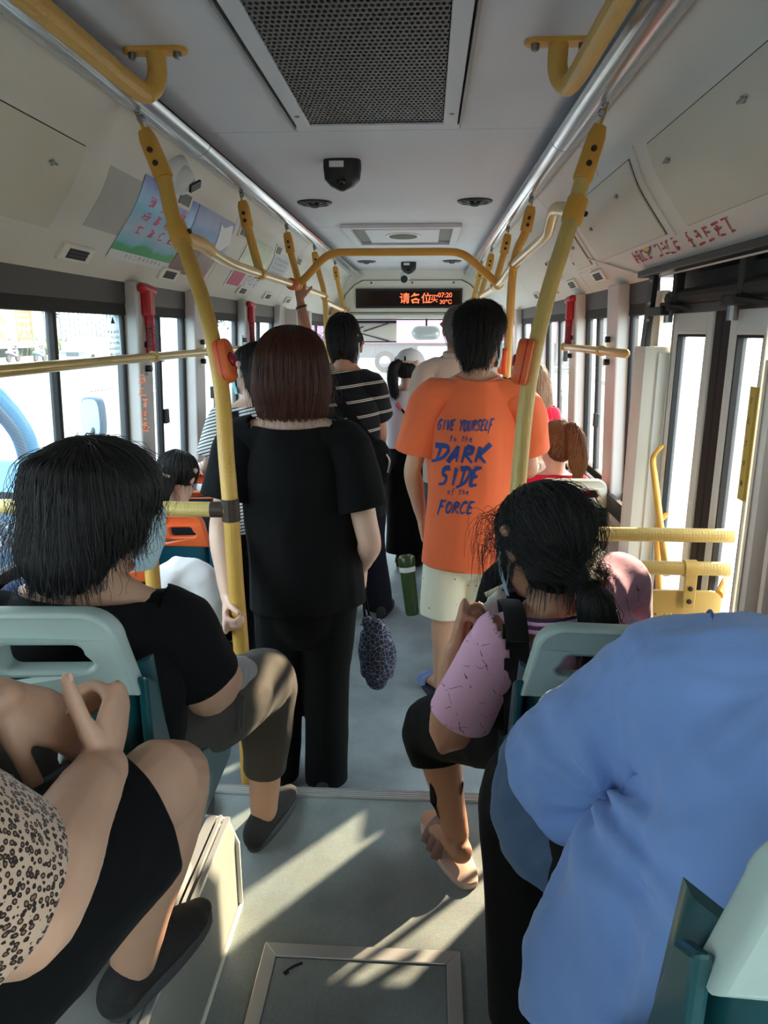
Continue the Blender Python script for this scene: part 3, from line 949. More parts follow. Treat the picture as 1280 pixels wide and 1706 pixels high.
# far left: fence, hedge, sign, trees, buildings
f = thing('fence', 'pale railing fence along the park across the road', 'fence', (-33, 60, RZ))
for k in range(64):
    y = 26 + k * .9
    MB().box(-33.04, -32.96, y - .07, y + .07, RZ + .1, RZ + 3.7).build('picket', M['facade'], f)
for z in (RZ + .5, RZ + 3.3): MB().box(-33.02, -32.98, 26, 84, z, z + .12).build('rail', M['facade'], f)
h = MB()
for k in range(42):
    y = 26 + k * 1.35
    h.ball((-31.6 + rnd.uniform(-.3, .3), y, RZ + .6), (.9, 1.05, rnd.uniform(.6, 1.0)), 8, 6)
h = h.build('hedge', M['hedge']); tag(h, 'low green hedge below the park fence', 'hedge', kind='stuff')
s = thing('park_sign', 'white and yellow sign with large characters at the park across the road', 'sign', (-30, 53, RZ))
MB().box(-30.1, -30.0, 47.5, 57, .4, 3.3).build('board', mat('sign_board', srgb(140, 132, 96), .6), s)
for z in (48.5, 56): MB().box(-30.12, -30.0, z - .08, z + .08, RZ, .5).build('post', M['facade'], s)
sg = mat('sign_letters', srgb(92, 62, 14), .6)
text_obj('lettering', '公', 2.6, frame_mat((-29.98, 50.4, 1.85), (0, 1, 0), (0, 0, 1)), sg, s, font_bold=True)
text_obj('lettering', '园', 2.6, frame_mat((-29.98, 54.2, 1.85), (0, 1, 0), (0, 0, 1)), sg, s, font_bold=True)
def tree(x, y, h_, r, label):
    t = thing('tree', label, 'tree', (x, y, RZ), 'trees outside')
    MB().tube([(x, y, RZ), (x + .1, y, RZ + h_ * .3), (x - .1, y + .1, RZ + h_ * .6)], [.22, .16, .08], 10, 3).build('trunk', M['trunk'], t, smooth=60)
    vs, fs = [], []
    q = random.Random(int(x * 7 + y * 13))
    for k in range(1500):
        a, b, rr = q.uniform(0, 2 * PI), q.uniform(-1, 1), q.uniform(.55, 1) ** .5
        lump = 1 + .25 * math.sin(3 * a + b * 4)
        c = Vector((x, y, RZ + h_ * .66)) + Vector((math.cos(a) * math.sqrt(1 - b * b), math.sin(a) * math.sqrt(1 - b * b), b * .75)) * r * rr * lump
        u = Vector((q.uniform(-1, 1), q.uniform(-1, 1), q.uniform(-1, 1))).normalized() * .26
        w_ = u.cross(Vector((q.uniform(-1, 1), q.uniform(-1, 1), q.uniform(-1, 1)))).normalized() * .16
        i = len(vs); vs += [c - u, c + w_, c + u, c - w_]; fs.append((i, i + 1, i + 2, i + 3))
    MB().add(vs, fs).build('crown', M['tree'], t, fix=False)
for x, y, h_, r, lb in ((-38, 40, 9, 4.2, 'leafy tree behind the park fence, seen in the large left window'), (-39, 54, 11, 5, 'leafy tree behind the park fence, second along the road'),
                        (-38, 70, 10, 4.6, 'leafy tree behind the park fence, third along the road'), (-22, 84, 9, 4.0, 'leafy tree far up the road on the left'),
                        (15, 18, 7, 3.0, 'leafy tree on the right pavement'), (16, 32, 8, 3.4, 'leafy tree on the right pavement, farther on')):
    tree(x, y, h_, r, lb)
def building(x0, x1, y0, y1, h_, label, fl=4, m=None):
    b = thing('building', label, 'building', ((x0 + x1) / 2, (y0 + y1) / 2, RZ))
    MB().box(x0, x1, y0, y1, RZ, RZ + h_).build('facade', m or M['facade'], b)
    MB().box(x0 - .3, x1 + .3, y0 - .3, y1 + .3, RZ + h_, RZ + h_ + .4).build('roof', M['facade'], b)
    xf = x1 + .02 if x0 < 0 else x0 - .02
    n_ = int((y1 - y0) / 3.2)
    for i in range(n_):
        for j in range(fl):
            y = y0 + (i + .5) * (y1 - y0) / n_; z = RZ + 1 + (j + .1) * (h_ - 1) / fl
            MB().box(xf - .04, xf + .04, y - .8, y + .8, z, z + 1.5).build('window', M['facade_win'], b)
    return b
building(-66, -56, 20, 60, 12, 'pale low building beyond the park trees on the left')
building(-64, -52, 72, 104, 16, 'pale tall building far up the road on the left')
# scooters and riders far across the road
def scooter(x, y, col, label):
    t = thing('scooter', label, 'scooter', (x, y, RZ), 'scooters across the road')
    body = mat('scooter_body', col, .5)
    for yy in (-.55, .55): cyl_wheel(MB(), (x, y + yy, RZ + .25), .25, .12).build('wheel', M['tyre'], t, smooth=40)
    MB().tube([(x, y - .6, RZ + .62), (x, y - .2, RZ + .55), (x, y + .2, RZ + .38), (x, y + .5, RZ + .6), (x, y + .45, RZ + 1.0)], [(.16, .12), (.18, .14), (.16, .06), (.12, .08), (.05, .04)], 12, 3, round_end=True).build('body', body, t, smooth=60)
    MB().tube([(x - .3, y + .4, RZ + 1.02), (x + .3, y + .4, RZ + 1.02)], .025, 8).build('handlebar', M['black'], t)
    p_ = thing('person', label.replace('scooter', 'rider on the scooter').replace('parked ', ''), 'person', (x, y - .25, RZ + .66), 'riders across the road')
    m2 = mat('rider_clothes', (rnd.uniform(.3, .7), rnd.uniform(.3, .6), rnd.uniform(.35, .7), 1), .8)
    mb = MB().tube([(x, y - .3, RZ + .7), (x, y - .28, RZ + 1.0), (x, y - .22, RZ + 1.25), (x, y - .2, RZ + 1.38)], [(.17, .13), (.15, .12), (.19, .11), (.07, .06)], 12, 3, round_end=True)
    for s_ in (-1, 1):
        mb.tube([(x + s_ * .2, y - .2, RZ + 1.27), (x + s_ * .24, y + .05, RZ + 1.08), (x + s_ * .24, y + .36, RZ + 1.04)], [.055, .045, .035], 8, 3, round_end=True)
        mb.tube([(x + s_ * .1, y - .25, RZ + .72), (x + s_ * .13, y + .15, RZ + .72), (x + s_ * .12, y + .2, RZ + .4)], [.085, .07, .05], 8, 3, round_end=True)
    mb.build('body', m2, p_, smooth=80)
    MB().ball((x, y - .17, RZ + 1.52), (.12, .14, .15), 12, 8).build('helmet', body, p_, smooth=180)
scooter(-27.6, 48, srgb(150, 120, 150), 'purple scooter across the road, nearest of the row')
scooter(-26.0, 48.5, srgb(120, 170, 190), 'teal scooter across the road before the hedge')
scooter(-23.9, 48, srgb(190, 190, 190), 'pale scooter across the road beside the white car')
scooter(-22.9, 47.5, srgb(50, 50, 56), 'black scooter across the road beside the white car')
def car(x, y, label, col, L=4.3):
    t = thing('car', label, 'car', (x, y, RZ), 'cars across the road')
    side = [(-L / 2, .3), (-L / 2, .85), (-L * .36, .98), (-L * .22, 1.6), (L * .4, 1.65), (L * .48, 1.0), (L / 2, .8), (L / 2, .3)]
    MB().prism([(y + a, RZ + b) for a, b in side], x - .85, x + .85, 'x').build('body', mat('car_paint', col, .25, coat=.5), t, bevel=.06)
    MB().prism([(y - L * .33, RZ + 1.02), (y - L * .215, RZ + 1.52), (y - L * .2, RZ + 1.52), (y - L * .31, RZ + 1.02)], x - .72, x + .72, 'x').build('windscreen', M['facade_win'], t)
    for a in (-.3, .3):
        for s_ in (-1, 1): cyl_wheel(MB(), (x + s_ * .76, y + a * L, RZ + .32), .32, .2).build('wheel', M['tyre'], t, smooth=40)
    for s_ in (-1, 1): MB().box(x + s_ * .6 - .18, x + s_ * .6 + .18, y - L / 2 - .02, y - L / 2 + .05, RZ + .62, RZ + .8).build('headlight', M['steel'], t, bevel=.02)
    MB().box(x - .4, x + .4, y - L / 2 - .02, y - L / 2 + .05, RZ + .5, RZ + .75).build('radiator_grille', M['chassis'], t)
car(-21.6, 46.5, 'white van coming the other way across the road', srgb(190, 192, 196), 4.6)
car(-18.4, 47.5, 'pale grey car behind the white van', srgb(120, 128, 136))
# pink lorry crossing in front
t = thing('truck', 'long pale pink lorry crossing ahead of the windscreen', 'truck', (-3, 37, RZ))
MB().box(-6.6, 6.5, 36.6, 39, 1.02, 4.6).build('cargo_box', M['pink'], t, bevel=.05)
MB().box(-6.6, 6.5, 36.9, 38.7, .3, 1.0).build('chassis', M['chassis'], t)
for x in (-5.6, -4.4, -1.9, 2.8): 
    w = cyl_wheel(MB(), (x, 36.85, RZ + .52), .52, .32, (0, 1, 0)).build('wheel', M['tyre'], t, smooth=40)
    MB().lathe([(.3, 0), (.28, .03), (.1, .06), (.1, .1)], (x, 36.7, RZ + .52), (0, -1, 0), 20).build('hub', M['steel'], w, smooth=40)
MB().box(-.3, 1.2, 36.7, 36.9, .0, .9).build('fuel_tank', M['steel'], t, bevel=.05)
MB().box(6.6, 9.0, 36.7, 39, -.1, 2.9).build('cab', M['facade'], t, bevel=.1)

# ---------------------------------------------------------------- yellow grab poles
def sleeve(name, base, sc, lo):
    """ribbed grip sleeve: rows of small dimples"""
    m = mat(name, base, .4, var=.16, vscale=7)
    nt, n, l, p = nodes(m)
    tc = n.new('ShaderNodeTexCoord')
    v = n.new('ShaderNodeTexVoronoi'); v.inputs['Scale'].default_value = sc; v.inputs['Randomness'].default_value = .25
    l.new(tc.outputs['Object'], v.inputs['Vector'])
    b = n.new('ShaderNodeBump'); b.inputs['Strength'].default_value = .6; b.inputs['Distance'].default_value = .002
    l.new(v.outputs['Distance'], b.inputs['Height']); l.new(b.outputs[0], p.inputs['Normal'])
    return m
M['sleeve'] = sleeve('yellow_grip_sleeve', srgb(218, 170, 82), 150, .5)
M['sleeve_pale'] = sleeve('pale_grip_sleeve', srgb(212, 184, 110), 110, .5)
M['bar'] = mat('worn_grab_bar', srgb(214, 186, 120), .28, .35, var=.25, vscale=14, stretch=(1, .3, 1))
M['wear'] = mat('worn_paint_edge', srgb(60, 44, 34), .6, var=.4, vscale=60)

def pole_head(t, x, y, z, tip):
    """slotted plate bolted under the lamp cover and the clamp casting down to `tip`"""
    a = Vector((x, y, z)); b = Vector(tip)
    d = (b - a).normalized()
    L = (b - a).length
    for k in (-1, 0, 1):
        MB().bar(a + Vector((0, k * .012, 0)), a + d * L * .36 + Vector((0, k * .010, 0)), .007, .006, (1, 0, 0)).build('bracket_strip', M['yellow'], t, bevel=.001)
    MB().bar(a - d * .01, a + d * L * .12, .034, .008, (1, 0, 0)).build('bracket_plate', M['yellow'], t, bevel=.002)
    MB().tube([a + d * L * .34, a + d * L * .46, a + d * L * .56, a + d * L * .98, a + d * L], [(.012, .02), (.018, .027), (.024, .028), (.029, .029), (.027, .027)], 16).build('clamp', M['yellow'], t, smooth=50)
    q = d.cross(Vector((1, 0, 0))).cross(d)
    for k in (.66, .84):
        c = a + d * L * k
        nn = Vector((0, -1, 0)) - d * Vector((0, -1, 0)).dot(d); nn.normalize()
        MB().lathe([(.0085, 0), (.0085, .032), (.006, .034)], c, nn, 10).build('screw', M['screw'], t)
    for k in (.08, .2):
        MB().lathe([(.012, 0), (.012, .014), (.008, .018)], a + d * L * k + Vector((.012 if x < 0 else -.012, -.012, 0)), (0, -1, -.2), 10).build('bolt', M['steel'], t)
def tee(t, c, axis, r=.031, L=.075):
    a = Vector(axis).normalized(); c = Vector(c)
    MB().tube([c - a * L / 2, c - a * L * .42, c + a * L * .42, c + a * L / 2], [r * .92, r, r, r * .92], 16).build('tee_fitting', M['yellow'], t, smooth=40)
    MB().lathe([(.008, 0), (.008, r + .006), (.005, r + .009)], c, a.cross(Vector((0, 1, 0))) if abs(a.y) < .8 else (0, 0, 1), 8).build('screw', M['screw'], t)

# two bowed poles at the step
pl = thing('grab_pole', 'bowed yellow grab pole on the left with orange bell, by the woman in black', 'grab pole', (-.44, 2.2, 0))
PLP = [(-.585, 2.3, 1.93), (-.545, 2.28, 1.83), (-.472, 2.2, 1.66), (-.415, 2.12, 1.45), (-.388, 2.04, 1.25), (-.372, 2.0, 1.10), (-.368, 2.0, .86), (-.362, 2.0, .61), (-.36, 2.0, 0)]
pole_head(pl, -.705, 2.36, 2.262, (-.612, 2.32, 2.05))
MB().tube([(-.612, 2.32, 2.05)] + PLP, .0235, 16, 4).build('pole', M['sleeve'], pl, smooth=60)
tee(pl, (-.57, 2.3, 1.885), (.35, -.1, -1))
MB().lathe([(.06, 0), (.06, .006), (.03, .012)], (-.36, 2.0, .0), (0, 0, 1), 16).build('floor_flange', M['yellow'], pl)
MB().tube([(-.373, 2.0, 1.13), (-.372, 2.0, 1.065)], .0265, 14).build('joint_wear', M['wear'], pl)
pr = thing('grab_pole', 'bowed yellow grab pole on the right with orange bell, beside the orange shirt', 'grab pole', (.46, 2.1, 0))
PRP = [(.615, 2.3, 1.94), (.585, 2.26, 1.85), (.535, 2.22, 1.68), (.49, 2.17, 1.44), (.47, 2.13, 1.18), (.462, 2.11, .98), (.458, 2.1, .72), (.455, 2.1, .4), (.455, 2.1, 0)]
pole_head(pr, .712, 2.37, 2.262, (.638, 2.32, 2.03))
MB().tube([(.638, 2.32, 2.03)] + PRP, .0235, 16, 4).build('pole', M['sleeve_pale'], pr, smooth=60)
tee(pr, (.618, 2.3, 1.945), (-.3, -.2, -1))
MB().lathe([(.06, 0), (.06, .006), (.03, .012)], (.455, 2.1, .0), (0, 0, 1), 16).build('floor_flange', M['yellow'], pr)

def bell(c, up, face, label):
    c, up, face = Vector(c), Vector(up).normalized(), Vector(face).normalized()
    face = (face - up * face.dot(up)).normalized()
    sd = up.cross(face)
    R = Matrix((sd, face, up)).transposed().to_4x4(); R.translation = c
    t = thing('stop_bell', label, 'stop button', c, 'orange stop buttons')
    mb = MB()
    n = 28
    ring = [(.029 * math.cos(a), .03 * math.sin(a) + (.036 if math.sin(a) > 0 else -.036)) for a in [2 * PI * k / n for k in range(n)]]
    lay = [(-.022, .86), (-.018, 1), (.012, 1), (.02, .86), (.023, .6)]
    vs = [R @ Vector((x * s_, y_, z * (1 - (1 - s_) * .5))) for y_, s_ in lay for x, z in ring]
    fs = [(i * n + j, i * n + (j + 1) % n, (i + 1) * n + (j + 1) % n, (i + 1) * n + j) for i in range(len(lay) - 1) for j in range(n)]
    fs += [tuple(range(n)), tuple((len(lay) - 1) * n + j for j in range(n))]
    mb.add(vs, fs).build('case', M['orange'], t, smooth=40)
    vs = [R @ Vector((x * 1.015, y_, z * 1.012)) for y_ in (-.004, .0) for x, z in ring]
    MB().add(vs, [(j, (j + 1) % n, n + (j + 1) % n, n + j) for j in range(n)]).build('case_seam', M['red'], t)
    MB().lathe([(.017, 0), (.017, .006), (.012, .009)], R @ Vector((0, .021, .0)), face, 18).build('button', M['red'], t, smooth=40)
    MB().lathe([(.021, 0), (.021, .003)], R @ Vector((0, .0205, .0)), face, 18).build('button_rim', mat('bell_dark', srgb(70, 30, 34), .5), t)
    return t
bell((-.405, 2.14, 1.515), (-.22, .25, 1), (1, -.25, 0), 'orange stop button on the bowed left pole')
bell((.468, 2.155, 1.515), (.17, .05, 1), (-1, .1, 0), 'orange stop button on the bowed right pole')

# ceiling loops above the viewer
for sd, x in ((-1, -.535), (1, .515)):
    t = thing('ceiling_rail', 'thick yellow ceiling rail loop with bolted flange, over the %s seats' % ('left' if sd < 0 else 'right'), 'grab rail', (x, 1.9, CZ))
    MB().tube([(x + sd * .03, -.5, 2.205), (x + sd * .03, 1.5, 2.205), (x + sd * .03, 2.0, 2.205), (x + sd * .015, 2.075, 2.215), (x, 2.095, 2.255), (x, 2.095, 2.32)], .0255, 18, 5).build('rail', M['sleeve'], t, smooth=60)
    ol = [(x + .06 * (1 if math.cos(a) > 0 else -1) + .026 * math.cos(a), 2.095 + .026 * math.sin(a)) for a in [2 * PI * (k + .5) / 16 for k in range(16)]]
    MB().prism(ol, CZ - .01, CZ, 'z').build('flange', M['yellow'], t, bevel=.001)
    for s2 in (-1, 1): MB().lathe([(.011, 0), (.011, .012), (.007, .016)], (x + s2 * .06, 2.09, CZ - .01), (0, 0, -1), 10).build('bolt', M['steel'], t)

# overhead side bars with hangers, and the arch between them
lb = thing('overhead_bar', 'worn yellow overhead grab bar along the left side', 'grab rail', (-.62, 4, 1.87))
MB().tube([(-.57, 2.3, 1.885), (-.585, 2.42, 1.888), (-.60, 2.62, 1.895), (-.615, 2.8, 1.885), (-.62, 3.1, 1.87), (-.62, 3.65, 1.87), (-.62, 4.7, 1.875), (-.62, 5.9, 1.87)], .02, 14, 3).build('bar', M['bar'], lb, smooth=60)
MB().tube([(-.572, 2.33, 1.886), (-.588, 2.45, 1.889), (-.60, 2.62, 1.895), (-.612, 2.76, 1.888)], .0245, 14, 3).build('grip', M['sleeve'], lb, smooth=60)
MB().tube([(-.62, 5.92, 1.83), (-.62, 7.2, 1.80)], .02, 12).build('bar', M['bar'], lb, smooth=60)
mbw = MB()
for k in range(26):
    y = 2.86 + k * .028; mbw.box(-.64 + rnd.uniform(0, .012), -.604 - rnd.uniform(0, .012), y, y + rnd.uniform(.012, .027), 1.8925 - .0006 * k, 1.8945 - .0006 * k)
rb = thing('overhead_bar', 'worn overhead grab bar along the right side', 'grab rail', (.62, 4, 1.92))
MB().tube([(.618, 2.3, 1.945), (.605, 2.4, 1.965), (.60, 2.55, 1.985), (.61, 2.7, 1.955), (.62, 2.9, 1.94), (.62, 3.85, 1.925), (.62, 4.6, 1.88), (.62, 6.1, 1.875), (.62, 7.2, 1.86)], .02, 14, 3).build('bar', M['bar'], rb, smooth=60)
def hanger(side, y, z, down, label):
    t = thing('hanger_pole', label, 'grab pole', (side * .62, y, z), 'yellow hangers under the lamp covers')
    pole_head(t, side * .705, y, 2.26, (side * .672, y, 2.08))
    pts = [(side * .672, y, 2.08), (side * .62, y, z)] + ([(side * .61, y, 1.5), (side * .6, y, .9), (side * .6, y, 0)] if down else [])
    MB().tube(pts, .021, 14, 4 if down else 1).build('pole', M['sleeve'], t, smooth=60)
    tee(t, (side * .62, y, z), (0, 1, 0), .028, .07)
    return t
hanger(-1, 3.62, 1.87, False, 'short yellow hanger on the left bar, nearest to the viewer')
hanger(-1, 4.74, 1.875, False, 'short yellow hanger on the left, where the arch meets the bar')
hanger(-1, 5.88, 1.86, True, 'tall yellow pole on the left just past the arch')
hanger(-1, 7.16, 1.80, True, 'tall yellow pole at the front left before the windscreen')
hanger(1, 3.85, 1.925, True, 'tall yellow pole on the right, behind the orange shirt')
hanger(1, 4.9, 1.885, False, 'short yellow hanger on the right, where the arch meets the bar')
hanger(1, 6.1, 1.875, True, 'tall yellow pole on the right past the arch')
hanger(1, 7.2, 1.86, True, 'tall yellow pole at the front right before the windscreen')
bell((.58, 3.82, 1.45), (.02, 0, 1), (-1, .1, 0), 'orange stop button on the tall right pole, half hidden by the masked young man')
ar = thing('grab_arch', 'yellow arch spanning the aisle between the overhead bars', 'grab rail', (0, 4.65, 2.07))
MB().tube([(-.62, 4.65, 1.88), (-.56, 4.65, 1.93), (-.46, 4.65, 2.03), (-.40, 4.65, 2.06), (-.32, 4.65, 2.07), (0, 4.65, 2.07), (.30, 4.65, 2.07), (.38, 4.65, 2.06), (.44, 4.65, 2.03), (.56, 4.65, 1.93), (.62, 4.65, 1.88)], .0235, 16, 4).build('arch', M['yellow'], ar, smooth=60)
for sx in (-1, 1): MB().ball((sx * .62, 4.66, 1.88), (.034, .05, .034), 12, 8).build('joint', M['yellow'], ar, smooth=180)
rg = thing('strap_clamp', 'orange plastic clamp on the left overhead bar beside the raised hand', 'clamp', (-.62, 4.45, 1.874))
for k in range(4): MB().tube([(-.62, 4.42 + k * .022, 1.874), (-.62, 4.438 + k * .022, 1.874)], .031 + .004 * (k % 2), 14).build('ring', M['orange'], rg, smooth=50)

# window rails
def window_rail(side, x, y0, y1, z, clamps, label):
    t = thing('window_rail', label, 'grab rail', (side * x, (y0 + y1) / 2, z))
    MB().tube([(side * x, y0, z), (side * x, y1, z)], .018, 14, round_end=True).build('rail', M['bar'], t, smooth=60)
    for y in clamps:
        MB().tube([(side * x, y - .012, z), (side * x, y + .012, z)], .024, 14).build('clamp', M['yellow_pale'], t, smooth=40)
        MB().tube([(side * x, y, z), (side * 1.03, y + .02, z)], .012, 10).build('stay', M['steel'], t, smooth=60)
        for dz in (-.05, .05): MB().tube([(side * 1.015, y + .02, z + dz), (side * .99, y + .02, z + dz)], .014, 10).build('bolt', M['black'], t)
        MB().box(side * 1.02 - .006, side * 1.02 + .006, y, y + .04, z - .08, z + .08).build('bracket', M['alu_dull'], t, bevel=.003)
    return t
window_rail(-1, .97, .6, 4.82, 1.495, (3.07, 3.85, 4.78), 'horizontal grab rail across the left windows')
window_rail(1, .97, 2.95, 4.28, 1.515, (3.36, 4.24), 'horizontal grab rail across the right windows')

# low barrier by the left seats
lb2 = thing('barrier_rail', 'yellow barrier rail from the bowed left pole to the wall, with a post', 'barrier', (-.8, 2.2, 0))
MB().tube([(-.375, 2.0, 1.098), (-1.075, 2.0, 1.098)], .022, 14).build('rail', M['sleeve_pale'], lb2, smooth=60)
MB().tube([(-.62, 2.0, 1.08), (-.62, 2.0, 0.0)], .022, 14).build('post', M['sleeve'], lb2, smooth=60)
MB().tube([(-.43, 2.0, 1.098), (-.39, 2.0, 1.098)], .0235, 14).build('joint_wear', M['wear'], lb2)
# barrier beside the door: two rails and a perforated panel
rb2 = thing('barrier_rail', 'pale yellow double barrier rail with perforated panel in front of the door', 'barrier', (.8, 2.1, 0))
for z in (1.015, .912): MB().tube([(.47, 2.1, z), (1.1, 2.1, z)], .021, 16).build('rail', M['sleeve_pale'], rb2, smooth=60)
MB().tube([(.50, 2.1, .9), (.50, 2.1, 0)], .02, 12).build('post', M['yellow_pale'], rb2, smooth=60)
cu = bpy.data.curves.new('panel', 'CURVE'); cu.dimensions = '2D'; cu.fill_mode = 'BOTH'; cu.extrude = .004; cu.bevel_depth = .002
def spl(cu, pts):
    s_ = cu.splines.new('POLY'); s_.points.add(len(pts) - 1); s_.use_cyclic_u = True
    for p_, q_ in zip(s_.points, pts): p_.co = (q_[0], q_[1], 0, 1)
def rrect(x0, x1, y0, y1, r, n=5):
    out = []
    for cx, cy, a0 in ((x1 - r, y1 - r, 0), (x0 + r, y1 - r, 90), (x0 + r, y0 + r, 180), (x1 - r, y0 + r, 270)):
        out += [(cx + r * math.cos(math.radians(a0 + 90 * k / n)), cy + r * math.sin(math.radians(a0 + 90 * k / n))) for k in range(n + 1)]
    return out
spl(cu, rrect(.6, 1.085, .655, .84, .03))
for j in range(4):
    for i in range(16): spl(cu, [(.66 + .026 * i + (.013 if j % 2 else 0) + .0055 * math.cos(a), .765 - .024 * j + .0055 * math.sin(a)) for a in [2 * PI * k / 8 for k in range(8)]])
def curve_mesh(cu):
    o = bpy.data.objects.new('tmp', cu); COL.objects.link(o)
    me = bpy.data.meshes.new_from_object(o.evaluated_get(bpy.context.evaluated_depsgraph_get()))
    bpy.data.objects.remove(o); bpy.data.curves.remove(cu)
    return me
me = curve_mesh(cu); me.transform(frame_mat((0, 2.1, 0), (1, 0, 0), (0, 0, 1))); me.materials.append(M['yellow_pale'])
place(bpy.data.objects.new('perforated_panel', me), rb2)
for x in (.70, .985):
    MB().tube([(x - .018, 2.1, .912), (x + .018, 2.1, .912)], .026, 16).build('clamp', M['yellow_pale'], rb2, smooth=40)
    MB().box(x - .018, x + .018, 2.078, 2.086, .79, .91).build('clamp_tongue', M['yellow_pale'], rb2, bevel=.003)
    for z in (.815, .855): MB().lathe([(.0075, 0), (.0075, .004), (.004, .006)], (x, 2.078, z), (0, -1, 0), 10).build('screw', M['screw'], rb2)
MB().tube([(1.08, 2.1, .83), (1.13, 2.16, .875)], [(.012, .02)] * 2, 10).build('corner_stay', M['yellow'], rb2, smooth=50)

# ---------------------------------------------------------------- the door
def door_leaf(n, y0, y1, label, sn=.05):
    X = 1.075
    
    root = MB()
    za, zb = -.28, 1.68
    st = .05
    for (a, b) in ((y0, y0 + sn), (y1 - st, y1)): root.box(X, X + .045, a, b, za, zb)
    root.box(X, X + .045, y0 + sn, y1 - st, zb - .09, zb); root.box(X, X + .045, y0 + sn, y1 - st, za, za + .12)
    d_ = root.build('door_%d' % n, M['door'], None, bevel=.006); tag(d_, label, kind='structure')
    for (a, b) in ((y0 + sn, y0 + sn + .008), (y1 - st - .008, y1 - st)): MB().box(X + .004, X + .03, a, b, za + .1, zb - .09).build('seal', M['rubber'], d_)
    MB().box(X + .004, X + .03, y0 + sn, y1 - st, zb - .098, zb - .09).build('seal', M['rubber'], d_)
    MB().add([(X + .02, y0 + sn, za + .1), (X + .02, y1 - st, za + .1), (X + .02, y1 - st, zb - .09), (X + .02, y0 + sn, zb - .09)], [(0, 1, 2, 3)]).build('pane', M['glass_door'], d_)
    return d_
d1 = door_leaf(1, 2.37, 2.74, 'white framed folding door leaf farther from the viewer')
d2 = door_leaf(2, 1.99, 2.235, 'white framed folding door leaf nearer to the viewer', .02)
MB().box(1.08, 1.11, 2.235, 2.305, -.28, 1.67).build('rubber_edge', M['rubber'], d2, bevel=.01)
MB().box(1.08, 1.11, 2.30, 2.37, -.28, 1.67).build('rubber_edge', M['rubber'], d1, bevel=.01)
GLT = glass_mat('glass_letter', (.93, .80, .79, 1), haze=.25)
for ch, z in (('当', 1.33), ('心', 1.2), ('开', 1.04), ('门', .88)):
    text_obj('glass_lettering', ch, .12, frame_mat((1.088, 2.555, z), (0, -1, 0), (0, 0, 1)), GLT, d1)
for (a, b) in (((1.03, 2.68, 1.13), (1.03, 2.42, .78)), ((1.03, 2.56, .9), (1.03, 2.44, .6))):
    a, b = Vector(a), Vector(b)
    t = MB().tube([a + Vector((.035, .02, .06)), a + Vector((.005, .005, .03)), a, a.lerp(b, .2), b], [(.012, .005), (.012, .005), .011, .012, .012], 10, 3).build('handrail', M['yellow'], d1, smooth=60)
st_ = MB().box(.62, 1.2, 2.05, 2.95, -.3, -.28).build('door_step', M['alu_dull'], None); tag(st_, 'metal door step below the folding door', kind='structure')
# columns at both sides of the door
def column(y0, y1, x, z1, label):
    t = thing('door_column', label, 'door column', (1.05, (y0 + y1) / 2, 0), 'door pump columns')
    ym = (y0 + y1) / 2
    out = [(1.1, y0), (x + .05, y0), (x + .012, y0 + .02), (x, y0 + .05), (x, y1 - .07), (x + .02, y1 - .02), (x + .06, y1), (1.1, y1)]
    MB().prism(out, 0.0, z1, 'z').build('cover', M['cream'], t, smooth=35)
    MB().box(x + .052, 1.1, y0 - .012, y0, 0, z1 - .02).build('side_plate', M['door'], t, bevel=.002)
    MB().box(1.075, 1.1, y0 - .035, y0 - .012, 0, z1 + .12).build('edge_strip', M['cream'], t, bevel=.002)
    return t
column(2.76, 2.95, .985, 1.545, 'tall white door column beside the far door leaf')
cN = column(1.86, 1.965, 1.045, 1.53, 'pale teal door column at the right edge with a yellow strip label')
for ch in cN.children:
    for v in ch.data.vertices:        # this one is deeper than its twin
        if v.co.x > 1.09: v.co.x += .10
yst = MB().box(1.037, 1.0455, 1.925, 1.96, 1.16, 1.46).build('strip_label', mat('yellow_label', srgb(206, 176, 84), .6), cN)
for k in range(5):
    mb = scribble(1, .018, .03, rnd, .0022); me = mb.mesh('g'); me.transform(frame_mat((1.037, 1.934 + .018, 1.19 + .055 * k), (0, -1, 0), (0, 0, 1)) @ Matrix.Translation((0, 0, .001))); me.materials.append(M['black'])
    place(bpy.data.objects.new('label_print', me), yst)
# faint notice stuck on the large left window
win = [o for o in COL.objects if o.get('label') == 'large left window looking onto the blue truck'][0]
nx = -(wx(1.6) + .02) + .006
ns_ = MB().box(nx, nx + .001, 2.86, 2.98, 1.48, 1.67).build('window_notice', glass_mat('notice_film', (.75, .78, .78, 1), haze=.25), win)
for k in range(5):
    me = scribble(8, .1, .02, rnd, .003).mesh('g'); me.transform(frame_mat((nx + .0015, 2.87, 1.5 + .022 * k), (0, 1, 0), (0, 0, 1))); me.materials.append(M['grime']); place(bpy.data.objects.new('notice_print', me), ns_)
MB().add([(nx + .0015, 2.90, 1.63), (nx + .0015, 2.94, 1.63), (nx + .0015, 2.92, 1.66)], [(0, 1, 2)]).build('notice_mark', M['grime'], ns_)
# loose cable over the right cove beside the door
MB().tube([cove_pt(1, sB - .05 + .05 * k, 3.6 - .12 * k, .006) for k in range(6)], .004, 6, 4).build('cable', M['cream'], coves[1], smooth=60)
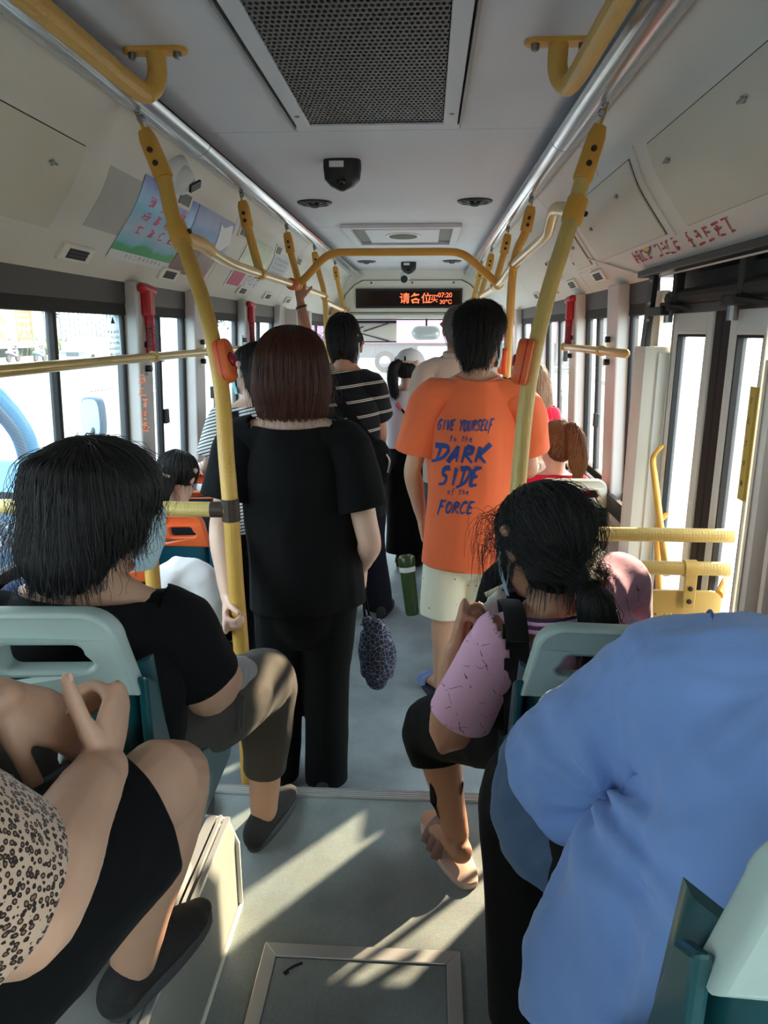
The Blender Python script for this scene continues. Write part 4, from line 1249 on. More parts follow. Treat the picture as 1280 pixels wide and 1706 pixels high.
# mechanism over the door
mch = thing('door_mechanism', 'grimy black door opening mechanism in the uncovered recess over the door', 'door mechanism', (1.08, 2.4, 1.75))
MB().box(1.14, 1.16, 1.84, 2.98, 1.66, 2.0).build('back_plate', M['grime'], mch)
MB().box(1.0, 1.15, 1.84, 2.98, 1.80, 1.825).build('cover_edge', M['black'], mch, bevel=.004)
MB().tube([(1.09, 1.75, 1.715), (1.09, 2.82, 1.715)], [(.03, .03)] * 2, 12).build('shaft', M['grime'], mch)
MB().box(1.07, 1.14, 1.75, 2.8, 1.66, 1.69).build('beam', M['black'], mch, bevel=.003)
for y in (2.72, 2.16): 
    MB().box(1.06, 1.09, y - .02, y + .02, 1.69, 1.82).build('hanger', M['grime'], mch, bevel=.003)
    MB().box(1.03, 1.1, y - .05, y + .05, 1.67, 1.70).build('bracket', M['grime'], mch, bevel=.004)
    MB().bar((1.04, y - .02, 1.69), (1.1, y - .22, 1.665), .03, .012).build('arm', M['grime'], mch, bevel=.002)
    MB().lathe([(.016, 0), (.016, .05)], (1.05, y, 1.63), (0, 0, 1), 10).build('pivot', M['steel'], mch)
MB().bar((1.03, 2.86, 1.83), (1.015, 2.86, 1.5), .06, .02, (1, 0, 0)).build('pump_plate', M['black'], mch, bevel=.003)
MB().bar((1.02, 2.86, 1.67), (1.03, 2.70, 1.67), .03, .03).build('link_arm', M['black'], mch, bevel=.003)
for z in (1.78, 1.7, 1.64): MB().lathe([(.006, 0), (.006, .006)], (1.01, 2.83, z), (-.4, -1, 0), 8).build('bolt', M['steel'], mch)
MB().box(1.07, 1.1, 2.88, 2.97, 1.52, 1.75).build('post_plate', M['cream'], mch)

# ---------------------------------------------------------------- red hammers, stickers, posters
def hammer(side, y, label):
    t = thing('safety_hammer', label, 'safety hammer', (side * .99, y, 1.66), 'red safety hammers')
    x = side * .985
    MB().box(x - .02, x + .02, y - .035, y + .035, 1.66, 1.78, None, .01).build('holder', M['red'], t, bevel=.004)
    MB().tube([(x, y - .06, 1.775), (x, y + .05, 1.765)], [(.02, .02), (.024, .024)], 12, round_end=True).build('head', M['red'], t, smooth=60)
    MB().tube([(x, y, 1.68), (x, y, 1.57), (x, y - .005, 1.52)], [(.014, .02), (.014, .018), (.015, .022)], 10, 2, round_end=True).build('handle', M['red'], t, smooth=60)
    for k in range(6): MB().tube([(x - side * .004, y - .02, 1.53 + k * .018), (x - side * .004, y + .02, 1.53 + k * .018)], .0115, 8).build('grip_rib', mat('dark_red', srgb(120, 16, 30), .5) if k == 0 else bpy.data.materials['dark_red'], t)
    return t
hammer(-1, 3.09, 'red safety hammer on the near left window pillar')
hammer(-1, 4.93, 'red safety hammer on the far left window pillar')
hammer(1, 4.24, 'red safety hammer on the right window pillar')
# orange warning characters down the left pillar
pm = M['orange']
plo = [o for o in COL.objects if o.get('label') == 'left window pillar carrying the near red hammer'][0]
for k in range(5):
    mb = scribble(1, .04, .045, rnd, .006); me = mb.mesh('g'); me.transform(frame_mat((-1.015, 3.015, 1.38 - .05 * k), (1, 0, 0), (0, 0, 1)) @ Matrix.Translation((-.01, 0, .001))); me.materials.append(pm)
    place(bpy.data.objects.new('warning_print', me), plo)

def cove_print(mb, sd, s_of, y_of, w, h_, name, m, parent, off=.0045):
    me = mb.mesh(name)
    for v in me.vertices:
        u, q = v.co.x / w, v.co.y / h_
        v.co = cove_pt(sd, s_of(q), y_of(u), off)
    me.materials.append(m)
    return place(bpy.data.objects.new(name, me), parent)
def poster(sd, s0, s1, y0, y1, m, label):
    c = cove_pt(sd, (s0 + s1) / 2, (y0 + y1) / 2)
    t = thing('poster', label, 'poster', c, 'posters on the left cove')
    cove_patch(sd, s0, s1, y0, y1, .002, .0015, 12, 4).build('sheet', m, t, smooth=60)
    return t
def poster_mat(name, stops, sc=6.0, axis=2, lo=1.85, hi=2.13, blot=.5):
    """printed picture: bands of colour up the sheet with cloudy blotches"""
    m = mat(name, (.5, .5, .5, 1), .35)
    nt, n, l, p = nodes(m)
    tc = n.new('ShaderNodeTexCoord'); sp = n.new('ShaderNodeSeparateXYZ'); l.new(tc.outputs['Object'], sp.inputs[0])
    ns = n.new('ShaderNodeTexNoise'); ns.inputs['Scale'].default_value = sc; ns.inputs['Detail'].default_value = 4; l.new(tc.outputs['Object'], ns.inputs['Vector'])
    mr = n.new('ShaderNodeMapRange'); mr.inputs[1].default_value = lo; mr.inputs[2].default_value = hi; l.new(sp.outputs[axis], mr.inputs[0])
    ad = n.new('ShaderNodeMath'); ad.operation = 'MULTIPLY_ADD'; ad.inputs[1].default_value = blot; l.new(ns.outputs[0], ad.inputs[0])
    sb = n.new('ShaderNodeMath'); sb.operation = 'SUBTRACT'; sb.inputs[1].default_value = blot * .5; l.new(mr.outputs[0], ad.inputs[2]); l.new(ad.outputs[0], sb.inputs[0])
    cr = n.new('ShaderNodeValToRGB'); e = cr.color_ramp.elements
    e[0].position, e[0].color = stops[0][0], stops[0][1]; e[1].position, e[1].color = stops[-1][0], stops[-1][1]
    for pos, c in stops[1:-1]:
        q = e.new(pos); q.color = c
    l.new(sb.outputs[0], cr.inputs[0]); l.new(cr.outputs[0], p.inputs['Base Color'])
    return m
sL = cove_s_at(.985, 1.875)
sky_p = poster_mat('poster_sky', [(0, srgb(40, 150, 80)), (.24, srgb(70, 170, 96)), (.28, srgb(130, 200, 220)), (.45, srgb(190, 214, 232)), (.7, srgb(110, 190, 226)), (1, srgb(60, 90, 180))], 7, blot=.25)
p1 = poster(-1, sT - .03, sL, 2.72, 3.34, sky_p, 'sky-blue landscape poster with pink characters and green foot on the left cove')
cove_patch(-1, sL - .05, sL + .012, 2.72, 3.34, .003, .001).build('footer', M['white'], p1)
pk = mat('poster_pink', srgb(226, 70, 140), .5)
for r_ in range(3):
    cove_print(scribble(4, .4, .07, rnd, .011), -1, lambda q, r_=r_: sT + .07 + .095 * r_ + .07 * (1 - q), lambda u: 2.80 + .46 * u, .4, .07, 'poster_print', pk, p1)
cove_print(scribble(9, .5, .03, rnd, .003), -1, lambda q: sL - .01 - .03 * q, lambda u: 2.85 + .4 * u, .5, .03, 'poster_footer_print', M['black'], p1)
p2 = poster(-1, sT - .03, sL - .24, 3.35, 3.96, poster_mat('poster_teal', [(0, srgb(90, 190, 200)), (.4, srgb(80, 176, 206)), (.7, srgb(70, 120, 190)), (1, srgb(50, 60, 140))], 6), 'teal poster with a white shape beside the landscape poster')
cove_patch(-1, sT + .2, sL - .26, 3.7, 3.92, .0045, .001, 8, 6, shape=lambda u, v: (sT + .02 + (sL - .28 - sT) * (u * (1 - .3 * v) + .1 * math.sin(5 * v)), 3.72 + .2 * v + .06 * u)).build('white_figure', M['white'], p2)
cove_print(scribble(2, .2, .1, rnd, .008), -1, lambda q: sT + .15 + .25 * (1 - q), lambda u: 3.45 + .18 * u, .2, .1, 'poster_print', M['black'], p2)
poster(-1, sL - .22, sL + .01, 3.36, 3.9, poster_mat('poster_brown', [(0, srgb(120, 66, 66)), (.5, srgb(150, 120, 110)), (1, srgb(110, 100, 92))], 8), 'dull brown-red poster below the teal one on the left cove')
p4 = poster(-1, sT, sT + .3, 4.3, 4.95, poster_mat('poster_green', [(0, srgb(226, 232, 214)), (.5, srgb(206, 214, 170)), (1, srgb(120, 150, 70))], 9), 'pale green and white poster high on the left cove beyond the seam')
p5 = poster(-1, sL - .2, sL + .02, 4.3, 5.1, mat('poster_white', srgb(226, 218, 222), .5), 'white poster with a crimson figure low on the left cove')
cove_patch(-1, sL - .18, sL + .0, 4.34, 4.6, .0045, .001, 6, 4).build('crimson_figure', mat('crimson', srgb(196, 40, 90), .5, var=.2), p5)
cove_print(scribble(3, .3, .1, rnd, .006), -1, lambda q: sL - .16 + .14 * (1 - q), lambda u: 4.66 + .36 * u, .3, .1, 'poster_print', M['black'], p5)
p6 = poster(-1, sT + .02, sT + .3, 5.05, 5.6, mat('notice_paper', srgb(214, 216, 220), .6), 'white notice sheet with fine print on the left cove')
for r_ in range(4): cove_print(scribble(10, .4, .04, rnd, .003), -1, lambda q, r_=r_: sT + .06 + .055 * r_ + .04 * (1 - q), lambda u: 5.1 + .44 * u, .4, .04, 'notice_print', M['grime'], p6)
# right cove: pink labels, round yellow sticker, faded red writing
for y0, y1, lb in ((3.62, 3.96, 'faded pink label on the right cove, near one'), (4.3, 4.62, 'faded pink label on the right cove, farther one')):
    t = poster(1, sT + .24, sL - .12, y0, y1, mat('faded_pink', srgb(212, 170, 170), .6, var=.1, vscale=30), lb); t['group'] = 'pink labels on the right cove'
    for s_ in (sT + .26, sL - .14):
        for y in (y0 + .03, y1 - .03): MB().lathe([(.008, 0), (.008, .006)], cove_pt(1, s_, y, .003), cove_pt(1, s_, y, 1) - cove_pt(1, s_, y), 8).build('rivet', M['black'], t)
    for r_ in range(2): cove_print(scribble(5, .3, .05, rnd, .004), 1, lambda q, r_=r_: sT + .3 + .1 * r_ + .08 * (1 - q), lambda u, y0=y0, y1=y1: y1 - .03 - (y1 - y0 - .06) * u, .3, .05, 'label_print', M['red_ink'], t)
c = cove_pt(1, cove_s_at(.925, 1.96), 2.8); s_c = cove_s_at(.925, 1.96)
t = thing('round_sticker', 'round yellow and red sticker on the right cove beside the hatch', 'sticker', c)
def disc(r, off, m, nm):
    mb = MB(); n = 24
    vs = [cove_pt(1, s_c + r / .55 * math.sin(2 * PI * k / n), 2.8 + r * math.cos(2 * PI * k / n), off) for k in range(n)]
    mb.add(vs, [tuple(range(n))]).build(nm, m, t)
disc(.088, .002, M['black'], 'rim'); disc(.08, .003, mat('sticker_yellow', srgb(222, 180, 60), .5), 'disc')
mb = MB().add([cove_pt(1, s_c + a, 2.8 + b, .004) for a, b in ((-.085, 0), (0, -.055), (.085, 0), (0, .055))], [(0, 1, 2, 3)]); mb.build('diamond', M['red'], t)
cove_print(scribble(3, .1, .03, rnd, .003), 1, lambda q: s_c - .13 + .05 * (1 - q), lambda u: 2.85 - .1 * u, .1, .03, 'sticker_print', M['black'], t, .0045)
for y1_, y0_, n_ in ((3.0, 2.78, 4), (2.72, 2.48, 4), (2.42, 2.05, 5)):
    cove_print(scribble(n_, .08 * n_, .08, rnd, .011), 1, lambda q: sL - .05 + .1 * (1 - q), lambda u, a=y1_, b=y0_: a + (b - a) * u, .08 * n_, .08, 'faded_print', M['red_ink'], coves[1], .002)

# ---------------------------------------------------------------- up front: blind, mirror, driver's rail
b = thing('sun_blind', 'pale roller blind with scissor arms in the left half of the windscreen', 'sun blind', (-.6, 9.45, 1.7))
MB().box(-1.02, -.2, 9.46, 9.465, 1.47, 1.72).build('cloth', mat('blind_cloth', srgb(222, 212, 204), .8), b)
MB().box(-1.02, -.2, 9.43, 9.47, 1.70, 1.735).build('top_bar', M['black'], b); MB().box(-1.02, -.2, 9.44, 9.46, 1.462, 1.476).build('bottom_bar', M['black'], b)
for a_, c_ in (((-1.0, 1.5), (-.62, 1.66)), ((-.98, 1.66), (-.3, 1.48)), ((-.62, 1.6), (-.3, 1.7))):
    MB().bar((a_[0], 9.44, a_[1]), (c_[0], 9.44, c_[1]), .008, .014).build('scissor_arm', M['grime'], b)
t = thing('rear_view_mirror', 'rounded rear view mirror hanging in the windscreen', 'mirror', (.18, 9.3, 1.6))
MB().tube([(.08, 9.3, 1.58), (.27, 9.3, 1.58)], [(.085, .02)] * 2, 20, side=(0, 0, 1), round_end=True).build('casing', M['white'], t, smooth=60)
MB().tube([(.09, 9.28, 1.58), (.26, 9.28, 1.58)], [(.072, .008)] * 2, 20, side=(0, 0, 1), round_end=True).build('mirror_glass', bpy.data.materials['mirror_glass'], t, smooth=60)
MB().tube([(.18, 9.32, 1.62), (.18, 9.4, 1.76)], .012, 8).build('arm', M['black'], t)
t = thing('dash_fan', 'small round black fan on the left windscreen pillar', 'fan', (-.95, 8.9, 1.5))
for k in range(3): 
    r_ = .035 + .035 * k
    MB().tube([(-1.0 + r_ * math.cos(a), 8.88 - .01 * k, 1.5 + r_ * math.sin(a)) for a in [2 * PI * q / 20 for q in range(21)]], .004, 6).build('guard_ring', M['black'], t)
for k in range(6): MB().bar((-1.0, 8.87, 1.5), (-1.0 + .1 * math.cos(k * PI / 3), 8.87, 1.5 + .1 * math.sin(k * PI / 3)), .004, .004).build('guard_spoke', M['black'], t)
MB().lathe([(.03, 0), (.03, .06)], (-1.0, 8.88, 1.5), (0, 1, 0), 14).build('motor', M['black'], t)
MB().tube([(-1.0, 8.93, 1.5), (-1.04, 8.95, 1.58), (-1.05, 8.98, 1.78)], .012, 8, 3).build('stalk', M['black'], t)
t = thing('tissue_box', 'wood-toned box with red top on the front left shelf', 'box', (-.93, 9.1, 1.8))
MB().box(-.98, -.76, 9.0, 9.12, 1.80, 1.87).build('body', mat('wood_box', srgb(196, 150, 110), .5, var=.1), t, bevel=.004)
MB().box(-.95, -.8, 9.02, 9.1, 1.87, 1.89).build('lid', M['red'], t, bevel=.004)
t = thing('driver_partition', 'grey driver partition wall at the front left', 'partition', (-.85, 6.3, 0))
MB().box(-1.06, -.72, 6.3, 6.34, 0, 1.0).build('panel', M['pillar'], t, bevel=.005)
MB().box(-1.04, -.9, 6.2, 6.32, 1.35, 1.78).build('upper_cabinet', M['pillar'], t, bevel=.006)

# ---------------------------------------------------------------- kit for people: bodies, hands, clothes, hair
def skin_mat(name, rgb):
    return mat(name, rgb, .52, var=.07, vscale=18, bump=.08, bscale=220, sss=.12)
SK = skin_mat('skin_light', srgb(206, 160, 132))
SK2 = skin_mat('skin_tan', srgb(184, 132, 104))
SK3 = skin_mat('skin_pale', srgb(222, 182, 160))

def cloth(name, rgb, var=.06, rough=.9, weave=900, sheen=.15):
    m = mat(name, rgb, rough, var=var, vscale=9, sheen=sheen, spec=.2)
    nt, n, l, p = nodes(m)
    tc = n.new('ShaderNodeTexCoord'); w = n.new('ShaderNodeTexNoise'); w.inputs['Scale'].default_value = weave * .35
    l.new(tc.outputs['Object'], w.inputs['Vector'])
    b = n.new('ShaderNodeBump'); b.inputs['Strength'].default_value = .18; b.inputs['Distance'].default_value = .001
    l.new(w.outputs[0], b.inputs['Height']); l.new(b.outputs[0], p.inputs['Normal'])
    return m

def remesh(mb, voxel, smooth=4, fac=.5):
    """join overlapping shapes into one continuous skin and relax it"""
    me = mb.mesh('tmp')
    bm = bmesh.new(); bm.from_mesh(me); bmesh.ops.recalc_face_normals(bm, faces=bm.faces)
    bm.to_mesh(me); bm.free()
    o = bpy.data.objects.new('tmp', me); COL.objects.link(o)
    r = o.modifiers.new('r', 'REMESH'); r.mode = 'VOXEL'; r.voxel_size = voxel
    if smooth:
        s = o.modifiers.new('s', 'SMOOTH'); s.iterations = smooth; s.factor = fac
    out = bpy.data.meshes.new_from_object(o.evaluated_get(bpy.context.evaluated_depsgraph_get()))
    bpy.data.objects.remove(o); bpy.data.meshes.remove(me)
    return out

def folds(amp=.006, f=9.0, squash=(1, 1, .35), seed=0, fine=.3, drop=None):
    """cloth folds: ridged noise stretched along the fall of the cloth"""
    sv = Vector((seed * 3.1, seed * 1.7, seed * 2.3))
    def fn(p, n):
        q = Vector((p.x * squash[0], p.y * squash[1], p.z * squash[2])) * f + sv
        w = noise.noise_vector(q * .6) * .6
        a = 1 - abs(noise.noise(q + w)) * 2.2
        b = noise.noise(q * 2.3 + w)
        k = 1.0 if drop is None else drop(p)
        return amp * k * (a * .8 + b * fine)
    return fn

def finish(me, name, m, parent, disp=None, cuts=(), thick=0.0, smooth=True):
    bm = bmesh.new(); bm.from_mesh(me)
    for co, no, rad in cuts:
        co, no = Vector(co), Vector(no).normalized()
        fs = [f for f in bm.faces if (f.calc_center_median() - co).length < rad]
        geom = list(set(fs) | {e for f in fs for e in f.edges} | {v for f in fs for v in f.verts})
        bmesh.ops.bisect_plane(bm, geom=geom, plane_co=co, plane_no=no, clear_outer=True, dist=1e-5)
    if disp:
        bm.normal_update()
        mv = [(v, v.normal.copy() * disp(v.co, v.normal)) for v in bm.verts]
        for v, d in mv: v.co += d
    if thick:       # inner shell and a rim along every cut hem
        bm.normal_update()
        old_f = bm.faces[:]
        bnd = [e for e in bm.edges if len(e.link_faces) == 1]
        inn = {v: bm.verts.new(v.co - v.normal * thick) for v in bm.verts[:]}
        for f in old_f:
            try: bm.faces.new([inn[v] for v in reversed(f.verts)])
            except ValueError: pass
        for e in bnd:
            f = e.link_faces[0]; lp = [l_ for l_ in f.loops if l_.edge == e][0]
            p_, q_ = lp.vert, lp.link_loop_next.vert
            try: bm.faces.new((q_, p_, inn[p_], inn[q_]))
            except ValueError: pass
    bm.to_mesh(me); bm.free()
    me.materials.clear(); me.materials.append(m)
    if smooth: me.shade_smooth()
    me.name = name
    o = bpy.data.objects.new(name, me)
    return place(o, parent)

def garment(name, mb, m, parent, voxel=.009, disp=None, cuts=(), thick=.003, smooth=4):
    return finish(remesh(mb, voxel, smooth), name, m, parent, disp, cuts, thick)

def L3(a, b, t): return Vector(a).lerp(Vector(b), t)

def arm(mb, sh, el, wr, k=1.0):
    sh, el, wr = Vector(sh), Vector(el), Vector(wr)
    mb.tube([sh, L3(sh, el, .35), L3(sh, el, .8), el, L3(el, wr, .25), L3(el, wr, .7), wr],
            [.052 * k, .049 * k, .041 * k, .039 * k, .042 * k, .032 * k, (.027 * k, .023 * k)], 14, 3, round_end=True)
def leg(mb, hp, kn, an, k=1.0):
    hp, kn, an = Vector(hp), Vector(kn), Vector(an)
    d = (an - kn).normalized()
    mb.tube([hp, L3(hp, kn, .4), L3(hp, kn, .85), kn, L3(kn, an, .3), L3(kn, an, .75), an],
            [.085 * k, .078 * k, .06 * k, .056 * k, .057 * k, .041 * k, .036 * k], 16, 3, round_end=True)
def torso(mb, hip, chest, neck, right, k=1.0, belly=0.0):
    hip, chest, neck = Vector(hip), Vector(chest), Vector(neck)
    u = (chest - hip).normalized()
    mb.tube([hip - u * .09, hip, L3(hip, chest, .45), chest, L3(chest, neck, .6), neck],
            [(.12 * k, .09 * k), (.165 * k, .115 * k), (.135 * k, (.1 + belly) * k), (.165 * k, .115 * k), (.13 * k, .085 * k), (.05 * k, .055 * k)], 18, 3, side=right, round_end=True)
def traps(mb, neck, sh, k=1.0):
    neck, sh = Vector(neck), Vector(sh)
    mb.tube([neck + (sh - neck) * .05, L3(neck, sh, .5) - Vector((0, 0, .012)), sh], [.05 * k, .05 * k, .05 * k], 12, 2, round_end=True)
def foot(mb, an, d, k=1.0):
    an, d = Vector(an), Vector(d).normalized()
    base = an - Vector((0, 0, an.z - 0)) if False else an
    mb.tube([an - d * .03 - Vector((0, 0, .035)), an + d * .02 - Vector((0, 0, .03)), an + d * .09 - Vector((0, 0, .05)), an + d * .15 - Vector((0, 0, .06))],
            [(.032 * k, .03), (.036 * k, .036), (.042 * k, .022), (.036 * k, .014)], 14, 3, side=d.cross(Vector((0, 0, 1))), round_end=True)
def headframe(f, tilt=0.0):
    f = Vector(f).normalized()
    r = f.cross(Vector((0, 0, 1))).normalized()
    u = r.cross(f).normalized()
    if tilt:
        q = Quaternion(f, tilt); r, u = q @ r, q @ u
    return f, r, u
def head(mb, H, f, neck, k=1.0, tilt=0.0, nk=1.0):
    H = Vector(H); f, r, u = headframe(f, tilt)
    R = Matrix((r, f, u)).transposed()
    mb.ball(H + (u * .022 - f * .012) * k, (.075 * k, .095 * k, .088 * k), 22, 16, R)
    mb.ball(H + (u * -.04 + f * .028) * k, (.06 * k, .066 * k, .08 * k), 20, 14, R)
    mb.ball(H + (u * -.092 + f * .062) * k, (.034 * k, .026 * k, .024 * k), 14, 10, R)
    mb.ball(H + (u * .022 + f * .07) * k, (.052 * k, .022 * k, .016 * k), 14, 8, R)
    mb.tube([H + (u * .012 + f * .088) * k, H + (u * -.018 + f * .104) * k, H + (u * -.032 + f * .108) * k], [.009 * k, .012 * k, .014 * k], 10, 2, round_end=True)
    mb.ball(H + (u * -.06 + f * .09) * k, (.024 * k, .012 * k, .006 * k), 12, 8, R)
    mb.ball(H + (u * -.07 + f * .089) * k, (.02 * k, .012 * k, .007 * k), 12, 8, R)
    for s in (-1, 1):
        mb.tube([H + (r * s * .076 + u * .026 - f * .016) * k, H + (r * s * .085 + u * .03 - f * .022) * k], [(.02 * k, .014 * k)] * 2, 10, 1, side=f, round_end=True)
        mb.ball(H + (r * s * .078 - u * .004 - f * .012) * k, (.010 * k, .018 * k, .032 * k), 12, 10, R)
    n = Vector(neck)
    mb.tube([n, L3(n, H - u * .03 * k - f * .022 * k, .55), H - u * .02 * k - f * .022 * k], [(.06 * nk, .058 * nk), .053 * nk, .055 * nk], 16, 3)
def face_details(t, H, f, k=1.0, tilt=0.0, brow=(.05, .03, .025, 1)):
    H = Vector(H); f, r, u = headframe(f, tilt)
    R = Matrix((r, f, u)).transposed()
    ew = bpy.data.materials.get('eye_white') or mat('eye_white', srgb(236, 232, 226), .2)
    ei = bpy.data.materials.get('eye_iris') or mat('eye_iris', srgb(38, 24, 18), .1)
    eb = bpy.data.materials.get('eyebrow') or mat('eyebrow', brow, .8)
    for s in (-1, 1):
        e = MB().ball(H + (r * s * .031 + f * .079 + u * .001) * k, (.015 * k, .012 * k, .0085 * k), 12, 8, R).build('eye', ew, t, smooth=180)
        MB().ball(H + (r * s * .031 + f * .0875 + u * .001) * k, (.006 * k, .005 * k, .006 * k), 10, 6, R).build('iris', ei, e, smooth=180)
        MB().tube([H + (r * s * .015 + f * .092 + u * .026) * k, H + (r * s * .034 + f * .087 + u * .032) * k, H + (r * s * .052 + f * .07 + u * .026) * k], [.003 * k, .004 * k, .002 * k], 6, 3).build('eyebrow', eb, t)
def mask(t, H, f, k=1.0, tilt=0.0, m=None):
    H = Vector(H); f, r, u = headframe(f, tilt)
    def fn(a, b, d):
        an = math.radians(-74 + 148 * a); v = .5 - b
        q = abs(v) * 2
        rr = (.072 - .006 * q * q)
        ft = .112 + (.014 if True else 0) * (1 - abs(a - .5) * 2) * (1 - q * q)
        x = rr * math.sin(an) * (1 - .12 * max(0, -v))
        y = .022 + (ft - .022) * math.cos(an)
        z = -.048 + .105 * v + .004 * math.sin(b * 18)
        return H + (r * x + f * (y - d) + u * z) * k
    o = MB().slab(fn, 16, 12, .002).build('face_mask', m, t, smooth=60)
    for s in (-1, 1):
        a = H + (r * s * .069 + f * .045 + u * -.008) * k; b = H + (r * s * .083 - f * .014 + u * .018) * k
        c = H + (r * s * .086 - f * .024 - u * .01) * k; d = H + (r * s * .066 + f * .042 - u * .085) * k
        MB().tube([a, L3(a, b, .6), b, c, L3(c, d, .4), d], .0018, 6, 4).build('ear_loop', m, o)
    return o

def hand(mb, wr, d, n, thumb, curl=(.5, .5, .5, .5), k=1.0, spread=.05, tcurl=.5, tout=.6, plen=.09):
    """palm and five fingers. d finger direction, n the way the palm faces, thumb = +1/-1: side (d x n) * thumb"""
    wr, d, n = Vector(wr), Vector(d).normalized(), Vector(n)
    n = (n - d * n.dot(d)).normalized()
    s = d.cross(n) * thumb
    pl = plen * k
    mb.tube([wr - d * .012 * k, wr + d * .03 * k, wr + d * .06 * k, wr + d * pl], [(.026 * k, .021 * k), (.034 * k, .018 * k), (.04 * k, .015 * k), (.038 * k, .0115 * k)], 14, 3, side=s, round_end=True)
    lens = (.072, .08, .074, .058)
    rad = (.0088, .0088, .0083, .0074)
    tips = []
    for i in range(4):
        off = .029 - .0195 * i
        b = wr + d * (pl - .004 * abs(i - 1) * k) + s * off * k
        dirv = (d + s * spread * (1.5 - i)).normalized()
        c = curl[i]
        ang = [c * .9, c * 1.15, c * .75]
        pts = [b - dirv * .02 * k, b]
        cur = dirv.copy(); a = 0
        for j, fr in enumerate((.45, .31, .24)):
            a += ang[j]
            cur = (dirv * math.cos(a) + n * math.sin(a)).normalized()
            pts.append(pts[-1] + cur * lens[i] * fr * k)
        r = rad[i] * k
        mb.tube(pts, [r, r * 1.06, r, r * .95, r * .8], 10, 3, round_end=True)
        tips.append((pts[-1], cur, (n * math.cos(a) - dirv * math.sin(a)), r))
    b = wr + d * .022 * k + s * .024 * k + n * .004 * k
    td = (d * (1 - tout * .5) + s * tout + n * .25).normalized()
    p1 = b + td * .04 * k
    d2 = (td + n * tcurl * .5 + d * .2).normalized(); p2 = p1 + d2 * .032 * k
    d3 = (d2 + n * tcurl * .5 + d * .15).normalized(); p3 = p2 + d3 * .024 * k
    mb.tube([b - td * .01 * k, b + td * .012 * k, p1, p2, p3], [.015 * k, .0155 * k, .0112 * k, .0106 * k, .0082 * k], 10, 3, round_end=True)
    tips.append((p3, d3, n, .009 * k))
    return tips
NAIL = mat('fingernail', srgb(226, 178, 162), .25)
def nails(t, tips, parent):
    for (p, d, palm, r) in tips:
        d = d.normalized(); b = -(palm - d * palm.dot(d)).normalized(); s = d.cross(b)
        R = Matrix((s, d, b)).transposed()
        MB().ball(p - d * r * .1 + b * r * .62, (r * .62, r * .8, r * .28), 10, 6, R).build('fingernail', NAIL, parent, smooth=180)

def hairmat(name, rgb, rough=.55):
    m = mat(name, rgb, rough, var=.35, vscale=40, stretch=(1, 1, .12), bump=.5, bscale=160, spec=.22)
    return m
def strandmat(name, rgb, rough=.42):
    m = mat(name, rgb, rough, spec=.28)
    return m
HM = {}
for nm, c, s in (('black', (.010, .009, .009, 1), (.022, .020, .020, 1)), ('auburn', (.020, .011, .009, 1), (.085, .03, .018, 1)), ('brown', (.07, .036, .02, 1), (.22, .11, .052, 1)),
                 ('light_brown', (.15, .085, .052, 1), (.32, .19, .115, 1)), ('grey', (.10, .10, .095, 1), (.24, .24, .23, 1))):
    HM[nm] = (hairmat('hair_%s' % nm, c), strandmat('strands_%s' % nm, s))

def add_curves(name, strands, m, parent, radius=.0006, taper=.4):
    cd = bpy.data.hair_curves.new(name)
    cd.add_curves([len(s) for s in strands])
    P = np.array([c for s in strands for p in s for c in p], dtype=np.float32)
    cd.points.foreach_set('position', P)
    R = np.array([radius * (1 - (1 - taper) * i / (len(s) - 1)) for s in strands for i in range(len(s))], dtype=np.float32)
    cd.points.foreach_set('radius', R)
    cd.materials.append(m)
    o = bpy.data.objects.new(name, cd)
    place(o, parent)
    o['kind'] = 'stuff'
    return o

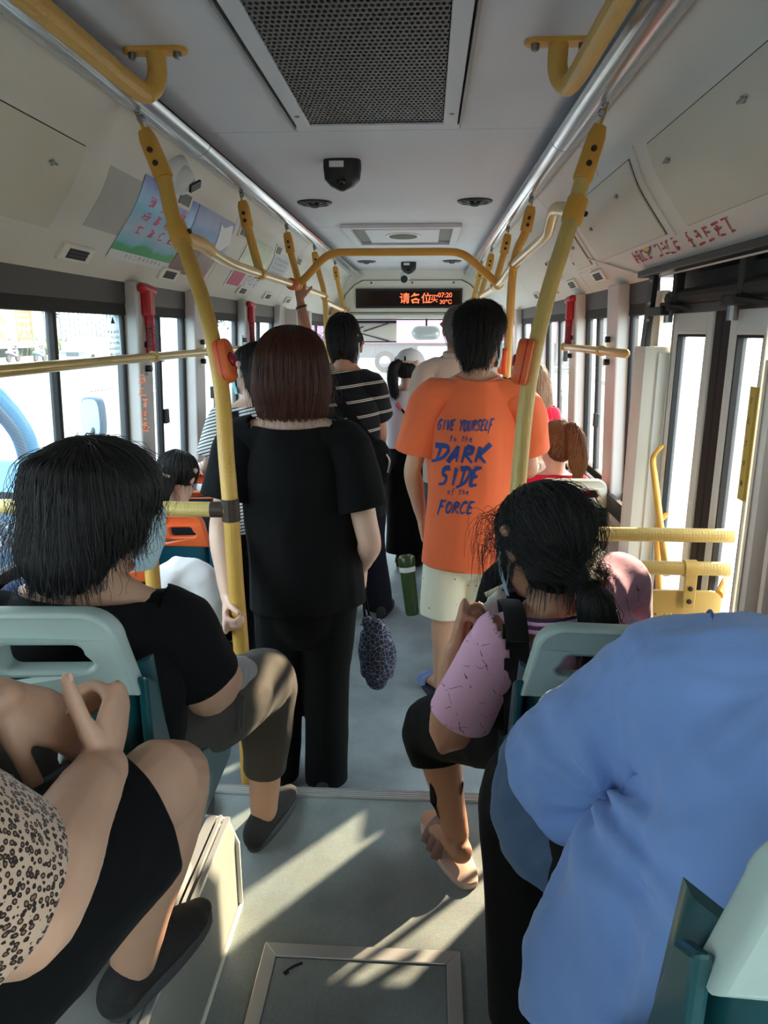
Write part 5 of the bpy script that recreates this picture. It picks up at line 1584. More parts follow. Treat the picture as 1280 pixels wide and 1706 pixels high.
def hair(t, vol, colour, crown, n=2500, steps=9, step=.018, voxel=.006, out=3.0, grav=1.0, lift=.003, tips=.25, seed=1, radius=.0006, field=None, stray=.04, groove=.0025, back=None):
    """solid mass of hair plus loose strands combed along its surface away from the crown"""
    me = remesh(vol, voxel, 9)
    crown = Vector(crown)
    def fl(p):
        if field: return field(p)
        a = p - crown
        return (a.normalized() * out * max(0.0, 1 - a.length * 4) + Vector((0, 0, -1)) * grav)
    bm = bmesh.new(); bm.from_mesh(me); bm.normal_update()
    # grooves combed along the fall of the hair
    mv = []
    for v in bm.verts:
        F = fl(v.co); F -= v.normal * F.dot(v.normal)
        sd = v.normal.cross(F)
        if sd.length > 1e-6: sd.normalize()
        ang = math.atan2(v.co.y - crown.y, v.co.x - crown.x)
        g = noise.noise(Vector((ang * 9, v.co.z * 3, seed))) + .6 * noise.noise(Vector((ang * 24, v.co.z * 5, seed + 5)))
        mv.append((v, v.normal * g * groove))
    for v, d in mv: v.co += d
    bm.normal_update()
    bvh = BVHTree.FromBMesh(bm)
    q = random.Random(seed)
    faces = bm.faces[:]
    ar = np.cumsum([f.calc_area() for f in faces]); tot = ar[-1]
    strands = []
    for _ in range(n):
        f = faces[min(int(np.searchsorted(ar, q.uniform(0, tot))), len(faces) - 1)]
        p = f.calc_center_median(); nn = f.normal.copy()
        if nn.z < -.6: continue
        h = lift * q.uniform(.1, 1)
        fly = q.random() < stray
        pts = []
        jit = Vector((q.gauss(0, .12), q.gauss(0, .12), q.gauss(0, .05)))
        off = False
        for k in range(steps):
            pts.append(p + nn * (h * (.3 + .7 * min(1, k / 3)) + (.0035 * k * q.uniform(.4, 1) if fly else 0)))
            F = fl(p) + jit
            if off:
                p = p + (Vector((0, 0, -1)) * .9 + nn * .1 + jit * .5).normalized() * step
                if q.random() > tips: break
                continue
            F = F - nn * F.dot(nn)
            if F.length < .05: break
            p2 = p + F.normalized() * step
            loc, n2, _i, d = bvh.find_nearest(p2)
            if loc is None: break
            if n2.z < -.55:
                off = True; p = p2; continue
            p, nn = loc, n2.lerp(nn, .3).normalized()
        if len(pts) >= 3: strands.append(pts)
    bm.to_mesh(me); bm.free()
    me.materials.clear(); me.materials.append(HM[colour][0]); me.shade_smooth()
    o = place(bpy.data.objects.new('hair', me), t)
    add_curves('hair_strands', strands, HM[colour][1], o, radius)
    return o

LACE = mat('shoe_lace', srgb(64, 63, 62), .9)
def shoe(t, heel, toe, up=(0, 0, 1), w=.042, mu=None, ms=None, laces=True, h=.07):
    """low shoe: moulded sole, upper, tongue and laces"""
    heel, toe = Vector(heel), Vector(toe)
    d = (toe - heel); L = d.length; d.normalize(); u = Vector(up); u = (u - d * u.dot(d)).normalized(); s = d.cross(u)
    R = Matrix((s, d, u)).transposed().to_4x4(); R.translation = heel
    n = 26
    ol = []
    for k in range(n):
        a = 2 * PI * k / n
        y = L / 2 - math.cos(a) * L / 2
        wd = w * (.78 + .28 * (y / L) - .3 * max(0, y / L - .8)) * (abs(math.sin(a)) ** .55) * (1 if math.sin(a) > 0 else -1)
        ol.append((wd, y))
    root = MB().prism(ol, 0, .026, 'z')
    root.v = [tuple(R @ Vector(v)) for v in root.v]
    so = root.build('shoe', ms, t, bevel=.005, smooth=50)
    mb = MB()
    mb.tube([R @ Vector((0, .03, .045)), R @ Vector((0, L * .3, .05)), R @ Vector((0, L * .55, .04)), R @ Vector((0, L * .8, .032)), R @ Vector((0, L * .93, .027))],
            [(w * .8, h * .55), (w * .9, h * .55), (w * .98, h * .42), (w * .95, h * .28), (w * .6, h * .2)], 18, 4, side=s, round_end=True)
    up_ = finish(remesh(mb, .005, 3), 'upper', mu, so)
    if laces:
        for k in range(4):
            y = L * (.38 + .085 * k); z = .05 + h * (.42 - .09 * k)
            MB().tube([R @ Vector((-w * .5, y, z - .006)), R @ Vector((0, y + .004, z + .006)), R @ Vector((w * .5, y, z - .006))], .0035, 6, 3).build('lace', LACE, so)
    return so

# ---------------------------------------------------------------- seats
def seat(xc, yb, ztop, label, frame, shell, w=.44, zbase=.47, hb=.44, rake=.1, loc_label=None, ped='leg', wing=1.0):
    """moulded bus seat seen from behind: framed headrest with two hand slots, teal shell, pan and foot"""
    t = thing('bus_seat', label, 'seat', (xc, yb, zbase), 'moulded bus seats')
    zp = ztop - hb                # pan height
    hf = .125                     # depth of the pale frame
    # frame with slots: outline filled, then bent
    cu = bpy.data.curves.new('frame', 'CURVE'); cu.dimensions = '2D'; cu.fill_mode = 'BOTH'; cu.extrude = .011; cu.bevel_depth = .007; cu.bevel_resolution = 2
    ol = []
    W = w / 2
    for k in range(9):
        a = math.radians(90 * k / 8); ol.append((W * .86 - .045 + .045 * math.sin(a), .0 - .045 + .045 * math.cos(a)))
    ol = [(0, 0)] + ol + [(W * .93, -hf), (0, -hf + .006), (-W * .93, -hf)] + [(-x, y) for x, y in reversed(ol)]
    ol = [p_ for i, p_ in enumerate(ol) if i == 0 or p_ != ol[i - 1]]
    spl(cu, ol)
    for s_ in (-1, 1):
        x0, x1 = (.026, W * .70) if s_ > 0 else (-W * .70, -.026)
        q_ = rrect(x0, x1, -.092, -.038, .02, 4)
        spl(cu, [(x + (.012 if (s_ > 0 and x > W * .4) or (s_ < 0 and x < -W * .4) else 0) * s_ * (1 if y < -.065 else 0), y) for x, y in q_])
    me = curve_mesh(cu)
    def bend(v):
        x, y, z = v
        zz = ztop + y - .018
        yy = yb - rake * (ztop - zz) * -1.0 * 0 + z + .16 * (x / W) ** 2 * .12 + (ztop - zz) * rake
        return Vector((xc + x, yy, zz))
    for v in me.vertices: v.co = bend(v.co)
    me.materials.append(frame); me.shade_smooth(); me.set_sharp_from_angle(angle=math.radians(50))
    fr = place(bpy.data.objects.new('headrest_frame', me), t)
    # shell: back below the frame
    def back(u, v, d):
        x = (u - .5) * 2
        zz = (ztop - hf + .008) * (1 - v) + (zp - .06) * v
        wd = W * (.95 + .07 * v)
        yy = yb + (ztop - zz) * rake + .02 * x * x + (.05 * max(0, abs(x) - .86) / .14 if True else 0) - d + .012
        return Vector((xc + x * wd, yy, zz))
    MB().slab(back, 20, 10, .022).build('back_shell', shell, t, smooth=40, bevel=.0)
    for s_ in (-1, 1):      # side flange running down to the pan front
        pts = [(yb + hf * rake + .012, ztop - hf + .004), (yb + hf * rake + .05, ztop - hf - .02), (yb + .10, ztop - .27), (yb + .17, zp + .08), (yb + .17 + .13 * wing, zp + .035), (yb + .17 + .26 * wing, zp + .02), (yb + .17 + .29 * wing, zp - .02), (yb + .17 + .25 * wing, zp - .07), (yb + .16, zp - .09), (yb + .06, zp - .07), (yb + .03, zp + .1)]
        x0 = xc + s_ * W * .98
        MB().prism(pts, x0 - .008, x0 + .008, 'x').build('side_flange', shell, t, bevel=.005)
    def pan(u, v, d):
        x = (u - .5) * 2
        return Vector((xc + x * W, yb + .05 + .4 * v, zp + .018 * x * x - .012 * math.sin(PI * v) - d))
    MB().slab(pan, 12, 8, .025).build('seat_pan', shell, t, smooth=40)
    if ped == 'leg':
        for s_ in (-1, 1):
            MB().box(xc + s_ * W * .5 - .02, xc + s_ * W * .5 + .02, yb + .08, yb + .4, zbase, zp - .02).build('leg', M['alu_dull'], t, bevel=.004)
    return t
SF = mat('seat_frame_grey', srgb(170, 188, 182), .36, var=.06, vscale=12)
SFW = mat('seat_frame_cream', srgb(216, 214, 196), .36, var=.05, vscale=12)
SFO = mat('seat_frame_orange', srgb(238, 108, 54), .38, var=.05, vscale=12)
SH = mat('seat_shell_teal', srgb(20, 72, 78), .28, var=.12, vscale=8, coat=.2)
SHG = mat('seat_shell_green', srgb(52, 92, 80), .32, var=.1, vscale=8)
SHB = mat('seat_shell_blue', srgb(24, 84, 104), .32, var=.1, vscale=8)
s1 = seat(-.452, .93, 1.225, 'teal seat with grey slotted headrest under the short-haired woman in black', SF, SH, w=.46)
mb = MB().add([(-.41, .934, 1.06), (-.345, .934, 1.065), (-.32, .938, 1.0), (-.36, .938, .985)], [(0, 1, 2, 3)]).build('torn_sticker', mat('torn_sticker', srgb(150, 152, 190), .7, var=.5, vscale=40), s1)
seat(.575, 1.13, 1.135, 'teal seat with grey slotted headrest under the woman in pink', SF, SH, w=.44, hb=.40)
seat(.635, .40, 1.30, 'teal seat with pale headrest at the bottom right corner, under the blue shirt', SF, SH, w=.5, hb=.44, wing=.25)
seat(-.452, .15, 1.30, 'teal seat at the bottom left under the woman in leopard print', SF, SH, w=.46)
seat(-.86, 2.72, .905, 'blue seat with orange headrest behind the barrier rail', SFO, SHB, w=.38, zbase=0, hb=.44)
seat(-.86, 3.42, .935, 'blue seat with orange headrest touched by a hand', SFO, SHB, w=.38, zbase=0, hb=.44)
seat(-.94, 2.42, .86, 'low orange topped seat by the left wall, behind the short-haired woman', SFO, SHB, w=.24, zbase=0, hb=.42)
seat(.865, 3.28, .955, 'green seat with cream headrest behind the ponytail girl in red', SFW, SHG, w=.36, zbase=0, hb=.45)
seat(.865, 4.02, .945, 'green seat with cream headrest farther ahead on the right', SFW, SHG, w=.36, zbase=0, hb=.45)
seat(.865, 4.6, .96, 'green seat with cream headrest under the long-haired girl in red', SFW, SHG, w=.36, zbase=0, hb=.4)

# ---------------------------------------------------------------- people in the aisle
X1 = Vector((1, 0, 0)); UP = Vector((0, 0, 1)); FW = Vector((0, 1, 0))
C_BLACK = cloth('black_jersey', srgb(13, 13, 14), sheen=.02)
C_BLACK2 = cloth('black_twill', srgb(9, 9, 10), sheen=.02)
C_NAVY = cloth('navy_twill', srgb(18, 20, 32), sheen=.05)
MASK = mat('mask_paper', srgb(188, 212, 218), .8, bump=.1, bscale=300)
M['sole_grey'] = mat('sole_grey', srgb(70, 70, 72), .7)
M['knit_black'] = mat('knit_upper', srgb(34, 34, 35), .7, bump=.8, bscale=420)

def V3(p): return Vector(p)
def off(p, x=0, y=0, z=0): return Vector(p) + Vector((x, y, z))

def tee(t, hem, waist, chest, neck, right, shL, shR, elL, elR, m, name='t_shirt', w=(.2, .19, .195), d=(.13, .125, .13), sl=.62, sr=(.075, .085), voxel=.009, disp=None, neck_r=.082, hemcut=None, neckcut=.0, thick=.003, extra=None):
    """loose T-shirt: trunk, sloping shoulders, two sleeves cut at the hem"""
    hem, waist, chest, neck = map(Vector, (hem, waist, chest, neck))
    mb = MB()
    u = (chest - hem).normalized()
    mb.tube([hem - u * .04, hem, waist, chest, L3(chest, neck, .55), neck + u * .03], [(w[0], d[0]), (w[0], d[0]), (w[1], d[1]), (w[2], d[2]), (w[2] * .78, d[2] * .78), (neck_r, neck_r * .95)], 24, 3, side=right)
    cuts = [(hem, -u, .45)]
    sleeves = []
    for sh, el in ((shL, elL), (shR, elR)):
        sh, el = Vector(sh), Vector(el)
        mb.tube([neck + (sh - neck) * .1 - u * .02, L3(neck, sh, .55) - u * .006, sh + (neck - sh) * .04], [.062, .062, .064], 14, 3, round_end=True)
        e = L3(sh, el, sl)
        dv = (el - sh).normalized()
        s2 = MB().tube([sh + (chest - sh) * .12 - dv * .01, L3(sh, e, .12), L3(sh, e, .5), e, e + dv * .05], [sr[0] * .9, sr[0], (sr[0] + sr[1]) / 2, sr[1], sr[1]], 18, 3, round_end=True)
        sleeves.append((s2, e, dv))
    nu = (neck - chest).normalized()
    cuts.append((neck + nu * neckcut, nu, .13))
    if extra: extra(mb)
    o = garment(name, mb, m, t, voxel, disp, cuts, thick)
    bm = bmesh.new(); bm.from_mesh(o.data)
    for s2, e, dv in sleeves:
        q = garment('tmp', s2, m, None, voxel, disp, [(e, dv, 1.0)], thick)
        bm.from_mesh(q.data); me_ = q.data
        bpy.data.objects.remove(q); bpy.data.meshes.remove(me_)
    bm.to_mesh(o.data); bm.free(); o.data.shade_smooth()
    return o

# ---- woman in black by the left pole
t = thing('person', 'person with a chin-length auburn bob, all in black, standing and holding the left pole', 'person', (-.2, 2.3, 0))
H = V3((-.238, 2.31, 1.49)); nk = V3((-.235, 2.29, 1.335)); f0 = V3((.05, 1, -.08))
shL, shR = V3((-.415, 2.29, 1.262)), V3((-.062, 2.29, 1.262))
elL, elR = V3((-.475, 2.24, .975)), V3((.012, 2.25, .93))
wrL, wrR = V3((-.407, 2.05, .80)), V3((-.03, 2.46, .78))
hp = V3((-.21, 2.3, .76))
b = MB()
torso(b, hp, (-.235, 2.3, 1.16), nk, X1); traps(b, nk, shL); traps(b, nk, shR)
arm(b, shL, elL, wrL); arm(b, shR, elR, wrR); head(b, H, f0, nk)
for s_, kn, an in ((-1, (-.31, 2.33, .42), (-.33, 2.28, .08)), (1, (-.145, 2.32, .42), (-.155, 2.27, .08))):
    leg(b, hp + V3((s_ * .085, 0, -.03)), kn, an); foot(b, an, (s_ * .12, 1, 0))
tl = hand(b, wrL, (.10, -.80, -.5), (1, .12, 0), 1, (1.0, 1.05, 1.1, 1.1), .95, .03, .8, .45)
tr = hand(b, wrR, (0, .25, -1), (-1, 0, 0), 1, (.8, .8, .9, .9), .95)
bd = finish(remesh(b, .0052, 3), 'body', SK3, t)
nails(t, tl, bd)
face_details(t, H, f0)
tee(t, (-.205, 2.3, .70), (-.215, 2.3, .93), (-.235, 2.3, 1.16), (-.235, 2.285, 1.318), X1, shL, shR, elL, elR, C_BLACK, w=(.195, .188, .186), d=(.14, .13, .125), sl=.66, sr=(.073, .085), neck_r=.098, neckcut=-.004,
    disp=folds(.007, 7, (1, 1, .5), 3, .35))
b = MB()
b.tube([hp + V3((0, 0, .12)), hp, hp + V3((0, 0, -.08))], [(.15, .12), (.178, .135), (.15, .125)], 20, 3, side=X1, round_end=True)
for s_, kn, an in ((-1, (-.31, 2.32, .42), (-.33, 2.28, -.02)), (1, (-.147, 2.31, .42), (-.152, 2.27, -.02))):
    k_, a_ = V3(kn), V3(an)
    b.tube([hp + V3((s_ * .082, 0, -.02)), L3(hp + V3((s_ * .08, 0, 0)), k_, .5), k_, L3(k_, a_, .5), a_], [.098, .092, .08, .076, .074], 18, 4)
garment('trousers', b, C_BLACK2, t, .009, folds(.005, 8, (1, 1, .3), 6, .3), [((-.33, 2.28, .035), (0, 0, -1), .14), ((-.152, 2.27, .035), (0, 0, -1), .14)], .003)
for x in (-.33, -.155): shoe(t, (x, 2.2, 0), (x + .01, 2.45, 0), mu=M['knit_black'], ms=M['rubber'], laces=False)
b = MB()
b.tube([(-.238, 2.295, 1.335), (-.238, 2.295, 1.36), (-.238, 2.295, 1.43), (-.238, 2.30, 1.52), (-.238, 2.305, 1.575)], [(.098, .088), (.115, .10), (.126, .118), (.116, .122), (.082, .09)], 26, 4, side=X1, round_end=False)
b.ball((-.238, 2.305, 1.535), (.108, .118, .085), 22, 14)
hair(t, b, 'auburn', (-.235, 2.29, 1.63), 5200, 14, .02, .006, out=4, lift=.003, tips=.03, seed=3, stray=.02, radius=.0007)
# patterned bag hanging from her right hand
t2 = thing('handbag', 'small navy pouch bag with a white leaf pattern hanging beside the black trousers', 'bag', (.02, 2.45, .5))
mp = mat('leaf_print', srgb(40, 46, 72), .7)
nt, n, l, p = nodes(mp); tc = n.new('ShaderNodeTexCoord'); v = n.new('ShaderNodeTexVoronoi'); v.inputs['Scale'].default_value = 60; v.feature = 'DISTANCE_TO_EDGE'
cr = n.new('ShaderNodeValToRGB'); cr.color_ramp.elements[0].position = .02; cr.color_ramp.elements[0].color = srgb(150, 158, 184); cr.color_ramp.elements[1].position = .05; cr.color_ramp.elements[1].color = srgb(34, 40, 66)
w_ = n.new('ShaderNodeTexNoise'); w_.inputs['Scale'].default_value = 12; l.new(tc.outputs['Object'], w_.inputs['Vector']); l.new(w_.outputs[1], v.inputs['Vector'])
l.new(tc.outputs['Object'], v.inputs['Vector']); l.new(v.outputs[0], cr.inputs[0]); l.new(cr.outputs[0], p.inputs['Base Color'])
b = MB().tube([(.02, 2.45, .34), (.022, 2.45, .37), (.022, 2.45, .45), (.01, 2.45, .54), (-.01, 2.45, .57)], [(.04, .03), (.062, .04), (.07, .042), (.05, .03), (.025, .015)], 20, 4, side=X1, round_end=True)
finish(remesh(b, .006, 3), 'pouch', mp, t2, folds(.004, 16, (1, 1, .5), 4))
MB().tube([(-.04, 2.448, .56), (.03, 2.445, .53), (.075, 2.445, .44), (.07, 2.445, .38)], .004, 8, 4).build('zip', M['steel'], t2, smooth=60)
MB().tube([(-.02, 2.45, .56), (-.028, 2.455, .66), (-.025, 2.46, .74), (-.02, 2.462, .66), (0, 2.45, .56)], .0045, 8, 4).build('wrist_strap', C_BLACK2, t2, smooth=60)

# ---- young man in the orange T-shirt
t = thing('person', 'short-haired person in an orange T-shirt with blue back lettering and cream shorts', 'person', (.39, 3.0, 0))
H = V3((.405, 3.03, 1.565)); nk = V3((.395, 3.0, 1.425)); f0 = V3((.62, .78, -.05))
shL, shR = V3((.205, 3.0, 1.335)), V3((.58, 3.0, 1.335))
elL, elR = V3((.135, 3.03, 1.02)), V3((.635, 3.06, 1.03))
wrL, wrR = V3((.175, 3.16, .78)), V3((.60, 3.3, .98))
hp = V3((.375, 3.0, .80))
b = MB()
torso(b, hp, (.39, 3.0, 1.2), nk, X1); traps(b, nk, shL); traps(b, nk, shR)
arm(b, shL, elL, wrL, .95); arm(b, shR, elR, wrR, .95); head(b, H, f0, nk, 1.02)
legs = ((-1, (.285, 3.02, .44), (.275, 2.99, .08)), (1, (.47, 3.02, .44), (.49, 3.0, .08)))
for s_, kn, an in legs:
    leg(b, hp + V3((s_ * .085, 0, -.03)), kn, an, 1.0); foot(b, an, (s_ * .35 - .1, 1, 0))
hand(b, wrL, (.1, .3, -1), (1, 0, 0), -1, (.5, .5, .6, .6))
hand(b, wrR, (0, .9, .3), (0, .3, -1), -1, (1, 1, 1, 1))
finish(remesh(b, .0055, 3), 'body', SK, t)
face_details(t, H, f0, 1.02)
mask(t, H, f0, 1.02, 0, MASK)
C_ORANGE = cloth('orange_jersey', srgb(240, 116, 72))
shirt = tee(t, (.372, 3.0, .625), (.38, 3.0, .9), (.39, 3.0, 1.2), (.395, 2.995, 1.41), X1, shL, shR, elL, elR, C_ORANGE, w=(.185, .185, .185), d=(.14, .128, .125), sl=.72, sr=(.076, .092), neck_r=.085, neckcut=.0,
    disp=folds(.016, 5.5, (1, 1, .4), 11, .35))
b = MB()      # ribbed collar
b.tube([V3((.395, 2.995, 1.408)) + V3((.083 * math.cos(a), .078 * math.sin(a), .010 * math.cos(2 * a) + .004)) for a in [2 * PI * k / 28 for k in range(29)]], [(.006, .012)] * 29, 10, side=UP)
b.build('collar', C_ORANGE, shirt, smooth=60)
# brush lettering: strokes with tapering width, laid onto the cloth
GL = {'G': [((.9, .9), (.5, 1), (.1, .6), (.15, .1), (.6, .05), (.75, .45), (.4, .45))], 'I': [((.5, 1), (.45, 0))], 'V': [((.05, 1), (.4, 0), (1, 1.05))],
      'E': [((.25, 1), (.1, 0), (.85, .05)), ((.2, .52), (.75, .56)), ((.25, 1), (1, 1.05))], 'Y': [((0, 1.05), (.4, .5)), ((1, 1.1), (.45, .5), (.3, -.05))],
      'O': [((.55, 1), (.1, .6), (.2, .05), (.6, .05), (.9, .6), (.55, 1))], 'U': [((.15, 1), (.1, .25), (.4, 0), (.75, .3), (.9, 1))],
      'R': [((.2, 1), (.05, -.05)), ((.2, 1), (.8, .9), (.75, .6), (.2, .48), (.95, -.05))], 'S': [((.95, 1), (.4, .95), (.25, .65), (.7, .45), (.6, .1), (.0, .0))],
      'L': [((.3, 1), (.1, .02), (.85, .06))], 'F': [((.25, 1), (.0, -.35)), ((.2, .5), (.7, .56)), ((.1, 1), (1.0, 1.08))], 't': [((.45, 1), (.3, .05), (.6, .05)), ((.1, .66), (.8, .72))],
      'o': [((.5, .6), (.15, .3), (.4, .02), (.75, .3), (.5, .6))], 'h': [((.3, 1), (.15, 0)), ((.2, .4), (.6, .55), (.6, .0))], 'e': [((.2, .3), (.7, .4), (.5, .6), (.15, .3), (.4, .02), (1.0, .08))],
      'f': [((.85, 1), (.5, .9), (.35, -.3)), ((.15, .5), (.75, .55))], 'D': [((.1, .95), (.3, .9), (.15, .0)), ((-.2, .98), (.7, 1.0), (1.0, .7), (.6, .2), (-.25, -.12))],
      'A': [((.0, -.05), (.65, 1.02), (.75, .0)), ((.2, .34), (.8, .4))], 'K': [((.25, 1), (.05, 0)), ((1.1, 1.15), (.25, .45), (.95, -.05))], 'C': [((1, .95), (.5, 1), (.1, .5), (.3, .02), (.9, .1))], 'N': [((.05, 0), (.2, 1), (.7, 0), (.9, 1))]}
BL = mat('blue_print', srgb(34, 66, 140), .75, var=.1, vscale=80)
def brush(word, x0, z0, h, adv, wt, slant=.16, rise=.0):
    mb = MB()
    for i, ch in enumerate(word):
        if ch == ' ': continue
        ox = x0 + i * adv
        for st in GL[ch]:
            pts = catmull([V3((a, b_, 0)) for a, b_ in st], 6) if len(st) > 2 and ch in 'GOUSCDoe' else [V3((a, b_, 0)).lerp(V3((c_, d_, 0)), k / 5) for (a, b_), (c_, d_) in zip(st, st[1:]) for k in range(6)]
            N = len(pts); P3 = []
            for k, q in enumerate(pts):
                x = ox + (q.x * adv * .86) + slant * q.y * h; z = z0 + q.y * h + rise * (x - x0)
                P3.append(V3((x, z, 0)))
            vs, fs = [], []
            for k in range(N):
                dd = (P3[min(k + 1, N - 1)] - P3[max(k - 1, 0)]).normalized()
                tt = k / max(1, N - 1)
                wd = wt * (.62 + .5 * abs(dd.x)) * (1.05 - .55 * tt)
                nn = V3((-dd.y * .55 - .45, dd.x * .55 + .75, 0)); nn = V3((-dd.y, dd.x, 0))
                vs += [P3[k] + nn * wd * .5, P3[k] - nn * wd * .5]
            for k in range(N - 1): fs.append((2 * k, 2 * k + 1, 2 * k + 3, 2 * k + 2))
            mb.add(vs, fs)
    return mb
bvh = BVHTree.FromPolygons([v.co.copy() for v in shirt.data.vertices], [tuple(p_.vertices) for p_ in shirt.data.polygons])
def print_on(mb, name):
    me = mb.mesh(name)
    for v in me.vertices:
        loc, no, i, d_ = bvh.ray_cast(V3((v.co.x, 2.5, v.co.y)), V3((0, 1, 0)))
        v.co = V3((v.co.x, (loc.y if loc else 2.88) - .0022, v.co.y))
    me.materials.append(BL)
    return place(bpy.data.objects.new(name, me), shirt)
def lettering(word, a, b_, h, wt, rise=.02, adv=None):
    """word from world point a to b_ on the back (x, z)"""
    n_ = len(word); adv = (b_ - a[0]) / (n_ - .1)
    print_on(brush(word, a[0], a[1], h, adv, wt, .18, rise), 'lettering')
lettering('GIVE YOURSELF', (.236, 1.215), .455, .040, 0.0088)
lettering('to the', (.285, 1.172), .375, .024, 0.0049)
lettering('DARK', (.228, 1.088), .435, .062, 0.0201)
lettering('SIDE', (.245, .992), .405, .070, 0.0189)
lettering('of the', (.28, .956), .368, .024, 0.0043)
lettering('FORCE', (.245, .878), .385, .046, 0.0116)
b = MB()
b.tube([hp + V3((0, 0, .1)), hp, hp + V3((0, 0, -.09))], [(.13, .09), (.155, .105), (.165, .12)], 20, 3, side=X1, round_end=True)
cuts = []
for s_, kn, an in legs:
    k_ = V3(kn) + V3((0, 0, -.02)); a0 = hp + V3((s_ * .085, 0, -.02))
    b.tube([a0, L3(a0, k_, .5), k_, k_ + V3((0, 0, -.05))], [.085, .10, .108, .108], 18, 4); cuts.append((k_ + V3((0, 0, -.035)), (0, 0, -1), .14))
C_CREAM = cloth('cream_cotton', srgb(236, 230, 206))
nt, n, l, p = nodes(C_CREAM)      # scattered small printed dots
tc = n.new('ShaderNodeTexCoord'); v = n.new('ShaderNodeTexVoronoi'); v.inputs['Scale'].default_value = 24
cr = n.new('ShaderNodeValToRGB'); cr.color_ramp.elements[0].position = .085; cr.color_ramp.elements[0].color = srgb(70, 70, 80); cr.color_ramp.elements[1].position = .10; cr.color_ramp.elements[1].color = srgb(236, 230, 206)
l.new(tc.outputs['Object'], v.inputs['Vector']); l.new(v.outputs[0], cr.inputs[0]); l.new(cr.outputs[0], p.inputs['Base Color'])
garment('shorts', b, C_CREAM, t, .009, folds(.006, 8, (1, 1, .3), 21, .3), cuts, .003)
SL = mat('sandal_navy', srgb(30, 34, 52), .6); SLS = mat('sandal_strap', srgb(120, 140, 190), .6)
def sandal(t, heel, toe, ms, mst, straps=2, hh=.06):
    heel, toe = V3(heel), V3(toe); d = toe - heel; L = d.length; d.normalize(); s = d.cross(UP)
    R = Matrix((s, d, UP)).transposed().to_4x4(); R.translation = heel
    ol = []
    for k in range(24):
        a = 2 * PI * k / 24; y = L / 2 - math.cos(a) * L / 2
        ol.append((.05 * (.85 + .25 * y / L) * (abs(math.sin(a)) ** .6) * (1 if math.sin(a) > 0 else -1), y))
    mb = MB().prism(ol, 0, .018, 'z'); mb.v = [tuple(R @ V3(q)) for q in mb.v]
    so = mb.build('sandal', ms, t, bevel=.004, smooth=50)
    for k in range(straps):
        y = L * (.62 + .14 * k) if straps == 2 else L * (.45 + .12 * k)
        MB().tube([R @ V3((-.05, y - .01, .012)), R @ V3((-.036, y, .045)), R @ V3((0, y + .004, hh - .006 * k)), R @ V3((.036, y, .045)), R @ V3((.05, y - .01, .012))], [(.003, .016)] * 5, 10, 4, side=UP).build('strap', mst, so, smooth=60)
    return so
sandal(t, (.285, 2.9, 0), (.20, 3.16, 0), SL, SLS)
sandal(t, (.49, 2.9, 0), (.53, 3.17, 0), SL, SLS)
b = MB()
b.ball((.400, 3.01, 1.635), (.096, .11, .078), 24, 16); b.tube([(.385, 2.97, 1.475), (.382, 2.965, 1.53), (.398, 2.995, 1.625)], [(.05, .03), (.070, .06), (.095, .10)], 20, 4, side=X1, round_end=True)
b.ball((.45, 3.07, 1.645), (.05, .05, .05), 14, 10)
hair(t, b, 'black', (.40, 3.0, 1.72), 5200, 5, .014, .006, out=3, lift=.012, tips=.1, seed=9, stray=.35, radius=.0008, groove=.004)

# ---- man in the black shirt with pale stripes
t = thing('person', 'short-haired person in a black T-shirt with thin pale stripes', 'person', (-.26, 3.9, 0))
H = V3((-.255, 3.93, 1.545)); nk = V3((-.25, 3.9, 1.41)); f0 = V3((.42, .9, -.12))
shL, shR = V3((-.445, 3.9, 1.32)), V3((-.09, 3.9, 1.32))
elL, elR = V3((-.47, 4.06, 1.06)), V3((-.07, 4.05, 1.04)); wrL, wrR = V3((-.40, 4.24, 1.12)), V3((-.11, 4.22, 1.18))
hp = V3((-.21, 3.9, .80))
b = MB(); torso(b, hp, (-.25, 3.9, 1.2), nk, X1, 1.05); traps(b, nk, shL); traps(b, nk, shR)
arm(b, shL, elL, wrL); arm(b, shR, elR, wrR); head(b, H, f0, nk, 1.0)
legs = ((-1, (-.30, 3.93, .43), (-.31, 3.9, .08)), (1, (-.12, 3.93, .43), (-.06, 3.93, .08)))
for s_, kn, an in legs: leg(b, hp + V3((s_ * .085, 0, -.03)), kn, an); foot(b, an, (s_ * .2, 1, 0))
hand(b, wrL, (.6, .6, .3), (1, -.3, 0), -1, (.7, .8, .9, .9)); hand(b, wrR, (-.6, .6, .3), (-1, -.3, 0), 1, (.7, .8, .9, .9))
finish(remesh(b, .0068, 3), 'body', SK2, t); face_details(t, H, f0); mask(t, H, f0, 1, 0, MASK)
C_STR = cloth('black_striped_jersey', srgb(24, 25, 30))
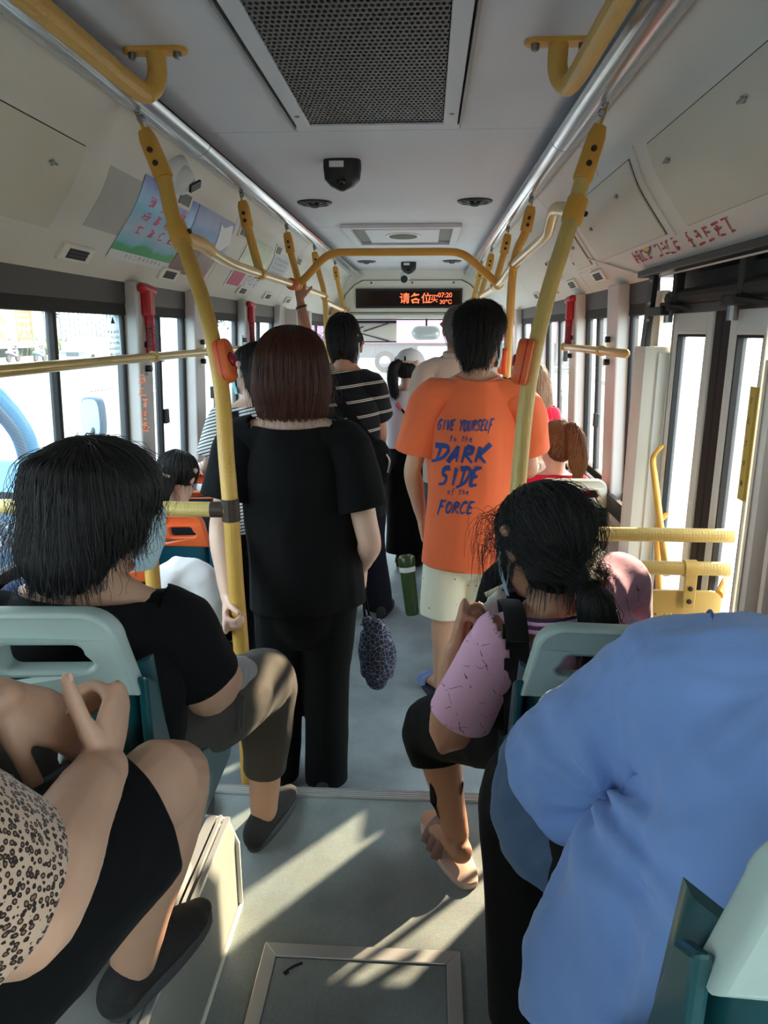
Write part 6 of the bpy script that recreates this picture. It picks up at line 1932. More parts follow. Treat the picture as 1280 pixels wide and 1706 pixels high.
def stripes(m, base, line, period, half, gap=0.0, axis=(0, 0, 1), bow=0.0, xc=0.0, shift=0.0, soft=.0):
    """woven-in stripes square to an axis, optionally in pairs"""
    nt, n, l, p = nodes(m); tc = n.new('ShaderNodeTexCoord')
    d = n.new('ShaderNodeVectorMath'); d.operation = 'DOT_PRODUCT'; d.inputs[1].default_value = axis; l.new(tc.outputs['Object'], d.inputs[0])
    def mth(op, a, b_=None):
        q = n.new('ShaderNodeMath'); q.operation = op
        for i, x in enumerate((a, b_)):
            if x is None: continue
            if isinstance(x, (int, float)): q.inputs[i].default_value = x
            else: l.new(x, q.inputs[i])
        return q.outputs[0]
    fr = mth('FRACT', mth('DIVIDE', mth('ADD', d.outputs['Value'], shift), period))
    ds = mth('MULTIPLY', mth('ABSOLUTE', mth('SUBTRACT', fr, .5)), period)
    if gap: ds = mth('ABSOLUTE', mth('SUBTRACT', ds, gap))
    k = mth('LESS_THAN', ds, half)
    mx = n.new('ShaderNodeMix'); mx.data_type = 'RGBA'; mx.inputs[6].default_value = base; mx.inputs[7].default_value = line
    l.new(k, mx.inputs[0]); l.new(mx.outputs[2], p.inputs['Base Color'])
stripes(C_STR, srgb(13, 14, 18), srgb(206, 200, 186), .083, .0022, .0042, (-.14, 0, 1), shift=.02)
ssh = tee(t, (-.205, 3.9, .60), (-.225, 3.9, .9), (-.25, 3.9, 1.2), (-.25, 3.895, 1.40), X1, shL, shR, elL, elR, C_STR, w=(.175, .175, .185), d=(.135, .13, .13), sl=.6, neck_r=.08, disp=folds(.007, 7, (1, 1, .5), 31, .3), voxel=.010)
b = MB(); b.tube([hp + V3((0, 0, .12)), hp, hp + V3((0, 0, -.08))], [(.15, .12), (.17, .13), (.15, .125)], 20, 3, side=X1, round_end=True)
for s_, kn, an in legs:
    k_, a_ = V3(kn), V3(an) - V3((0, 0, .1)); a0 = hp + V3((s_ * .085, 0, -.02)); b.tube([a0, L3(a0, k_, .5), k_, L3(k_, a_, .5), a_], [.098, .095, .085, .082, .08], 16, 4)
garment('trousers', b, C_NAVY, t, .010, folds(.006, 8, (1, 1, .3), 33, .3), [((-.06, 3.93, .035), (0, 0, -1), .13), ((-.31, 3.9, .035), (0, 0, -1), .13)], .003)
for x, dx in ((-.31, -.03), (-.06, .05)): shoe(t, (x, 3.84, 0), (x + dx, 4.1, 0), mu=M['knit_black'], ms=M['rubber'])
b = MB().ball((-.257, 3.92, 1.595), (.09, .105, .08), 22, 14); b.tube([(-.255, 3.885, 1.455), (-.257, 3.875, 1.52), (-.257, 3.91, 1.60)], [(.06, .03), (.08, .075), (.09, .10)], 20, 4, side=X1, round_end=True)
hair(t, b, 'black', (-.257, 3.9, 1.68), 2400, 4, .012, .007, out=3, lift=.006, seed=14, stray=.1, radius=.0009)
t2 = thing('shoulder_bag', 'black shoulder bag on a diagonal strap at the striped shirt\'s right hip', 'bag', (-.05, 3.85, .95))
bvs = BVHTree.FromPolygons([v_.co.copy() for v_ in ssh.data.vertices], [tuple(p_.vertices) for p_ in ssh.data.polygons])
def strap_on(bv, a, b_, w, name, m, parent, n_=16, lift=.004, dirv=(0, 1, 0), start=-1.0):
    pts = []
    for k in range(n_ + 1):
        q = L3(a, b_, k / n_); loc, no, i, d_ = bv.ray_cast(q + V3(dirv) * start, V3(dirv))
        pts.append((loc if loc else q) - V3(dirv) * lift)
    sd = (V3(b_) - V3(a)).cross(V3(dirv)).normalized()
    vs, fs = [], []
    for q in pts:
        for dd in (0, 1): vs += [q - sd * w / 2 - V3(dirv) * .003 * dd, q + sd * w / 2 - V3(dirv) * .003 * dd]
    for k in range(n_):
        i = 4 * k
        for (p_, q_) in ((0, 1), (1, 3), (3, 2), (2, 0)): fs.append((i + p_, i + q_, i + 4 + q_, i + 4 + p_))
    return MB().add(vs, fs).build(name, m, parent, smooth=50)
strap_on(bvs, (-.335, 3.9, 1.34), (-.075, 3.9, 1.0), .045, 'strap', C_BLACK2, t2)
b = MB().tube([(-.06, 3.80, .83), (-.06, 3.80, .86), (-.055, 3.80, .96), (-.06, 3.81, 1.0)], [(.05, .03), (.065, .045), (.06, .045), (.045, .03)], 18, 3, side=X1, round_end=True)
finish(remesh(b, .008, 2), 'bag_body', C_BLACK2, t2, folds(.005, 18, (1, 1, 1), 5))
MB().tube([(-.02, 3.77, .97), (.0, 3.77, .93), (-.01, 3.77, .87)], .006, 8, 3).build('buckle_strap', M['steel'], t2, smooth=60)

# ---- man in the blue shirt in front of him, arm raised to the bar
t = thing('person', 'mostly hidden person in royal blue with a bare arm raised to the overhead bar', 'person', (-.3, 4.62, 0))
H = V3((-.30, 4.66, 1.50)); nk = V3((-.30, 4.62, 1.37)); f0 = V3((.1, 1, -.1)); hp = V3((-.28, 4.62, .78))
shL, shR = V3((-.47, 4.62, 1.32)), V3((-.155, 4.62, 1.275)); elL, wrL = V3((-.575, 4.66, 1.56)), V3((-.615, 4.70, 1.80)); elR, wrR = V3((-.10, 4.62, 1.02)), V3((-.105, 4.72, .79))
b = MB(); torso(b, hp, (-.295, 4.62, 1.18), nk, X1); traps(b, nk, shL); traps(b, nk, shR); arm(b, shL, elL, wrL); arm(b, shR, elR, wrR); head(b, H, f0, nk)
legs = ((-1, (-.36, 4.66, .42), (-.37, 4.62, .08)), (1, (-.19, 4.66, .42), (-.18, 4.62, .08)))
for s_, kn, an in legs: leg(b, hp + V3((s_ * .085, 0, -.03)), kn, an); foot(b, an, (s_ * .2, 1, 0))
tp = hand(b, wrL, (.05, .1, 1), (-.1, 1, 0), -1, (1.1, 1.15, 1.15, 1.15), .95, .02, .8, .6); hand(b, wrR, (0, .3, -1), (-1, 0, 0), 1, (.6, .6, .7, .7))
finish(remesh(b, .0065, 3), 'body', SK2, t); face_details(t, H, f0)
for dz in (0, .008): MB().tube([V3((-.607, 4.69, 1.745 + dz)) + V3((.034 * math.cos(a), .032 * math.sin(a), .01 * math.cos(a))) for a in [2 * PI * k / 20 for k in range(21)]], .0028, 6).build('bracelet', M['black'], t, smooth=60)
tee(t, (-.28, 4.62, .68), (-.285, 4.62, .9), (-.295, 4.62, 1.18), (-.30, 4.615, 1.355), X1, shL, shR, elL, elR, cloth('royal_blue_jersey', srgb(40, 58, 150)), w=(.185, .18, .18), sl=.55, sr=(.07, .078), voxel=.011, disp=folds(.007, 7, (1, 1, .5), 41, .3))
b = MB(); b.tube([hp + V3((0, 0, .12)), hp, hp + V3((0, 0, -.08))], [(.15, .12), (.17, .13), (.15, .125)], 20, 3, side=X1, round_end=True)
for s_, kn, an in legs:
    k_, a_ = V3(kn), V3(an) - V3((0, 0, .08)); a0 = hp + V3((s_ * .085, 0, -.02)); b.tube([a0, L3(a0, k_, .5), k_, L3(k_, a_, .5), a_], [.098, .09, .078, .072, .068], 16, 4)
garment('trousers', b, C_NAVY, t, .011, folds(.006, 8, (1, 1, .3), 43, .3), [((-.37, 4.62, .04), (0, 0, -1), .13), ((-.18, 4.62, .04), (0, 0, -1), .13)], .003)
for x in (-.37, -.18): shoe(t, (x, 4.55, 0), (x, 4.81, 0), mu=M['knit_black'], ms=M['rubber'], laces=False)
b = MB().ball((-.30, 4.65, 1.545), (.088, .105, .082), 20, 14)
hair(t, b, 'black', (-.30, 4.63, 1.63), 900, 4, .012, .008, seed=15, lift=.006, radius=.001)

# ---- grey haired man in the beige polo shirt
t = thing('person', 'person with short grey hair in a beige polo shirt beside the orange shirt', 'person', (.3, 4.2, 0))
H = V3((.315, 4.23, 1.605)); nk = V3((.31, 4.2, 1.465)); f0 = V3((.15, 1, -.05)); hp = V3((.31, 4.2, .84))
shL, shR = V3((.135, 4.2, 1.37)), V3((.49, 4.2, 1.37)); elL, wrL = V3((.11, 4.22, 1.09)), V3((.17, 4.4, .95)); elR, wrR = V3((.55, 4.24, 1.1)), V3((.56, 4.45, 1.2))
b = MB(); torso(b, hp, (.31, 4.2, 1.24), nk, X1, 1.03); traps(b, nk, shL); traps(b, nk, shR); arm(b, shL, elL, wrL); arm(b, shR, elR, wrR); head(b, H, f0, nk)
legs = ((-1, (.22, 4.24, .45), (.21, 4.2, .08)), (1, (.40, 4.24, .45), (.41, 4.2, .08)))
for s_, kn, an in legs: leg(b, hp + V3((s_ * .085, 0, -.03)), kn, an); foot(b, an, (s_ * .2, 1, 0))
hand(b, wrL, (.3, .7, -.6), (1, -.2, 0), -1, (.6, .7, .8, .8)); hand(b, wrR, (0, .6, .7), (0, .7, -.6), -1, (1, 1, 1, 1))
finish(remesh(b, .0068, 3), 'body', SK2, t); face_details(t, H, f0); mask(t, H, f0, 1, 0, MASK)
C_BEIGE = cloth('beige_pique', srgb(196, 182, 166))
sh_ = tee(t, (.31, 4.2, .74), (.31, 4.2, .98), (.31, 4.2, 1.24), (.31, 4.195, 1.455), X1, shL, shR, elL, elR, C_BEIGE, 'polo_shirt', w=(.185, .185, .19), sl=.66, sr=(.076, .086), neck_r=.08, voxel=.010, disp=folds(.006, 7, (1, 1, .5), 51, .3))
MB().tube([V3((.31, 4.195, 1.465)) + V3((.075 * math.cos(a), .072 * math.sin(a), .006 * math.sin(a))) for a in [2 * PI * k / 26 for k in range(27)]], [(.022, .006)] * 27, 12, side=UP).build('collar', C_BEIGE, sh_, smooth=60)
b = MB(); b.tube([hp + V3((0, 0, .1)), hp, hp + V3((0, 0, -.08))], [(.15, .12), (.17, .13), (.15, .125)], 20, 3, side=X1, round_end=True)
for s_, kn, an in legs:
    k_, a_ = V3(kn), V3(an) - V3((0, 0, .08)); a0 = hp + V3((s_ * .085, 0, -.02)); b.tube([a0, L3(a0, k_, .5), k_, L3(k_, a_, .5), a_], [.098, .09, .078, .072, .068], 16, 4)
garment('trousers', b, cloth('grey_twill', srgb(70, 72, 78)), t, .011, folds(.006, 8, (1, 1, .3), 53, .3), [((.21, 4.2, .04), (0, 0, -1), .13), ((.41, 4.2, .04), (0, 0, -1), .13)], .003)
for x in (.21, .41): shoe(t, (x, 4.13, 0), (x, 4.39, 0), mu=M['knit_black'], ms=M['rubber'], laces=False)
b = MB().ball((.313, 4.215, 1.652), (.084, .1, .076), 22, 14); b.tube([(.31, 4.175, 1.535), (.312, 4.172, 1.58), (.313, 4.2, 1.65)], [(.055, .03), (.074, .07), (.084, .095)], 20, 3, side=X1, round_end=True)
hair(t, b, 'grey', (.313, 4.2, 1.735), 2200, 4, .012, .007, out=3, lift=.005, seed=16, stray=.05, radius=.0008)

t.location.x += .05
# ---- woman in the white cap
t = thing('person', 'person in a white cap and white T-shirt with a long black ponytail', 'person', (.03, 4.85, 0))
H = V3((.035, 4.88, 1.375)); nk = V3((.015, 4.85, 1.24)); f0 = V3((.75, .66, -.12)); hp = V3((.035, 4.85, .74))
shL, shR = V3((-.125, 4.88, 1.155)), V3((.165, 4.84, 1.155)); elL, wrL = V3((-.10, 5.0, .92)), V3((.02, 5.12, .95)); elR, wrR = V3((.2, 4.95, .92)), V3((.13, 5.1, .98))
b = MB(); torso(b, hp, (.025, 4.86, 1.06), nk, X1, .9); traps(b, nk, shL, .9); traps(b, nk, shR, .9); arm(b, shL, elL, wrL, .85); arm(b, shR, elR, wrR, .85); head(b, H, f0, nk, .95, nk=.85)
legs = ((-1, (-.02, 4.87, .40), (-.03, 4.86, .07)), (1, (.10, 4.87, .40), (.09, 4.86, .07)))
for s_, kn, an in legs: leg(b, hp + V3((s_ * .07, 0, -.03)), kn, an, .9); foot(b, an, (.3, 1, 0), .9)
hand(b, wrL, (.7, .5, .3), (.3, -.8, 0), -1, (.6, .7, .8, .8), .9); hand(b, wrR, (-.4, .6, .3), (-1, -.3, 0), 1, (.6, .7, .8, .8), .9)
finish(remesh(b, .0068, 3), 'body', SK3, t); face_details(t, H, f0, .95)
ws_ = tee(t, (.035, 4.85, .84), (.03, 4.855, .95), (.025, 4.86, 1.06), (.015, 4.85, 1.225), X1, shL, shR, elL, elR, cloth('white_jersey', srgb(222, 222, 228)), w=(.165, .16, .16), d=(.12, .115, .115), sl=.7, sr=(.066, .075), neck_r=.078, voxel=.010, disp=folds(.006, 8, (1, 1, .5), 61, .3))
b = MB(); b.tube([hp + V3((0, 0, .15)), hp, hp + V3((0, 0, -.1))], [(.135, .11), (.16, .13), (.16, .13)], 20, 3, side=X1, round_end=True)
for s_, kn, an in legs:
    k_, a_ = V3(kn), V3(an); a0 = hp + V3((s_ * .07, 0, -.02)); b.tube([a0, L3(a0, k_, .5), k_, L3(k_, a_, .6), a_], [.11, .11, .105, .10, .10], 16, 4)
garment('trousers', b, C_BLACK2, t, .010, folds(.008, 8, (1, 1, .25), 63, .3), [((-.03, 4.86, .10), (0, 0, -1), .15), ((.09, 4.86, .10), (0, 0, -1), .15)], .003)
for x in (-.03, .09): shoe(t, (x - .01, 4.8, 0), (x + .05, 5.02, 0), mu=M['knit_black'], ms=M['rubber'], laces=False, w=.036)
f_, r_, u_ = headframe(f0)
cap_m = cloth('white_cap_cotton', srgb(226, 222, 222))
R = Matrix((r_, f_, u_)).transposed()
def capf(a, b_, d):
    an = 2 * PI * a; e = PI / 2 * b_ * .98
    rr = .001 - d
    return H + R @ V3(((.085 + rr) * math.cos(an) * math.cos(e), (.103 + rr) * math.sin(an) * math.cos(e) - .01, .03 + (.085 + rr) * math.sin(e)))
cp = MB().slab(capf, 28, 8, .003).build('cap', cap_m, t, smooth=60)
def brim(a, b_, d):
    an = math.radians(25 + 130 * a); q = .096 + .065 * b_ * math.sin((an))
    return H + R @ V3((.088 * math.cos(an) * (1 + .08 * b_), q * math.sin(an) - .008, .03 - .018 * b_ - d - .02 * math.cos(an) ** 2))
MB().slab(brim, 16, 5, .004).build('brim', cap_m, cp, smooth=60)
MB().ball(H + R @ V3((0, -.01, .115)), .008, 10, 6).build('button', cap_m, cp)
MB().tube([H + R @ V3((.05 * math.cos(a), -.098 + .01 * math.sin(a) , .03 + .038 * math.sin(a))) for a in [PI * k / 10 for k in range(11)]], .006, 8).build('strap_arch', C_BLACK2, cp)
b = MB().ball(H + R @ V3((0, -.022, -.02)), (.08, .088, .075), 18, 12, R)
b.tube([H + R @ V3((0, -.105, .02)), H + R @ V3((-.01, -.14, -.02)), H + R @ V3((0, -.145, -.1)), H + R @ V3((0, -.12, -.18)), H + R @ V3((0, -.10, -.225))], [.022, .032, .036, .03, .012], 14, 4, round_end=True)
hair(t, b, 'black', H + R @ V3((0, -.1, .1)), 1400, 8, .016, .007, out=1, lift=.003, seed=17, radius=.0009)
bvw = BVHTree.FromPolygons([v_.co.copy() for v_ in ws_.data.vertices], [tuple(p_.vertices) for p_ in ws_.data.polygons])
sb = strap_on(bvw, (-.055, 4.86, 1.14), (.12, 4.86, .95), .014, 'bag_strap', C_BLACK2, t)
for k, q in enumerate(((-.045, 1.13), (.115, .955), (-.03, 1.11), (.1, .972))):
    loc, no, i, d_ = bvw.ray_cast(V3((q[0], 4.0, q[1])), V3((0, 1, 0)))
    if loc: MB().lathe([(.017 - .004 * (k > 1), 0), (.017 - .004 * (k > 1), .004), (.01, .006)], loc - V3((0, .008, 0)), (0, -1, 0), 14).build('badge', M['red'] if k % 2 else mat('badge_pink', srgb(226, 120, 130), .5), sb)

t.location.x += .05
# ---- woman in the black and white striped top by the left windows
t = thing('person', 'person in a white top with thin dark stripes by the left windows', 'person', (-.62, 3.25, 0))
H = V3((-.60, 3.27, 1.43)); nk = V3((-.595, 3.26, 1.295)); f0 = V3((-.8, .6, -.1)); hp = V3((-.57, 3.25, .76))
rt = V3((.8, .6, 0)).normalized()
shL, shR = V3((-.735, 3.22, 1.215)), V3((-.45, 3.32, 1.215)); elL, wrL = V3((-.80, 3.2, .99)), V3((-.86, 3.3, .985)); elR, wrR = V3((-.40, 3.42, .95)), V3((-.52, 3.55, .92))
b = MB(); torso(b, hp, (-.585, 3.26, 1.1), nk, rt, .92); traps(b, nk, shL, .9); traps(b, nk, shR, .9); arm(b, shL, elL, wrL, .85); arm(b, shR, elR, wrR, .85); head(b, H, f0, nk, .97, nk=.88)
legs = ((-1, (-.63, 3.28, .42), (-.64, 3.24, .07)), (1, (-.50, 3.3, .42), (-.49, 3.28, .07)))
for s_, kn, an in legs: leg(b, hp + V3((s_ * .07, 0, -.03)), kn, an, .9); foot(b, an, (-.3, 1, 0), .9)
hand(b, wrL, (-.75, .5, -.25), (.2, .1, -1), 1, (.35, .3, .3, .35), .92); hand(b, wrR, (-.6, .5, -.2), (-.5, -.6, 0), 1, (.6, .7, .8, .8), .9)
finish(remesh(b, .006, 3), 'body', SK3, t); face_details(t, H, f0, .97); mask(t, H, f0, .97, 0, mat('mask_blue', srgb(150, 208, 216), .8))
C_WST = cloth('white_striped_knit', srgb(226, 226, 226)); stripes(C_WST, srgb(226, 226, 224), srgb(40, 44, 52), .0155, .0027, 0, (-.25, .2, 1))
gs = tee(t, (-.57, 3.25, .7), (-.575, 3.25, .9), (-.585, 3.26, 1.1), (-.595, 3.255, 1.275), rt, shL, shR, elL, elR, C_WST, w=(.165, .16, .16), d=(.12, .115, .115), sl=.75, sr=(.064, .07), neck_r=.078, voxel=.009, disp=folds(.005, 8, (1, 1, .5), 71, .3))
bvg = BVHTree.FromPolygons([v_.co.copy() for v_ in gs.data.vertices], [tuple(p_.vertices) for p_ in gs.data.polygons])
strap_on(bvg, (-.66, 3.2, 1.255), (-.60, 3.2, .95), .03, 'bag_strap', C_NAVY, t)
b = MB(); b.tube([hp + V3((0, 0, .12)), hp, hp + V3((0, 0, -.08))], [(.14, .11), (.16, .12), (.14, .115)], 20, 3, side=rt, round_end=True)
for s_, kn, an in legs:
    k_, a_ = V3(kn), V3(an) - V3((0, 0, .08)); a0 = hp + V3((s_ * .07, 0, -.02)); b.tube([a0, L3(a0, k_, .5), k_, L3(k_, a_, .5), a_], [.09, .085, .072, .065, .06], 16, 4)
garment('trousers', b, C_NAVY, t, .011, folds(.006, 8, (1, 1, .3), 73, .3), [((-.64, 3.24, .05), (0, 0, -1), .12), ((-.49, 3.28, .05), (0, 0, -1), .12)], .003)
for x, y in ((-.64, 3.2), (-.49, 3.23)): shoe(t, (x, y - .03, 0), (x - .05, y + .2, 0), mu=M['knit_black'], ms=M['rubber'], laces=False, w=.036)
f_, r_, u_ = headframe(f0); R = Matrix((r_, f_, u_)).transposed()
b = MB().ball(H + R @ V3((0, -.022, .035)), (.088, .098, .083), 20, 14, R)
b.tube([H + R @ V3((0, -.05, .04)), H + R @ V3((0, -.06, -.06)), H + R @ V3((0, -.055, -.12))], [(.086, .06), (.084, .05), (.06, .03)], 20, 4, side=r_, round_end=True)
hair(t, b, 'black', H + R @ V3((0, -.02, .12)), 1500, 8, .016, .007, out=3, lift=.003, seed=19, radius=.0009)

# ---------------------------------------------------------------- seated people near the viewer
# ---- short haired woman in black, left seat
t = thing('person', 'masked person with short black hair and black T-shirt seated at left, knee in the aisle', 'person', (-.4, 1.15, .79))
H = V3((-.365, 1.165, 1.315)); nk = V3((-.385, 1.13, 1.185)); f0 = V3((.66, .72, -.22))
rt = V3((.95, .2, 0)).normalized()
shL, shR = V3((-.555, 1.09, 1.115)), V3((-.25, 1.16, 1.10)); elL, wrL = V3((-.63, 1.25, .92)), V3((-.50, 1.42, .90))
elR, wrR = V3((-.215, 1.21, .94)), V3((-.215, 1.41, .885)); hp = V3((-.43, 1.12, .87))
knR, anR = V3((-.205, 1.665, .735)), V3((-.245, 1.72, .31)); knL, anL = V3((-.45, 1.66, .74)), V3((-.46, 1.70, .31))
hipR, hipL = V3((-.34, 1.16, .865)), V3((-.52, 1.16, .865))
b = MB(); torso(b, hp, (-.40, 1.10, 1.03), nk, rt, 1.02); traps(b, nk, shL); traps(b, nk, shR)
arm(b, shL, elL, wrL, 1.08); arm(b, shR, elR, wrR, 1.12); head(b, H, f0, nk, 1.02, nk=.95)
leg(b, hipR, knR, anR, 1.05); leg(b, hipL, knL, anL, 1.05)
tr = hand(b, wrR, (-.45, .8, -.25), (-.4, .1, -.9), 1, (.5, .55, .6, .6)); hand(b, wrL, (.7, .6, -.2), (.3, -.2, -.9), -1, (.5, .5, .5, .5))
bd = finish(remesh(b, .0052, 3), 'body', SK, t); nails(t, tr, bd); face_details(t, H, f0, 1.02); mask(t, H, f0, 1.02, 0, MASK)
wsh = tee(t, (-.43, 1.12, .80), (-.42, 1.11, .91), (-.40, 1.10, 1.03), (-.387, 1.125, 1.165), rt, shL, shR, elL, elR, C_BLACK, w=(.19, .185, .185), d=(.155, .14, .13), sl=.72, sr=(.07, .075), neck_r=.092, neckcut=.002, voxel=.008,
          disp=folds(.006, 8, (1, 1, .5), 81, .35))
bvv = BVHTree.FromPolygons([v_.co.copy() for v_ in wsh.data.vertices], [tuple(p_.vertices) for p_ in wsh.data.polygons])
pts = []
for y_, z_ in ((1.03, 1.0), (1.03, 1.06), (1.04, 1.12), (1.07, 1.17), (1.12, 1.2), (1.17, 1.17), (1.22, 1.1)):
    loc, no, i, d_ = bvv.find_nearest(V3((-.49, y_, z_))); pts.append(loc + no * .004)
MB().tube(pts, [(.003, .018)] * len(pts), 12, 4, side=FW.cross(UP).cross(UP) if False else (0, 0, 1)).build('shoulder_strap', cloth('blue_webbing', srgb(58, 84, 150)), t, smooth=60)
C_GREY = cloth('dark_grey_jersey', srgb(76, 71, 66), sheen=.05)
b = MB(); b.tube([hp + V3((0, -.07, .06)), hp + V3((0, -.02, 0)), hp + V3((0, .08, -.02))], [(.16, .12), (.19, .12), (.18, .11)], 20, 3, side=rt, round_end=True)
cuts = []
for h_, k_, a_ in ((hipR, knR, anR), (hipL, knL, anL)):
    e = L3(k_, a_, .66)
    b.tube([h_, L3(h_, k_, .45), L3(h_, k_, .85), k_, L3(k_, a_, .3), e, L3(k_, a_, .74)], [.108, .10, .082, .074, .068, .056, .054], 18, 4, round_end=True); cuts.append((e, a_ - k_, .12))
garment('capri_trousers', b, C_GREY, t, .0075, folds(.004, 11, (1, .6, .6), 83, .3), cuts, .003)
MB().grid(lambda u, v: L3(knR, anR, .06 + .58 * v) + V3((.07 * math.cos(math.radians(-60 + 100 * u)) * (1 - .22 * v) + .003, .071 * math.sin(math.radians(-60 + 100 * u)) * (1 - .22 * v), 0)), 10, 14).build('mesh_panel', mat('sheer_panel', srgb(20, 17, 17), .5, bump=.5, bscale=380), t, smooth=60)
shoe(t, (-.268, 1.655, .22), (-.205, 1.915, .22), mu=M['knit_black'], ms=M['sole_grey'], h=.085)
shoe(t, (-.47, 1.63, .22), (-.46, 1.89, .22), mu=M['knit_black'], ms=M['sole_grey'], h=.085)
b = MB()
b.tube([(-.412, 1.085, 1.20), (-.400, 1.09, 1.245), (-.374, 1.128, 1.315), (-.366, 1.145, 1.375), (-.364, 1.15, 1.405)], [(.06, .042), (.09, .07), (.111, .104), (.105, .104), (.06, .06)], 26, 4, side=V3((.74, -.66, 0)))
b.ball((-.366, 1.148, 1.345), (.113, .115, .088), 24, 16)
hair(t, b, 'black', (-.366, 1.14, 1.46), 6500, 13, .016, .0055, out=3.5, lift=.003, tips=.2, seed=23, stray=.06, radius=.0006, groove=.003)
t2 = thing('handbag', 'small black bag with a chrome chain clip on the lap of the short-haired person', 'bag', (-.26, 1.36, .84))
b = MB().tube([(-.30, 1.37, .80), (-.30, 1.37, .84), (-.295, 1.37, .90), (-.295, 1.37, .915)], [(.085, .04), (.10, .055), (.09, .045), (.06, .03)], 20, 3, side=X1, round_end=True)
finish(remesh(b, .007, 2), 'bag_body', mat('black_leather', srgb(24, 25, 28), .35, bump=.3, bscale=200), t2)
MB().slab(lambda u, v, d: V3((-.235 + .07 * (u - .5) + .02, 1.345 - .02 * v - d, .86 - .07 * v + .012 * math.cos(PI * (u - .5)))), 8, 6, .004).build('flap', bpy.data.materials['black_leather'], t2, smooth=50)
MB().tube([(-.245 + .038 * math.cos(a), 1.318, .845 + .02 * math.sin(a)) for a in [PI * k / 8 for k in range(9)]], .003, 8).build('ring', M['steel'], t2, smooth=60)
for k in range(4):
    c = V3((-.222 - .006 * k, 1.325, .872 + .016 * k)); a0 = k % 2
    MB().tube([c + V3((.006 * math.cos(a) * (1 if a0 else .4), .006 * math.cos(a) * (.3 if a0 else 1), .012 * math.sin(a))) for a in [2 * PI * q / 14 for q in range(15)]], .0022, 6).build('chain_link', M['steel'], t2, smooth=60)
t2 = thing('sleeve_cuff', 'grey cloth cuff around the wrist of the short-haired person', 'arm cover', (-.21, 1.40, .88))
b = MB().tube([L3(elR, wrR, .62), L3(elR, wrR, .85), L3(elR, wrR, 1.12)], [(.038, .036), (.04, .036), (.043, .03)], 16, 4)
finish(remesh(b, .005, 2), 'cuff', cloth('grey_cuff', srgb(150, 150, 150)), t2, folds(.003, 20, (1, 1, 1), 7))

# ---- woman in leopard print, lower left (head outside the frame)
t = thing('person', 'lower-left person in leopard print and black shorts with clasped hands', 'person', (-.42, .45, .86))
nk = V3((-.45, .30, 1.48)); H = V3((-.44, .34, 1.62)); hp = V3((-.44, .38, .95)); f0 = V3((.1, 1, -.1))
shL, shR = V3((-.64, .32, 1.38)), V3((-.27, .34, 1.37)); elR, wrR = V3((-.158, .50, 1.105)), V3((-.198, .752, 1.085)); elL, wrL = V3((-.62, .56, 1.12)), V3((-0.330, 0.770, 1.163))
hipR, knR, anR = V3((-.35, .42, .945)), V3((-.185, .925, .955)), V3((-.295, .98, .56)); hipL, knL, anL = V3((-.54, .42, .95)), V3((-.52, .93, .95)), V3((-.52, .98, .56))
b = MB(); torso(b, hp, (-.45, .33, 1.26), nk, X1, 1.1); traps(b, nk, shL); traps(b, nk, shR); head(b, H, f0, nk)
arm(b, shL, elL, wrL, 1.18); arm(b, shR, elR, wrR, 1.22); leg(b, hipR, knR, anR, 1.08); leg(b, hipL, knL, anL, 1.08)
tR = hand(b, wrR, (-.1, .85, .45), (-1, -.05, -.1), 1, (.9, 1.0, 1.05, 1.1), .95, .0, .0, 1.15)
tL = hand(b, wrL, V3((-0.236, 0.860, 1.056)) - V3((-0.330, 0.770, 1.163)), (-.25, .45, -.85), -1, (.25, .28, .35, .45), 1.05, .05, .2, .6)
bd = finish(remesh(b, .0042, 3), 'body', SK, t); nails(t, tR + tL, bd); face_details(t, H, f0)
b = MB().ball(H + V3((0, -.02, .035)), (.09, .105, .085), 20, 14); b.tube([H + V3((0, -.06, .03)), H + V3((0, -.07, -.08)), H + V3((0, -.06, -.13))], [(.085, .05), (.08, .045), (.06, .03)], 18, 4, side=X1, round_end=True)
hair(t, b, 'black', H + V3((0, -.02, .12)), 1200, 8, .016, .007, out=3, seed=25, radius=.0008)
C_LEO = cloth('leopard_print', srgb(180, 150, 128))
nt, n, l, p = nodes(C_LEO)
tc = n.new('ShaderNodeTexCoord'); v = n.new('ShaderNodeTexVoronoi'); v.inputs['Scale'].default_value = 190; v.inputs['Randomness'].default_value = .8
ns = n.new('ShaderNodeTexNoise'); ns.inputs['Scale'].default_value = 260
l.new(tc.outputs['Object'], v.inputs['Vector']); l.new(tc.outputs['Object'], ns.inputs['Vector'])
a1 = n.new('ShaderNodeMath'); a1.operation = 'MULTIPLY_ADD'; a1.inputs[1].default_value = .35; l.new(ns.outputs[0], a1.inputs[0]); l.new(v.outputs['Distance'], a1.inputs[2])
cr = n.new('ShaderNodeValToRGB'); e = cr.color_ramp.elements; cr.color_ramp.interpolation = 'CONSTANT'
e[0].position, e[0].color = 0, srgb(128, 96, 78); e[1].position, e[1].color = .40, srgb(40, 30, 26); q_ = e.new(.64); q_.color = srgb(186, 156, 134)
l.new(a1.outputs[0], cr.inputs[0]); l.new(cr.outputs[0], p.inputs['Base Color'])
lsh = tee(t, (-.44, .38, .90), (-.445, .36, 1.08), (-.45, .33, 1.26), (-.45, .31, 1.45), X1, shL, shR, elL, elR, C_LEO, name='blouse', w=(.21, .205, .2), d=(.16, .15, .14), sl=.84, sr=(.082, .092), neck_r=.09, voxel=.009, disp=folds(.006, 10, (1, 1, .6), 91, .35))
b = MB(); b.tube([hp + V3((0, -.07, .07)), hp, hp + V3((0, .1, -.01))], [(.18, .13), (.2, .125), (.19, .115)], 20, 3, side=X1, round_end=True)
cuts = []
